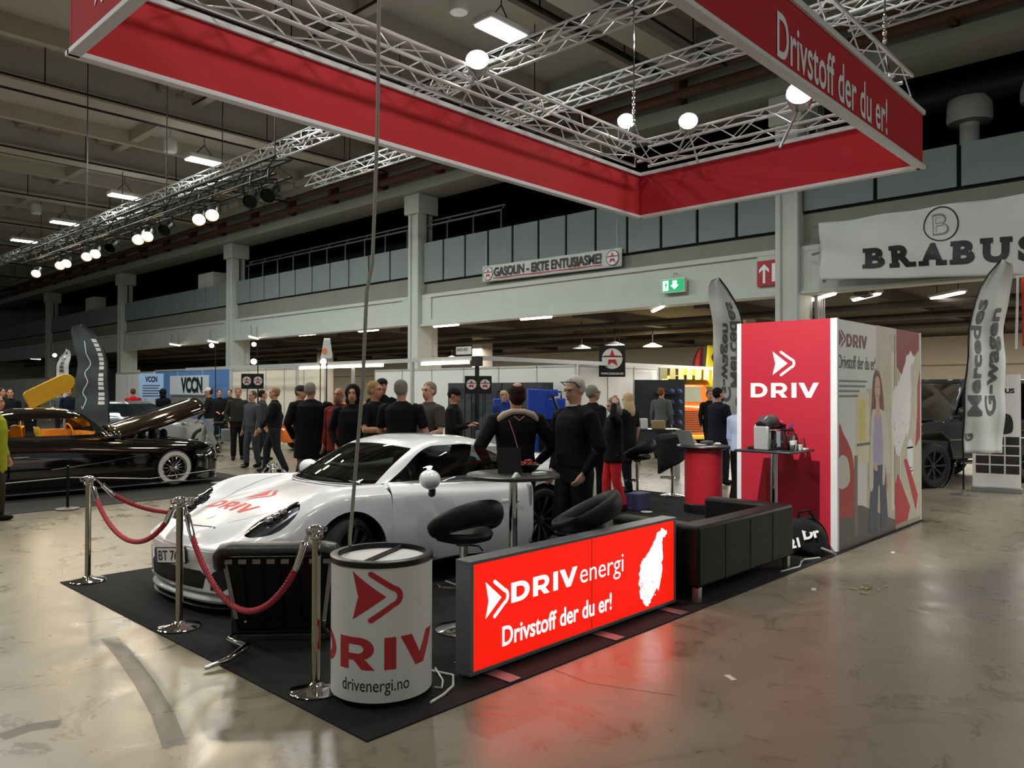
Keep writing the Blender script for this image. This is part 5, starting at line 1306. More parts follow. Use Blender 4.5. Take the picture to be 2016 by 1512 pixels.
# ---------------------------------------------------------------- banners and signs on the gallery
CLOTH = mat('white_cloth', 'c4c8c6', .8, var=.06, scale=2, bump=.1, bscale=4)
def star2d():
    P = []
    for k in range(10):
        r = .42 if k % 2 == 0 else .17; a = R(90 + 36 * k); P.append((r * math.cos(a), r * math.sin(a)))
    return P
def ring2d(r0, r1): return fill2d([arc(0, 0, r1, 0, 360, 36)[:-1], arc(0, 0, r0, 0, 360, 36)[:-1]])
STAR_R = mat('star_red', 'b3262e', .5)
def emblem(o, ax, az, s, parent, dark=KINK):
    o, ax, az = V(o), V(ax), V(az); n = ax.cross(az)
    def put(m2, off, m_, nm): MB().flat2d(m2, o + n * off, ax * s, az * s).build(nm, m_, parent, smooth=False)
    put(fill2d([arc(0, 0, .5, 0, 360, 36)[:-1]]), .002, WPANEL, 'emblem_disc'); put(ring2d(.455, .5), .004, dark, 'emblem_ring')
    st = star2d(); put(fill2d([st]), .006, STAR_R, 'emblem_star')
    put(fill2d([[(-.45, .06), (.45, .06), (.40, -.04), (-.40, -.04)]]), .008, WPANEL, 'emblem_band'); put(fill2d([[(-.45, .10), (.45, .10), (.45, .06), (-.45, .06)]]), .009, dark, 'emblem_line')
t = thing('banner', 'long white banner with black slogan and a red star at each end, on the gallery', 'banner', (17.06, 17.38, 5.37))
ax = V((0, -1, -.012)); az = V((0, -.01, 1)); L_ = 5.30
m = MB(); m.grid(lambda u, v: V((-.012 * math.sin(u * 25), 0, 0)) + ax * (u * L_) + az * (v * .5 - .25), 40, 6); m.build('cloth', CLOTH, t, solid=.01)
MB().flat2d(fit(text2d('GASOLIN - EKTE ENTUSIASME!', .034, .98), 4.12, .285, .52, -.115), (-.03, 0, 0), ax, az).build('lettering', KINK, t, smooth=False)
MB().flat2d(fill2d([rect(.5, 4.66, -.17, -.145)]), (-.03, 0, 0), ax, az).build('underline', STAR_R, t, smooth=False)
for x in (.27, L_ - .29): emblem(V((-.03, 0, 0)) + ax * x, ax, az, .42, t)
for x in (.15, L_ - .15): MB().tube([ax * x + az * .24, ax * (x - .1) + az * 1.1 + V((.1, 0, 0))], .008, 5).build('cord', WPANEL, t)
t = thing('exit_sign', 'green emergency exit sign with white arrow on the gallery beam', 'sign', (17.0, 10.80, 4.2))
GRN = mat('exit_green', '0d8a55', .4, em='0a9a5c', es=.7)
EXW = mat('exit_white', 'f0fff5', .4, em='e8fff2', es=1.1)
MB().box(-.04, .08, -.68, 0, 0, .36).build('case', WPANEL, t, smooth=False, bevel=.01); MB().box(-.046, -.04, -.655, -.03, .03, .335).build('green_panel', GRN, t, smooth=False)
def onx(m2, o): return MB().flat2d(m2, o, (0, -1, 0), (0, 0, 1))
m = onx(fill2d([rect(.06, .22, .06, .31)]), (-.05, 0, 0)); m.flat2d(fill2d([[(.40, .08), (.52, .19), (.46, .19), (.46, .30), (.34, .30), (.34, .19), (.28, .19)]]), (-.05, 0, 0), (0, -1, 0), (0, 0, 1)); m.build('arrow_and_door', EXW, t, smooth=False)
m = onx(fill2d([[(.09, .08), (.13, .17), (.12, .24), (.16, .26), (.19, .2), (.16, .17), (.17, .08), (.15, .08), (.14, .15), (.11, .08)], arc(.15, .285, .018, 0, 360, 10)[:-1]]), (-.053, 0, 0)); m.build('running_figure', GRN, t, smooth=False)
m = MB(); m.tube([(0, -.34, .36), (0, -.34, .5), (.15, -.34, .5)], .012, 5); m.build('hanger', SILVERP, t)
t = thing('hall_sign', 'red sign with white up arrow and letter, half behind the gallery pillar', 'sign', (17.02, 8.24, 4.16))
MB().box(-.0, .08, -.78, 0, 0, .58).build('panel', mat('sign_red', 'a5262e', .5), t, smooth=False)
m = onx(fill2d([[(.14, .06), (.20, .06), (.20, .38), (.29, .30), (.29, .38), (.17, .50), (.05, .38), (.05, .30), (.14, .38)]]), (-.004, 0, 0)); m.build('arrow', WINK, t, smooth=False)
onx(fit(text2d('B', .03), .30, .42, .36, .08), (-.004, 0, 0)).build('letter', WINK, t, smooth=False)
# big white banner with heavy slab lettering
t = thing('banner', 'big white cloth banner with heavy black lettering and a ringed letter, at top right', 'banner', (16.74, 6.66, 4.13))
BW, = (6.2,)
ax = V((0, -1, 0)); 
def bz(u, v): return V((.05 * math.sin(u * 30 + 5 * v) * (.3 + v) - .03 * math.sin(9 * v + 14 * u), 0, 0)) + ax * (u * BW) + V((0, 0, -.28 * u * (BW / 3.7) * (1 - .05) * (1 - v) + v * 1.22 - .0 * u))
m = MB(); m.grid(bz, 90, 26); m.build('cloth', CLOTH, t, solid=.006)
def slab(ch):
    a = fit(text2d(ch, .055), {'B': .50, 'R': .56, 'A': .56, 'U': .56, 'S': .46}[ch], .40, 0, 0); wv = {'B': .50, 'R': .56, 'A': .56, 'U': .56, 'S': .46}[ch]; ser = []
    if ch in 'BR': ser = [rect(-.06, .20, 0, .085), rect(-.06, .16, .315, .40)]
    if ch == 'R': ser.append(rect(.36, .62, 0, .085))
    if ch == 'A': ser = [rect(-.05, .20, 0, .085), rect(.36, .61, 0, .085)]
    if ch == 'U': ser = [rect(-.06, .22, .315, .40), rect(.36, .62, .315, .40)]
    return join2d(a, *[(lambda r: (r, [(0, 1, 2, 3)]))(q) for q in ser]), wv
x = 0; W2 = ([], [])
for ch in 'BRABUS':
    a, wv = slab(ch); W2 = join2d(W2, ([(p[0] + x, p[1]) for p in a[0]], a[1])); x += wv + .17
def onban(m2, u0, w_, v0, h_):
    m2 = cutx(cuty(fit(m2, w_, h_, 0, 0), .06), .06); b = MB()
    b.add([bz((u0 + p[0]) / BW, (v0 + p[1]) / 1.22) + V((-.012, 0, 0)) for p in m2[0]], m2[1]); return b
onban(W2, .88, 3.1, .20, .40).build('lettering', KINK, t, smooth=False)
onban(ring2d(.46, .5), 2.02, .66, .62, .58).build('ring', KINK, t, smooth=False)
onban(join2d(fit(text2d('B', .0), .3, .34, 0, 0), ), 2.19, .30, .73, .36).build('ringed_letter', mat('outline_grey', '7d8080', .6), t, smooth=False)
onban(join2d(fit(text2d('B', -.02), .3, .34, 0, 0), ), 2.215, .24, .76, .29).build('ringed_letter_face', CLOTH, t, smooth=False)
for q in t.children:
    if q.name.startswith('ringed_letter_face'): q.location.x = -.008
m = MB(); m.tube([(.05, .05, 1.15), (.2, .25, 1.2)], .012, 5); m.tube([(.05, .05, .6), (.2, .25, .6)], .03, 5); m.build('tie', SILVERP, t)
# feather flags
def feather(name, label, base, h, wd, m_, txt, mirror=False, ink=KINK, z0=.9, lean=0, ang=0):
    t = thing('feather_flag', label, 'flag', base, ang)
    s = -1 if mirror else 1
    def edge(v):                                  # sail: width at height v
        k = max(0, (v - .72) / .28); return wd * (1 - .12 * v) * math.sqrt(max(0, 1 - k ** 2.2))
    def sail(u, v):
        off = wd * .95 * max(0, (v - .62) / .38) ** 2.2 * .8
        x = off + u * max(.012, edge(v) - off * .0) if True else 0
        return (s * (min(x, wd * 1.1) + lean * v), .035 * math.sin(u * 9 + v * 7) + .02 * math.sin(v * 23), z0 + v * (h - z0))
    m = MB(); m.grid(sail, 8, 50); m.build('sail', m_, t, solid=.006)
    m = MB(); m.tube([(0, 0, 0), (0, 0, z0)] + [V(sail(0, k / 14)) + V((0, 0, 0)) for k in range(1, 15)], .014, 7); m.build('pole', DARK, t)
    MB().lathe([(0, 0), (.2, 0), (.2, .012), (.03, .03), (.03, .09), (0, .09)], 20).build('base', SILVERP, t)
    for tt, u0, uh, v0, vl in txt:
        m2 = cutx(cuty(fit(tt, vl, uh, 0, 0), .08), .08); b = MB()
        b.add([V(sail(u0 + (-p[1]) / wd + uh / wd, (v0 + p[0]) / (h - z0))) + V((0, -.012, 0)) for p in m2[0]], m2[1]); b.build('lettering', ink, t, smooth=False)
    return t
TRANSL = mat('flag_silver', 'c5c6c4', .6, trans=.15, var=.06)
MK, GK = text2d('Mercedes', .03), text2d('G-wagen', .03)
INKG = mat('flag_ink', '55575a', .6)
d = V((RT.x, RT.y, 0)).normalized(); fa = math.atan2(d.y, d.x)
feather('feather_flag', 'white feather flag with grey lettering in front of the roll-up banner at right', G(1897, 975), 3.93, .66, TRANSL, [(MK, .06, .22, .62, 1.95), (GK, .50, .25, .62, 1.8), (fit(text2d('G', .06), .1, .1), .05, .13, .2, .13)], ink=INKG, ang=fa, lean=.14, z0=.70)
feather('feather_flag', 'white feather flag seen from its back, left of the red cabin front', GD(1462, 15.4), 3.98, .62, TRANSL, [(GK, .40, .24, .62, 1.55), (MK, .06, .22, .9, 1.7)], mirror=True, ink=INKG, ang=fa, lean=-.0)
DG = mat('flag_dark', '3a3f42', .7)
blk = [rect(x, x + .09, 0, .16) for x in [.0, .12, .24, .40, .52, .64, .76, .95, 1.07, 1.19, 1.31, 1.45, 1.57, 1.69]]
mapc = stroke(sm([(0, .0), (.2, .12), (.4, .02), (.7, .18), (.95, .1), (1.2, .26), (1.5, .2), (1.8, .3)], 3)[:-3], .025)
feather('feather_flag', 'dark grey feather flag with white lettering beyond the black custom car', GD(215, 22.5), 3.62, .98, DG, [(fill2d(blk), .12, .17, .75, 1.9), (fill2d([mapc]), .52, .30, .6, 2.0)], mirror=True, ink=WPANEL, ang=fa, z0=.55, lean=.06)
feather('feather_flag', 'small white feather flag left of the dark one, beside a gallery pillar', GD(110, 30), 3.3, .5, TRANSL, [(fill2d(blk[:8]), .25, .2, 1.0, 1.3)], ang=fa, ink=INKG)
YF = mat('flag_yellow', 'c4b81e', .7, var=.1)
feather('feather_flag', 'red feather flag behind the orange van', GD(1362, 29), 3.35, .4, mat('flag_red', '9c2a2c', .7), [], ang=fa)
t = thing('yellow_banner', 'yellow banner with black diamond mark behind the orange van', 'banner', GD(1400, 28), fa)
m = MB(); m.grid(lambda u, v: (-.25 + .75 * u + .12 * v, .05 * math.sin(3 * u), 1.9 + 1.5 * v - .1 * u), 8, 12); m.grid(lambda u, v: (-.95 + .8 * u, .05 * math.sin(3 * u) + .2, .4 + 2.2 * v), 8, 12); m.build('cloth', YF, t, solid=.01)
m = MB(); m.flat2d(fill2d([[(0, .3), (.14, 0), (0, -.3), (-.14, 0)], [(0, .12), (.05, 0), (0, -.12), (-.05, 0)]]), (.12, -.07, 2.95), (1, 0, 0), (0, 0, 1)); m.build('diamond_mark', KINK, t, smooth=False)
MB().tube([(-.3, .03, 0), (-.3, .03, 3.4)], .02, 6).build('pole', DARK, t)
t = thing('hanging_flag', 'orange-red flag with dark markings hanging at the right edge', 'flag', GX(2004, 548, 15.5))
m = MB(); m.grid(lambda u, v: (.06 * math.sin(7 * u + v), -.9 * u - .05, -1.15 * v), 14, 12); m.build('cloth', mat('flag_orange', 'd8351c', .7, var=.2, scale=6), t, solid=.008)
m = MB(); m.tube([(0, 0, .05), (0, .03, -1.2)], .02, 6); m.tube([(0, .05, .03), (0, -1, .03)], .015, 6); m.build('pole', WPANEL, t)
m = MB()
for k in range(7): m.ell((-.07, -.15 - .1 * (k % 3), -.2 - .13 * k), .004, .05, .06, 8, 5)
m.build('markings', KINK, t)
# roll-up banner
t = thing('roll_up_banner', 'white roll-up banner with a grid of small dark pictures', 'banner', G(1962, 969), math.atan2(-(CO - G(1962, 969)).x, (CO - G(1962, 969)).y) + PI)
MB().box(-.37, .37, -.1, .1, 0, .09).build('base', SILVERP, t, bevel=.01); MB().box(-.355, .355, -.006, .006, .09, 2.02).build('print', mat('banner_white', 'd8d5d4', .5), t, smooth=False)
def onr(m2): return MB().flat2d(m2, (-.355, -.008, 0), (1, 0, 0), (0, 0, 1))
onr(fit(text2d('BRABUS', .04), .42, .085, .20, 1.70)).build('lettering', KINK, t, smooth=False)
PIC = mat('picture_dark', '2c2a2a', .4, var=.6, scale=14)
for r_ in range(4):
    for c_ in range(3):
        onr(fill2d([rect(.05 + .22 * c_, .245 + .22 * c_, .32 + .165 * r_, .46 + .165 * r_)])).build('picture', PIC, t, smooth=False)
onr(fill2d([sm([(.38, 1.02), (.56, 1.02), (.6, 1.15), (.56, 1.32), (.44, 1.35), (.36, 1.25)])])).build('picture', PIC, t, smooth=False); onr(fill2d([rect(.3, .44, 1.38, 1.6)])).build('picture', mat('picture_grey', '77777a', .4, var=.4, scale=14), t, smooth=False)

# ---------------------------------------------------------------- stands at the back
AF = mat('stand_profile', 'b9bab8', .4, .4)
t = thing('exhibition_stand', 'pale aluminium overhead frame of the back stand, cornered at the dark post', 'stand', (12.3, 12.7, 0))
m = MB(); m.box(-.04, .04, 0, 15, 2.42, 2.52); m.build('front_beam', AF, t, smooth=False); m = MB(); m.box(0, 14, -.04, .04, 2.42, 2.52); m.build('side_beam', AF, t, smooth=False)
for i, (x, y) in enumerate(((0, 0), (0, 2.3), (0, 4.8), (0, 7.6), (3.6, 0), (7.6, 0), (13.8, 0))): MB().box(x - .035, x + .035, y - .035, y + .035, 0, 2.5).build('post', DARK if i == 0 else AF, t, smooth=False)
m = MB(); m.box(-.06, -.045, .2, 1.9, 2.34, 2.41); m.box(-.06, -.045, 3.4, 7.4, 2.34, 2.41); m.build('light_strip', GLOWS, t, smooth=False)
MB().box(-.09, .09, -.09, .09, 2.28, 2.5).build('corner_box', BLACK, t, smooth=False)
sg = MB().box(-.05, -.03, .15, .65, 2.56, 2.74).build('number_plate', WPANEL, t, smooth=False)
MB().flat2d(fit(text2d('003-05', .01), .36, .07, 0, 0), (-.055, .62, 2.64), (0, -1, 0), (0, 0, 1)).build('aisle_number', KINK, t, smooth=False)
def wall(label, x0, y0, x1, y1, h, m_, n=1, th=.04, z0=0):
    t = thing('stand_wall', label, 'stand wall', (x0, y0, 0), math.atan2(y1 - y0, x1 - x0)); L_ = math.hypot(x1 - x0, y1 - y0)
    for k in range(n): MB().box(L_ * k / n + .015, L_ * (k + 1) / n - .015, -th / 2, th / 2, z0, h).build('panel', m_, t, smooth=False)
    m = MB()
    for k in range(n + 1): m.box(L_ * k / n - .02, L_ * k / n + .02, -.035, .035, 0, h)
    m.box(0, L_, -.035, .035, h - .04, h + .02); m.build('frame', AF, t, smooth=False); return t
CRW = mat('cream_panel', 'd2c9b6', .5, var=.03)
BLW = mat('blue_print', '4f74a8', .5, var=.25, scale=1.5)
p = G(470, 800); 
wall('cream panelled stand wall behind the walking people, right of the second pillar', 13.2, 26.0, 13.2, 20.2, 2.45, CRW, 5)
wall('white stand wall with dark plinth behind the blue cabinets', 16.4, 22, 16.4, 13.0, 2.42, WPANEL, 6)
wall('white stand wall ending beside the hanging yellow-lit papers', 16.4, 13.0, 20.2, 13.0, 2.42, WPANEL, 3)
t = wall('blue printed stand wall with big black lettering', 13.6, 33.6, 13.6, 27.0, 2.55, BLW, 3)
MB().box(1.55, 5.0, -.06, -.03, 1.02, 2.30).build('sign_panel', mat('sign_pale', 'b8bec6', .5), t, smooth=False)
MB().flat2d(fit(text2d('VCCN', .05), 1.9, .62, 2.6, 1.62), (0, -.07, 0), (1, 0, 0), (0, 0, 1)).build('lettering', KINK, t, smooth=False)
MB().box(1.55, 5.0, -.065, -.06, 1.02, 1.55).build('photo_strip', mat('photo_grey', '6f6c6c', .5, var=.5, scale=5), t, smooth=False)
m = MB(); m.flat2d(fill2d([rect(1.75, 4.8, 1.46, 1.52)]), (0, -.071, 0), (1, 0, 0), (0, 0, 1)); m.build('caption', mat('caption_dark', '4a4a52', .5, var=.6, scale=20), t, smooth=False)
wall('white stand wall left of the blue printed one', 13.6, 38.0, 13.6, 33.8, 2.5, WPANEL, 3)
t = thing('placard', 'small pale blue placard with black letters right of the person in the red jacket', 'placard', GD(298, 27), fa)
MB().box(-.42, .42, -.01, .01, 1.42, 2.3).build('board', mat('placard_blue', '8fb0d6', .5, var=.1, scale=2), t, smooth=False); MB().flat2d(fit(text2d('VCCN', .05), .42, .2, -.21, 2.0), (0, -.014, 0), (1, 0, 0), (0, 0, 1)).build('lettering', KINK, t, smooth=False)
m = MB()
for k in range(5): m.flat2d(fill2d([rect(-.3, .3 - .05 * (k % 2), 1.86 - .09 * k, 1.9 - .09 * k)]), (0, -.014, 0), (1, 0, 0), (0, 0, 1))
m.build('text_lines', mat('caption_dark', '4a4a52', .5), t, smooth=False); m = MB(); m.tube([(-.3, .03, 0), (-.2, .02, 1.5)], .02, 5); m.tube([(.3, .03, 0), (.2, .02, 1.5)], .02, 5); m.build('stand_legs', AF, t)
t = wall('yellow-green printed stand wall at left, behind the yellow raised door', 14.2, 48.5, 14.2, 42.5, 2.4, mat('yellow_green_print', 'b9b06a', .5, var=.35, scale=1.2), 3)
wall('white stand wall at the far left behind the black custom car', 14.0, 60, 14.0, 49, 2.4, WPANEL, 5)
wall('long pale stand wall at the very back left', 9, 62, 2, 62, 2.6, WPANEL, 5)
# star posters and the hanging star sign
t = thing('star_sign', 'large black square sign with red star hanging above the aisle', 'sign', GY(1205, 742, 12.6), fa)
MB().box(-.36, .36, -.015, .015, 0, .86).build('board', BLACK, t, smooth=False)
emblem((0, -.018, .50), (1, 0, 0), (0, 0, 1), .62, t)
MB().flat2d(fit(text2d('WWW.GASOLIN.NO', .02), .62, .06, -.31, .06), (0, -.018, 0), (1, 0, 0), (0, 0, 1)).build('web_address', WINK, t, smooth=False)
m = MB(); m.tube([(-.2, 0, .86), (-.2, 0, 1.6)], .008, 4); m.tube([(.2, 0, .86), (.2, 0, 1.6)], .008, 4); m.build('wires', DARK, t)
for i, (px, d_, z) in enumerate(((486, 19.5, 1.76), (508, 19.5, 1.76), (928, 16.6, 1.66), (955, 16.6, 1.66))):
    t = thing('star_poster', 'black star poster, ' + ['left one of the pair by the second gallery pillar', 'right one of the pair by the second gallery pillar', 'left one of the pair left of the dark stand post', 'right one of the pair right of the dark stand post'][i], 'poster', GD(px, d_), fa, 'black star posters')
    MB().box(-.14, .14, -.006, .006, z, z + .38).build('board', BLACK, t, smooth=False); emblem((0, -.008, z + .2), (1, 0, 0), (0, 0, 1), .24, t)
    MB().tube([(0, .02, 0), (0, .02, z + .1)], .012, 5).build('stand_rod', DARK, t)
# hanging papers
t0 = None
for i in range(9):
    p = GY(1308 + 16.5 * i, 724, 12.6); o = MB().box(-.085, .085, -.004, .004, -.33, 0).build('hanging_paper', mat('yellow_lit_paper', 'd8cf8e', .7, var=.25, scale=9), smooth=False, loc=(p.x, p.y, 2.42)); o.rotation_euler = (0, 0, fa)  # yellow light falling on the papers is put into their colour
    tag(o, 'printed paper coloured as lit yellow, hanging from the back stand beam, %s from the left' % ['first', 'second', 'third', 'fourth', 'fifth', 'sixth', 'seventh', 'eighth', 'last'][i], 'paper', 'papers hanging on the back stand')
# cap shelves
t = thing('cap_shelf', 'dark shelf wall of blue caps behind the man in the grey shirt', 'shelf', GD(1312, 22.3), fa)
MB().box(-.9, .55, .1, .14, 0, 2.05).build('back_panel', mat('shelf_dark', '2f3438', .6), t, smooth=False)
for z in (.75, 1.05, 1.35, 1.65): MB().box(-.35, .45, -.2, .1, z, z + .025).build('shelf', mat('shelf_dark', '2f3438', .6), t, smooth=False)
CB = mat('cap_blue', '2d3c66', .8)
k = 0
for z in (.775, 1.075, 1.375, 1.675):
    for x in (-.18, .12, .34):
        q = GD(1312, 22.3); o = MB().ell((0, 0, .03), .10, .11, .095, 14, 8); o.ell((0, -.13, .02), .075, .085, .012, 12, 5)
        c_ = o.build('cap', CB if (k % 3) else mat('cap_white', 'c8ccd2', .8), loc=(q.x + d.x * x, q.y + d.y * x - .03, z + .005)); c_.rotation_euler = (0, 0, fa); c_.scale = (.9, .9, .9)
        tag(c_, 'cap on the %s shelf of the dark shelf wall, %s' % (['lowest', 'second lowest', 'second highest', 'highest'][k // 3], ['left', 'middle', 'right'][k % 3]), 'cap', 'caps on the dark shelf'); k += 1
# blue workshop goods
BLUE = mat('workshop_blue', '1d43a5', .4)
t = thing('workshop_cabinet', 'tall blue workshop machine behind the two men at the open door', 'machine', GD(1062, 17.5), fa)
m = MB(); m.prism([(-.28, 0), (.12, 0), (.12, 1.2), (.2, 1.62), (.42, 1.6), (.42, 1.75), (-.28, 1.78)], (0, -.2, 0), (1, 0, 0), (0, 0, 1), (0, .4, 0)); m.build('body', BLUE, t, bevel=.03)
MB().box(-.02, .3, -.24, -.2, .3, 1.1).build('panel', DARK, t, smooth=False); m = MB(); m.tube([(.3, -.1, 1.6), (.45, -.15, 1.2), (.35, -.1, .8)], .03, 6); m.build('hose', BLACK, t)
for i, (px, d_, s) in enumerate(((992, 18.2, .95), (1092, 18.6, 1.0))):
    t = thing('tool_stand', ['low blue tool stand left of the bald man', 'blue tool stand between the two men at the open door'][i], 'tool stand', GD(px, d_), fa, 'blue tool stands')
    MB().box(-.25, .25, -.2, .2, .9, 1.55).build('tool_box', BLUE, t, bevel=.03)
    for x, y in ((-.2, -.15), (.2, -.15), (-.2, .15), (.2, .15)): MB().box(x - .02, x + .02, y - .02, y + .02, 0, .9).build('leg', BLUE, t, smooth=False)
    MB().box(-.3, .3, -.22, .22, .5, .53).build('tray', SILVERP, t, smooth=False)
    m = MB(); m.tube([(-.15, -.1, 1.55), (-.15, -.1, 1.7), (.15, -.1, 1.7), (.15, -.1, 1.55)], .02, 6); m.build('handle', DARK, t)
t = thing('display_case', 'glass display case with pale goods left of the blue machine', 'display case', GD(975, 15.2), fa)
MB().box(-.45, .45, -.25, .25, 0, .75).build('cabinet', mat('shelf_dark', '2f3438', .6), t, smooth=False)
MB().box(-.44, .44, -.24, .24, .76, 1.5).build('glass', CLR, t, smooth=False)
for k in range(6): MB().box(-.38 + .13 * k, -.30 + .13 * k, -.1, .05, .76, .95 + .1 * (k % 3)).build('boxed_good', [WPANEL, BLUE, STAR_R][k % 3], t, smooth=False)
t = thing('dark_cabinet', 'row of dark tool cabinets along the back stand wall', 'cabinet', GX(1000, 770, 16.0), -PI / 2)
t.location.z = 0
for k in range(5):
    c_ = MB().box(.02 + .75 * k - 2, .73 + .75 * k - 2, -.5, -.05, 0, 1.95).build('door_panel', mat('shelf_dark', '2f3438', .6), t, smooth=False); MB().box(.08 + .75 * k - 2, .67 + .75 * k - 2, -.51, -.5, 1.5, 1.8).build('pictures', PIC, c_, smooth=False)
t = thing('display_table', 'black display table with small goods behind the woman in red trousers', 'table', GD(1262, 15.6), fa)
MB().box(-.75, .75, -.3, .3, .93, .97).build('tabletop', TT, t, smooth=False)
for x in (-.7, .7): MB().box(x - .03, x + .03, -.25, .25, 0, .93).build('leg', AF, t, smooth=False)
for i, (x, w_, h_, m_) in enumerate(((.35, .26, .16, mat('card_brown', '9a8a62', .7)), (.05, .14, .2, WPANEL), (-.2, .2, .24, MATS['shelf_dark']), (-.45, .12, .15, WPANEL))):
    q = GD(1262, 15.6); tag(MB().box(-w_ / 2, w_ / 2, -.1, .1, 0, h_).build('carton', m_, smooth=False, bevel=.006, loc=(q.x + d.x * x, q.y + d.y * x, .975)), ['brown carton at the right end of the black display table', 'small white carton on the black display table', 'dark carton on the black display table', 'little white carton at the left end of the black display table'][i], 'carton', 'cartons on the display table').rotation_euler = (0, 0, fa)
# lamps on stalks over the far stands
for i, (px, d_, z) in enumerate(((500, 19.9, 2.4), (637, 18, 2.33), (417, 25, 3.1), (500, 26, 3.2), (108, 30, 3.0))):
    t = thing('arm_spotlight', 'small bright spotlight on an arm ' + ['beside the left star posters', 'under the back stand beam, by the hanging cable', 'high up left of the second pillar', 'high up right of the second pillar', 'above the small white feather flag'][i], 'lamp', GD(px, d_), fa, 'arm spotlights of the far stands')
    m = MB(); m.tube([(0, .3, 0), (0, .3, z + .1), (0, 0, z + .12)], .014, 5); m.build('arm', DARK, t); MB().ell((0, -.03, z + .06), .07, .09, .07, 12, 8).build('lamp_head', GLOWC, t)
t = thing('small_flag', 'small pale flag with orange mark above the back stand beam', 'flag', GD(638, 19), fa)
m = MB(); m.grid(lambda u, v: (-.1 + .3 * u * (1 - .5 * v) + .1 * v, .02 * math.sin(5 * v), 2.5 + .5 * v), 5, 10); m.build('cloth', CLOTH, t, solid=.006); MB().tube([(-.1, .02, 0), (-.1, .02, 2.55), (.0, .02, 3.0)], .012, 5).build('pole', DARK, t)
m = MB(); m.ell((.02, -.03, 2.68), .06, .005, .08); m.build('mark', mat('orange_mark', 'd8703a', .6), t)

# ---------------------------------------------------------------- other vehicles far back
ORG = mat('orange_paint', 'cf6418', .25, coat=.8)
t = thing('van', 'orange delivery van with yellow roof and louvred front, beyond the red counter', 'van', GD(1350, 25), fa)
t.rotation_euler = (0, 0, fa + R(12))
m = MB(); m.prism([(-.85, .35), (.85, .35), (.85, 1.35), (.72, 1.95), (-.72, 1.95), (-.85, 1.35)], (0, 0, 0), (1, 0, 0), (0, 0, 1), (0, 3.6, 0)); m.prism([(-.62, .3), (.62, .3), (.62, 1.25), (-.62, 1.3)], (0, -.45, 0), (1, 0, 0), (0, 0, 1), (0, .5, 0)); m.build('body', ORG, t, bevel=.08, seg=3)
m = MB(); m.grid(lambda u, v: (-.8 + 1.6 * u, -.1 + 3.7 * v, 1.93 + .32 * math.sin(PI * u) ** .5), 16, 6); m.build('roof', mat('yellow_paint', 'c9a514', .3, coat=.6), t)
m = MB(); m.prism([(-.55, 1.38), (.55, 1.38), (.48, 1.86), (-.48, 1.86)], (0, -.02, 0), (1, 0, 0), (0, 0, 1), (0, .02, 0)); m.build('windscreen', mat('van_glass', '77806f', .1), t, smooth=False)
m = MB()
for k in range(10): m.box(-.42, .42, -.47, -.44, .45 + .07 * k, .475 + .07 * k)
m.build('louvres', mat('louvre_dark', '4a1d08', .6), t, smooth=False)
for x in (-.72, .72): MB().lathe([(0, -.08), (.1, -.06), (.12, .02), (0, .03)], 16, (x, -.05, .85), axis='y').build('headlamp', LAMPG, t)
MB().box(-.88, .88, -.5, -.35, .2, .34).build('bumper', mat('yellow_paint', 'c9a514', .3), t, bevel=.03)
for x in (-.75, .75):
    for y in (.45, 2.8): MB().lathe([(.2, -.08), (.32, -.08), (.32, .08), (.2, .08), (0, .06)], 24, (x, y, .32), axis='x').build('wheel', TYRE, t)
def simple_car(label, loc, ang, m_, group=None):
    t = thing('car', label, 'car', loc, ang, group); vs = []; fs = []
    pr = [(0, .5, .62), (.12, .68, .75), (.5, .8, .8), (1.3, .85, .90), (1.75, .84, 1.18), (2.2, .8, 1.38), (3.0, .8, 1.38), (3.6, .84, 1.1), (4.2, .8, .95), (4.4, .6, .7)]
    for x, w_, z_ in pr:
        zb = min(z_, .88); half = spl([(0, z_), (.5 * w_, z_), (.68 * w_, z_ - .05), (w_ * .93, zb), (w_, .6), (w_ * .96, .25), (0, .25)], 18); vs += [(x, y, z) for y, z in half] + [(x, -y, z) for y, z in half[-2:0:-1]]
    for i in range(len(pr) - 1):
        for k in range(36): fs.append((i * 36 + k, (i + 1) * 36 + k, (i + 1) * 36 + (k + 1) % 36, i * 36 + (k + 1) % 36))
    fs += [tuple(range(36)), tuple(range(324, 360))[::-1]]
    gl, bd = split((vs, fs), lambda p: max(.92 - p[2], p[2] - 1.30)); mk(bd, 'body', m_, t); mk(gl, 'windows', mat('van_glass_dark', '20262a', .06), t)
    for x in (.85, 3.5):
        for sy in (-1, 1): MB().lathe([(0, sy * .85), (.2, sy * .87), (.22, sy * .86), (.31, sy * .84), (.31, sy * .68), (0, sy * .68)], 24, (x, 0, .31), axis='y').build('wheel', TYRE, t)
    for sy in (-1, 1): MB().ell((.1, sy * .5, .68), .06, .12, .07).build('headlamp', LAMPG, t)
    return t
simple_car('orange car parked behind the man in the dark coat', GD(578, 22), fa + R(60), ORG)
simple_car('silver car behind the raised black bonnet', GD(388, 23.6), fa + R(165), mat('silver_paint', '9ea2a2', .25, .5, coat=.8))
t = thing('motorcycle', 'dark motorcycle behind the young man in the white cap', 'motorcycle', GD(450, 22.4), fa + R(20))
for x in (-.65, .65): MB().tube([(x + .3 * math.cos(a), 0, .31 + .3 * math.sin(a)) for a in [2 * PI * k / 24 for k in range(24)]], .05, 8, closed=True).build('wheel', TYRE, t)
m = MB(); m.tube([(-.65, 0, .31), (-.1, 0, .5), (.35, 0, .85), (.65, 0, .31)], .035, 8); m.tube([(.35, -.35, 1.05), (.38, 0, 1.0), (.35, .35, 1.05)], .018, 6); m.tube([(-.65, .1, .3), (.1, .12, .25)], .045, 8); m.build('frame', CHROME, t)
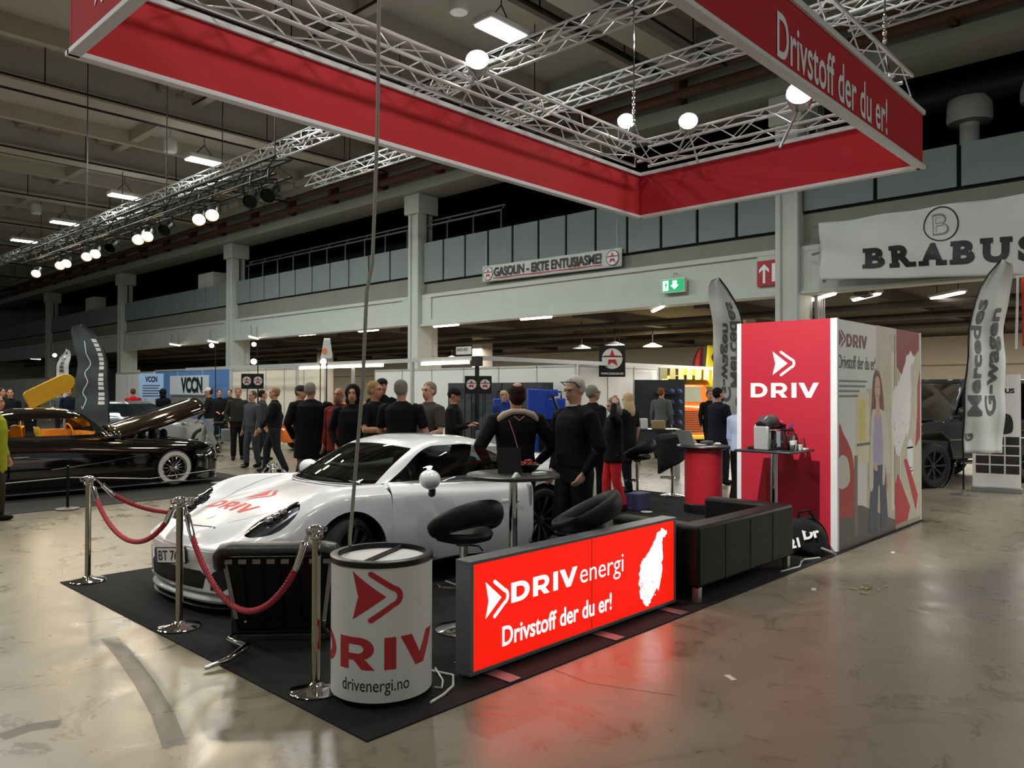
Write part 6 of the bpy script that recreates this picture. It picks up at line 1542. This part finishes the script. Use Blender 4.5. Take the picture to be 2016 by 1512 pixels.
m = MB(); m.box(-.2, .2, -.16, .16, .28, .62); m.build('engine', SILVERP, t, bevel=.03); m = MB(); m.ell((.12, 0, .82), .28, .15, .14); m.build('fuel_tank', BPAINT, t); MB().box(-.6, -.1, -.13, .13, .72, .82).build('saddle', LEATHER, t, bevel=.04)
# ================================================================ people
SKIN = mat('skin', 'c08a6e', .55, var=.06)
SKIN2 = mat('skin_pale', 'cf9f88', .55, var=.06)
EYE = mat('eye_dark', '1c1512', .2)
LIP = mat('lip_tone', '9a5a4e', .5)
def person(label, loc, face, H=1.78, top='101113', pants='17181c', shoes='141414', hair='3a2a20', skin=SKIN, build_=1.0, coat=0, sleeve=1, arms=None, legs=(.10, 0), hat=None, hood=False, hairlen=0, bald=0, turn=0, nod=0, lean=0, vox=.013, glasses=False, beard=False, extra=None, group=None, split_pants=True):
    """face: direction looked at, in degrees from +x. arms: ((elbow),(wrist)) per side in body axes (right, forward, up) off the shoulder"""
    k = H / 1.75; P = []                                # (verts, faces, tag)
    def put(tagn, fn):
        m = MB(); fn(m); P.append((m.v, m.f, tagn))
    b = build_
    st, sw = legs
    hip = V((0, 0, .93))
    # torso, neck, head
    ly = lean
    sec = [(.86, .165 * b, .105 * b, 0), (.95, .172 * b, .118 * b, 0), (1.06, .152 * b, .112 * b * (1.12 if b > 1.05 else 1), .01), (1.18, .160 * b, .118 * b, .012), (1.30, .178 * b, .122 * b, .005), (1.39, .178 * b, .108 * b, -.005), (1.45, .12 * b, .078, -.008), (1.49, .062, .060, .0)]
    def loft(m, S, n=20):
        vs = []; fs = []
        for z, rx, ry, oy in S:
            for q in range(n):
                a = 2 * PI * q / n; c_, s_ = math.cos(a), math.sin(a)
                vs.append((rx * math.copysign(abs(c_) ** .85, c_), oy + ry * math.copysign(abs(s_) ** .85, s_) + ly * (z - .9), z))
        for i in range(len(S) - 1):
            for q in range(n): fs.append((i * n + q, i * n + (q + 1) % n, (i + 1) * n + (q + 1) % n, (i + 1) * n + q))
        fs.append(tuple(range(n))[::-1]); fs.append(tuple(range((len(S) - 1) * n, len(S) * n))); m.add(vs, fs)
    put('top', lambda m: loft(m, sec[1:]))
    put('pants', lambda m: loft(m, [(.80, .15 * b, .10 * b, 0)] + sec[:2]))
    if coat: put('top', lambda m: loft(m, [(.93 - coat, .19 * b, .14 * b, 0), (.93 - coat * .4, .188 * b, .135 * b, 0), (1.05, .172 * b, .128 * b, .01), (1.25, .185 * b, .135 * b, .01), (1.4, .18 * b, .115 * b, 0)]))
    hx = V((0, .012 + ly * .58, 1.635))
    hr = MX.Rotation(R(turn), 3, 'Z') @ MX.Rotation(R(-nod), 3, 'X')
    def hp(x, y, z): return hx + hr @ V((x, y, z))
    put('skin', lambda m: m.tube([(0, ly * .5, 1.44), (0, .004 + ly * .55, 1.50), hp(0, -.012, -.05)], [.060, .056, .058], 12))
    def head(m):
        m.ell(hp(0, -.012, .028), .074, .094, .088, 18, 12, hr); m.ell(hp(0, .018, -.03), .062, .075, .085, 16, 10, hr)
        m.ell(hp(0, .045, -.075), .040, .040, .034, 12, 8, hr)
        m.tube([hp(0, .084, .022), hp(0, .100, -.012), hp(0, .104, -.026), hp(0, .086, -.036)], [.009, .012, .016, .010], 8)
        m.ell(hp(0, .086, -.062), .022, .010, .011, 10, 6, hr); m.ell(hp(0, .078, .036), .055, .016, .010, 12, 6, hr)
        for s in (-1, 1): m.ell(hp(s * .076, -.008, -.005), .010, .020, .030, 8, 8, hr)
    put('skin', head)
    hc = 'hair'
    if bald == .5:
        put(hc, lambda m: (m.ell(hp(0, -.030, .040), .081, .090, .080, 18, 12, hr), m.ell(hp(0, -.05, -.01), .079, .068, .075, 16, 10, hr)))
        put('skin', lambda m: m.ell(hp(0, -.048, .088), .052, .050, .040, 16, 10, hr))
    elif bald < 1:
        def hr_(m):
            if not bald: m.ell(hp(0, -.030, .050), .080, .093, .080, 18, 12, hr)
            m.ell(hp(0, -.05, .012 if not bald else -.01), .079, .066, .074, 16, 10, hr)
            if hairlen:
                m.ell(hp(0, -.05, -.08 - hairlen * .4), .085, .06, .10 + hairlen * .5, 14, 10, hr)
                for s in (-1, 1): m.ell(hp(s * .07, -.01, -.06 - hairlen * .4), .03, .05, .08 + hairlen * .5, 10, 8, hr)
        put(hc, hr_)
    if beard: put(hc, lambda m: (m.ell(hp(0, .048, -.088), .052, .045, .045, 12, 8, hr)))
    if hood: put('top', lambda m: (m.ell(hp(0, -.045, .03), .105, .11, .12, 16, 12, hr), m.ell(hp(0, -.05, -.09), .10, .09, .08, 14, 8, hr)))
    # legs
    for s in (-1, 1):
        f_ = st * s; h0 = V((s * .085 * b, 0, .90)); an = V((s * (.095 + sw), f_ - .02, .085)); kn = h0.lerp(an, .5) + V((0, .035 + abs(f_) * .12, .0))
        put('pants', lambda m: m.tube([h0, h0.lerp(kn, .4), kn, kn.lerp(an, .4), an + V((0, 0, .02))], [.098 * b, .086 * b, .066 * b, .066, .058], 14))
        put('shoe%d' % s, lambda m: (m.ell(an + V((0, .055, -.042)), .045, .125, .042, 14, 8), m.ell(an + V((0, -.02, -.01)), .042, .05, .06, 12, 8)))
    # arms and hands
    if arms is None: arms = (((.05, .02, -.29), (.06, .10, -.54)), ((.05, -.02, -.29), (.05, .06, -.54)))
    for s, ar in zip((-1, 1), arms):
        sh_ = V((s * .188 * b, ly * .5, 1.40)); e = sh_ + V((s * ar[0][0], ar[0][1], ar[0][2])); w_ = sh_ + V((s * ar[1][0], ar[1][1], ar[1][2])); fd = (w_ - e).normalized()
        up_t = 'top'; lo_t = 'top' if sleeve else 'skin'
        put(up_t, lambda m: m.tube([sh_ + V((-s * .05, 0, .01)), sh_, sh_.lerp(e, .5), sh_.lerp(e, .8 if not sleeve else 1)], [.06, .064 * b, .054 * b, .048 * b], 12))
        put(lo_t, lambda m: m.tube([sh_.lerp(e, .75), e, e.lerp(w_, .4), w_], [.043, .044, .042, .031], 12))
        sd = fd.cross(V((0, 0, 1))); sd = (sd if sd.length > .2 else V((0, 1, 0))).normalized(); sd = sd if abs(fd.z) < .7 else V((0, 1, 0)); sd = (sd - fd * sd.dot(fd)).normalized(); nr = fd.cross(sd)
        def hand(m):
            p0 = w_; p1 = w_ + fd * .05; p2 = w_ + fd * .095
            m.tube([p0 - fd * .02, p0, p1, p2], [.03, .03, .041, .036], 10, flat=.5, up=sd)
            for q, (o, L) in enumerate(((-.03, .062), (-.010, .075), (.011, .07), (.030, .055))):
                a0 = p2 + sd * o - fd * .01; a1 = a0 + fd * L * .5 + nr * .008; a2 = a1 + fd * L * .42 + nr * .028; m.tube([a0, a1, a2], [.0105, .010, .008], 6)
            a0 = w_ + fd * .02 - sd * .03; m.tube([a0, a0 + fd * .035 - sd * .022 + nr * .01, a0 + fd * .068 - sd * .022 + nr * .026], [.014, .012, .009], 6)
        put('skin', hand)
    # one continuous surface
    V_, F_ = [], []; T_ = []
    for v, f, tg in P:
        q = len(V_); V_ += [tuple(x) for x in v]; F_ += [tuple(i + q for i in g) for g in f]; T_ += [tg] * len(v)
    me = bpy.data.meshes.new('t'); me.from_pydata(V_, [], F_); o = bpy.data.objects.new('t', me); col.objects.link(o)
    rm = o.modifiers.new('r', 'REMESH'); rm.mode = 'VOXEL'; rm.voxel_size = vox; smm = o.modifiers.new('s', 'SMOOTH'); smm.iterations = 2; smm.factor = .5
    dg = bpy.context.evaluated_depsgraph_get(); e = o.evaluated_get(dg); m2 = e.to_mesh()
    vs = [v.co.copy() for v in m2.vertices]; ns = [v.normal.copy() for v in m2.vertices]; fs = [tuple(p.vertices) for p in m2.polygons]; e.to_mesh_clear()
    bpy.data.objects.remove(o); bpy.data.meshes.remove(me)
    # dense source points for choosing what each face belongs to
    pts = []
    for v, f, tg in P:
        for g in f:
            c_ = V((0, 0, 0))
            for i in g: c_ += V(v[i])
            c_ /= len(g); pts.append((c_, tg))
            if len(g) == 4 and (V(v[g[0]]) - V(v[g[2]])).length > .04:
                A, B_, C_, D_q = [V(v[i]) for i in g]
                for u in (.08, .25, .42, .58, .75, .92):
                    for w2 in (.08, .25, .42, .58, .75, .92): pts.append((A.lerp(B_, u).lerp(D_q.lerp(C_, u), w2), tg))
            else: pts += [((V(v[i]) + c_) / 2, tg) for i in g[:4]]
        pts += [(V(x), tg) for x in v]
    kd = KDTree(len(pts))
    for i, (p, tg) in enumerate(pts): kd.insert(p, i)
    kd.balance(); vt = [pts[kd.find(p)[1]][1] for p in vs]
    root = MB(); root.add([p * k for p in vs], fs)
    body = root.build('person', skin, None, auto=80); body.location = loc; body.rotation_euler = (0, 0, R(face - 90)); tag(body, label, 'person', group)
    NM_ = {'top': 'coat' if coat else ('jacket' if sleeve else 'shirt'), 'pants': 'trousers', 'shoe-1': 'shoe', 'shoe1': 'shoe', 'hair': 'hair'}
    CL = {'top': top, 'pants': pants, 'shoe-1': shoes, 'shoe1': shoes, 'hair': hair}; OF = {'top': .010, 'pants': .007, 'shoe-1': .006, 'shoe1': .006, 'hair': .005}
    for tg in NM_:
        ff = [f for f in fs if sum(vt[i] == tg for i in f) * 2 >= len(f)]
        if not ff: continue
        edge = {}
        for f in ff:
            for i in range(len(f)):
                q = (min(f[i], f[i - 1]), max(f[i], f[i - 1])); edge[q] = edge.get(q, 0) + 1
        bd = {i for q, n_ in edge.items() if n_ == 1 for i in q}; ix = {}; out = []; fo = []
        for f in ff:
            for i in f:
                if i not in ix: ix[i] = len(out); out.append((vs[i] + ns[i] * (OF[tg] if i not in bd else OF[tg] * .8)) * k)
            fo.append(tuple(ix[i] for i in f))
        ring = {}
        for q, n_ in edge.items():
            if n_ == 1:
                for i in q:
                    if i not in ring: ring[i] = len(out); out.append((vs[i] - ns[i] * .004) * k)
                fo.append((ix[q[0]], ix[q[1]], ring[q[1]], ring[q[0]]))
        cl = CL[tg]; mm = mat(('cloth_' if tg != 'hair' else 'hair_') + cl, cl, .85 if 'shoe' not in tg else .5, bump=.35, bscale=22 if tg != 'hair' else 70, var=.16, scale=7, spec=.2)
        c_ = MB(); c_.add(out, fo); c_.build(NM_[tg], mm, body, auto=80)
    def add(nm, m_, fn, **kw):
        q = MB(); fn(q); q.v = [tuple(V(p) * k) for p in q.v]; return q.build(nm, m_, body, **kw)
    add('eyes', EYE, lambda m: [m.ell(hp(s * .031, .083, .018), .011, .008, .007, 8, 6, hr) for s in (-1, 1)])
    add('eyebrows', mat('hair_' + hair, hair, .8), lambda m: [m.tube([hp(s * .016, .094, .036), hp(s * .032, .093, .041), hp(s * .05, .082, .036)], [.004, .0045, .003], 5) for s in (-1, 1)])
    add('mouth', LIP, lambda m: m.tube([hp(-.024, .090, -.062), hp(0, .098, -.060), hp(.024, .090, -.062)], [.003, .0055, .003], 6))
    if glasses: add('glasses', BLACK, lambda m: [m.tube([hp(s * .03 + .022 * math.cos(a), .098, .016 + .017 * math.sin(a)) for a in [2 * PI * q / 12 for q in range(12)]], .0025, 5, closed=True) for s in (-1, 1)] + [m.tube([hp(s * .05, .095, .02), hp(s * .082, .03, .022), hp(s * .08, -.02, .015)], .0025, 5) for s in (-1, 1)])
    if hat:
        def hf(m):
            m.ell(hp(0, -.014, .06), .089, .106, .075, 18, 10, hr)
            if hat[1]: m.ell(hp(0, .085 if hat[1] > 0 else -.1, .055), .07, .085, .010, 14, 6, hr)
            if hat[1] == 2: m.ell(hp(0, -.01, .04), .15, .16, .012, 18, 6, hr)
        add('cap' if hat[1] else 'knitted_hat', mat('cloth_' + hat[0], hat[0], .85, bump=.3, bscale=40), hf)
    if extra: extra(body, add, hp)
    return body
CROSS = (((.10, .10, -.27), (-.12, .26, -.24)), ((.10, .10, -.27), (-.12, .26, -.27)))
FOLD = (((.09, .05, -.28), (-.06, .22, -.36)), ((.09, .05, -.28), (-.06, .22, -.36)))
HIPS = (((.16, -.04, -.26), (.04, .10, -.42)), ((.16, -.04, -.26), (.04, .10, -.42)))
POCK = (((.10, -.05, -.28), (.02, .08, -.50)), ((.10, -.05, -.28), (.02, .08, -.50)))
WALK = (((.06, .12, -.27), (.05, .26, -.46)), ((.06, -.12, -.27), (.06, -.08, -.53)))
HOLD = (((.06, .06, -.28), (-.05, .26, -.22)), ((.06, .06, -.28), (-.05, .26, -.24)))
VD = math.degrees(fa) + 90                              # direction away from the camera
TO, AW, RI, LE = VD + 180, VD, VD - 90, VD + 90        # towards, away, to the right, to the left of the photo

# ---- people at the stand
def racing(body, add, hp):
    add('shoulder_panel', mat('cloth_beige', 'b7a290', .8), lambda m: m.tube([(-.205, -.055, 1.395), (-.14, -.085, 1.455), (-.06, -.082, 1.485), (.06, -.082, 1.485), (.14, -.085, 1.455), (.205, -.055, 1.395)], [.026, .034, .028, .028, .034, .026], 10, flat=.8))
    add('piping', mat('cloth_pink', 'c58d80', .8), lambda m: (m.tube([(-.10, -.130, 1.40), (-.05, -.142, 1.25), (.02, -.142, 1.0)], .0045, 5), m.tube([(.05, -.128, 1.44), (.0, -.13, 1.40), (-.05, -.128, 1.44)], .005, 5)))
person('man with thinning hair, black jacket with beige shoulders, at the open car door', GD(1016, 7.72), AW + 14, 1.79, hair='2e2018', bald=.5, build_=1.13, skin=SKIN, vox=.011, arms=HIPS, extra=racing, turn=6)
def man2(body, add, hp):
    add('collar', WPANEL, lambda m: m.tube([(.062 * math.cos(a), .062 * math.sin(a) + .004, 1.487 + .008 * math.sin(a)) for a in [2 * PI * q / 20 for q in range(20)]], .012, 6, closed=True))
    add('sunglasses', BLACK, lambda m: (m.tube([hp(-.083, .0, .02), hp(-.084, .045, .085), hp(-.06, .085, .10), hp(.06, .085, .10), hp(.084, .045, .085), hp(.083, .0, .02)], .005, 6)))
    add('lanyard', STAR_R, lambda m: m.tube([(-.06, .03, 1.475), (-.04, .13, 1.3), (0, .14, 1.12)], .006, 5))
person('tall grey-haired man in black with sunglasses on his head, right of the bar table', GD(1132, 7.5), LE + 32, 1.85, hair='c4bfb6', skin=SKIN2, build_=1.15, vox=.011, arms=POCK, nod=16, extra=man2, turn=8)
person('man in a black suit with grey hair and glasses, behind the tall grey-haired man', GD(1167, 11.9), LE - 150, 1.80, hair='8a857c', build_=1.12, coat=.2, glasses=True, turn=-10, arms=POCK)
person('woman in a black jacket and bright red trousers, one hand raised to her head', G(1208, 1006), LE + 10, 1.62, hair='7a7670', hairlen=.02, pants='d4303a', top='121214', shoes='3a2020', build_=1.02, coat=.16, vox=.011, arms=(((.14, .12, .06), (.02, .06, .26)), ((.06, .04, -.27), (.0, .20, -.40))), nod=20, skin=SKIN2)
person('woman with long blond hair in a dark vest, behind the woman in red trousers', GD(1236, 13.2), AW + 40, 1.68, hair='cdb487', hairlen=.14, top='16171a', sleeve=0, nod=14)
person('person in a pale blue shirt half hidden behind the red cabin front', GD(1462, 10.8), RI + 30, 1.66, top='a9b6d2', pants='0e0e10', hair='5a4636', build_=1.1)
# ---- group talking behind the white car
def polo(body, add, hp):
    add('shoulder_patch', mat('cloth_red', 'd83a40', .7), lambda m: m.tube([(-.10, .06, 1.455), (-.17, .085, 1.40), (-.185, .095, 1.34)], [.02, .032, .018], 8, flat=.4))
    add('lanyard', mat('cloth_red', 'd83a40', .7), lambda m: (m.tube([(-.065, .03, 1.47), (-.05, .135, 1.33), (.0, .15, 1.14)], .006, 5), m.tube([(.065, .03, 1.47), (.05, .135, 1.33), (.0, .15, 1.14)], .006, 5)))
person('man in a black polo shirt with a red shoulder and lanyard, behind the white car', GD(738, 10.8), TO + 55, 1.84, top='131316', sleeve=0, hair='a08058', skin=SKIN, arms=CROSS, turn=14, extra=polo, vox=.011, bald=0)
person('grey-haired man in a black shirt with his back turned, behind the white car', GD(790, 10.25), AW - 12, 1.85, top='0f0f11', sleeve=0, hair='77736c', build_=1.14, arms=FOLD, vox=.011)
def tee(body, add, hp):
    add('badge', WPANEL, lambda m: m.obox((.06, .125, 1.25), (.035, -.004, 0), (0, .004, 0), (0, .002, .025))); add('print', KINK, lambda m: m.ell((-.0, .128, 1.29), .03, .006, .045))
person('man in a grey-brown T-shirt with folded hands, right of the black shirt back', GD(845, 10.75), TO - 45, 1.83, top='4a4440', sleeve=0, hair='8a7a6a', skin=SKIN2, build_=1.1, arms=FOLD, turn=10, extra=tee, vox=.011)
person('person in a black hood behind the man in the black polo shirt', GD(694, 11.4), TO + 5, 1.78, top='0e0e11', hood=True, coat=.2, hair='1c1814', arms=POCK, build_=1.08)
person('bald bearded man in a dark red jacket, left of the hooded person', GD(668, 12.2), TO - 20, 1.76, top='6d2018', bald=1, beard=True, hair='7a6a5a', coat=.15, hat=None)
person('broad man in a long black coat, back turned, in front of the orange car', GD(612, 12.6), AW + 10, 1.84, top='0e0f14', coat=.32, pants='565a66', hair='8b877e', build_=1.28, arms=POCK, turn=-25)
person('person in a dark broad-brimmed cap behind the broad man', GD(592, 14.0), TO + 70, 1.80, top='15140f', hat=('20201c', 1), hair='6a5a48', arms=HOLD)
person('walking man in a dark jacket and white collar, behind the white car\'s bonnet', G(540, 930), LE + 15, 1.77, top='121413', pants='23262b', hair='8a7358', build_=1.15, legs=(.20, 0), arms=WALK, skin=SKIN)
person('person with dark hair just behind the walking man', GD(517, 19.2), RI + 20, 1.72, top='3a3d40', pants='2c3036', hair='2a2018')
person('young man in a dark green hooded top standing left of the walking man', G(468, 905), TO + 15, 1.77, top='2f332a', pants='121214', hair='8a6a48', shoes='16161a', arms=POCK)
person('young man in a white cap and pale jeans walking, by the motorcycle', G(411, 893), TO - 70, 1.78, top='17181b', pants='868a90', shoes='b5b2ac', hat=('d5d2cc', 1), legs=(.20, 0), arms=WALK, nod=10)
person('person in black standing behind the motorcycle', GD(432, 25), TO + 30, 1.74, top='15151a', hair='2a2420', arms=FOLD)
person('person in a grey hooded top partly behind the green hooded man', GD(497, 17.4), TO - 30, 1.70, top='45484c', pants='3a4048', hair='57483a')
person('person in dark jacket and black cap looking at goods, beyond the grey T-shirt man', GD(893, 12.4), RI - 10, 1.76, top='1c1917', hat=('0f0f10', 0), hair='2c2420', nod=25, arms=HOLD, coat=.1)
person('person with a dark knitted hat behind the black shirt back', GD(752, 13.5), TO + 30, 1.92, top='101012', hat=('15130f', 0), hair='2a2018')
person('bearded man in blue work clothes among the blue tool stands', GD(992, 17.0), TO + 10, 1.72, top='22409a', hair='b59a72', beard=True, hat=('b8a27c', 0))
person('man in a grey shirt with his back turned, in front of the orange van', G(1302, 902), AW - 20, 1.80, top='5c605f', pants='2a2e38', hair='7a4a34', legs=(.06, .02), turn=-15)
person('person in a dark blue quilted jacket and beard, left of the white flag', GD(1414, 14.4), RI + 20, 1.78, top='161a26', hair='1c1614', beard=True, coat=.18, arms=HOLD, build_=1.15, pants='1c1e24')
person('person looking this way behind the quilted jacket', GD(1397, 19.5), TO + 10, 1.74, top='14171c', hair='6a5038')
# ---- people round the black car
person('person in a red jacket standing behind the raised black bonnet', GD(262, 26.5), AW + 30, 1.76, top='b01c24', pants='20222a', hair='5a3a28', nod=12, coat=.12)
person('person in black facing the blue printed wall', GD(322, 25.6), AW - 10, 1.74, top='0e0e10', hair='17130f', hood=True)
person('person in a grey coat near the dark feather flag, left', GD(120, 27), AW + 20, 1.72, top='52555c', hair='6a5a4a')
person('first dark figure right of the yellow raised door', GD(136, 26), TO + 40, 1.76, top='141826', hair='2a2018', coat=.1)
person('second dark figure right of the yellow raised door, in purple-blue', GD(164, 28), RI, 1.74, top='23264a', hair='4a3a2c')
person('third dark figure beside the dark feather flag', GD(178, 26.5), AW, 1.77, top='17181f', hair='8a8078')
person('figure in a dark plum jacket left of the yellow raised door', GD(64, 27), RI - 10, 1.76, top='2c2230', hair='4a3a30')
person('dark figure at the far left beyond the black car roof', GD(20, 21), TO + 30, 1.74, top='101112', hair='2a241c')
person('dark figure at the very left edge beyond the black car', GD(3, 22), RI, 1.76, top='17171a', hair='33291f')
person('person in a yellow-green jacket cut by the left edge, in front of the black car', GD(-10, 10.3), RI + 20, 1.66, top='8f9420', pants='3a3428', hair='2a1c14', hairlen=.1, coat=.25)
person('person in a dark jacket behind the gallery pillar, far left', GD(452, 27), TO, 1.74, top='1c1d22', hair='3a2c20')
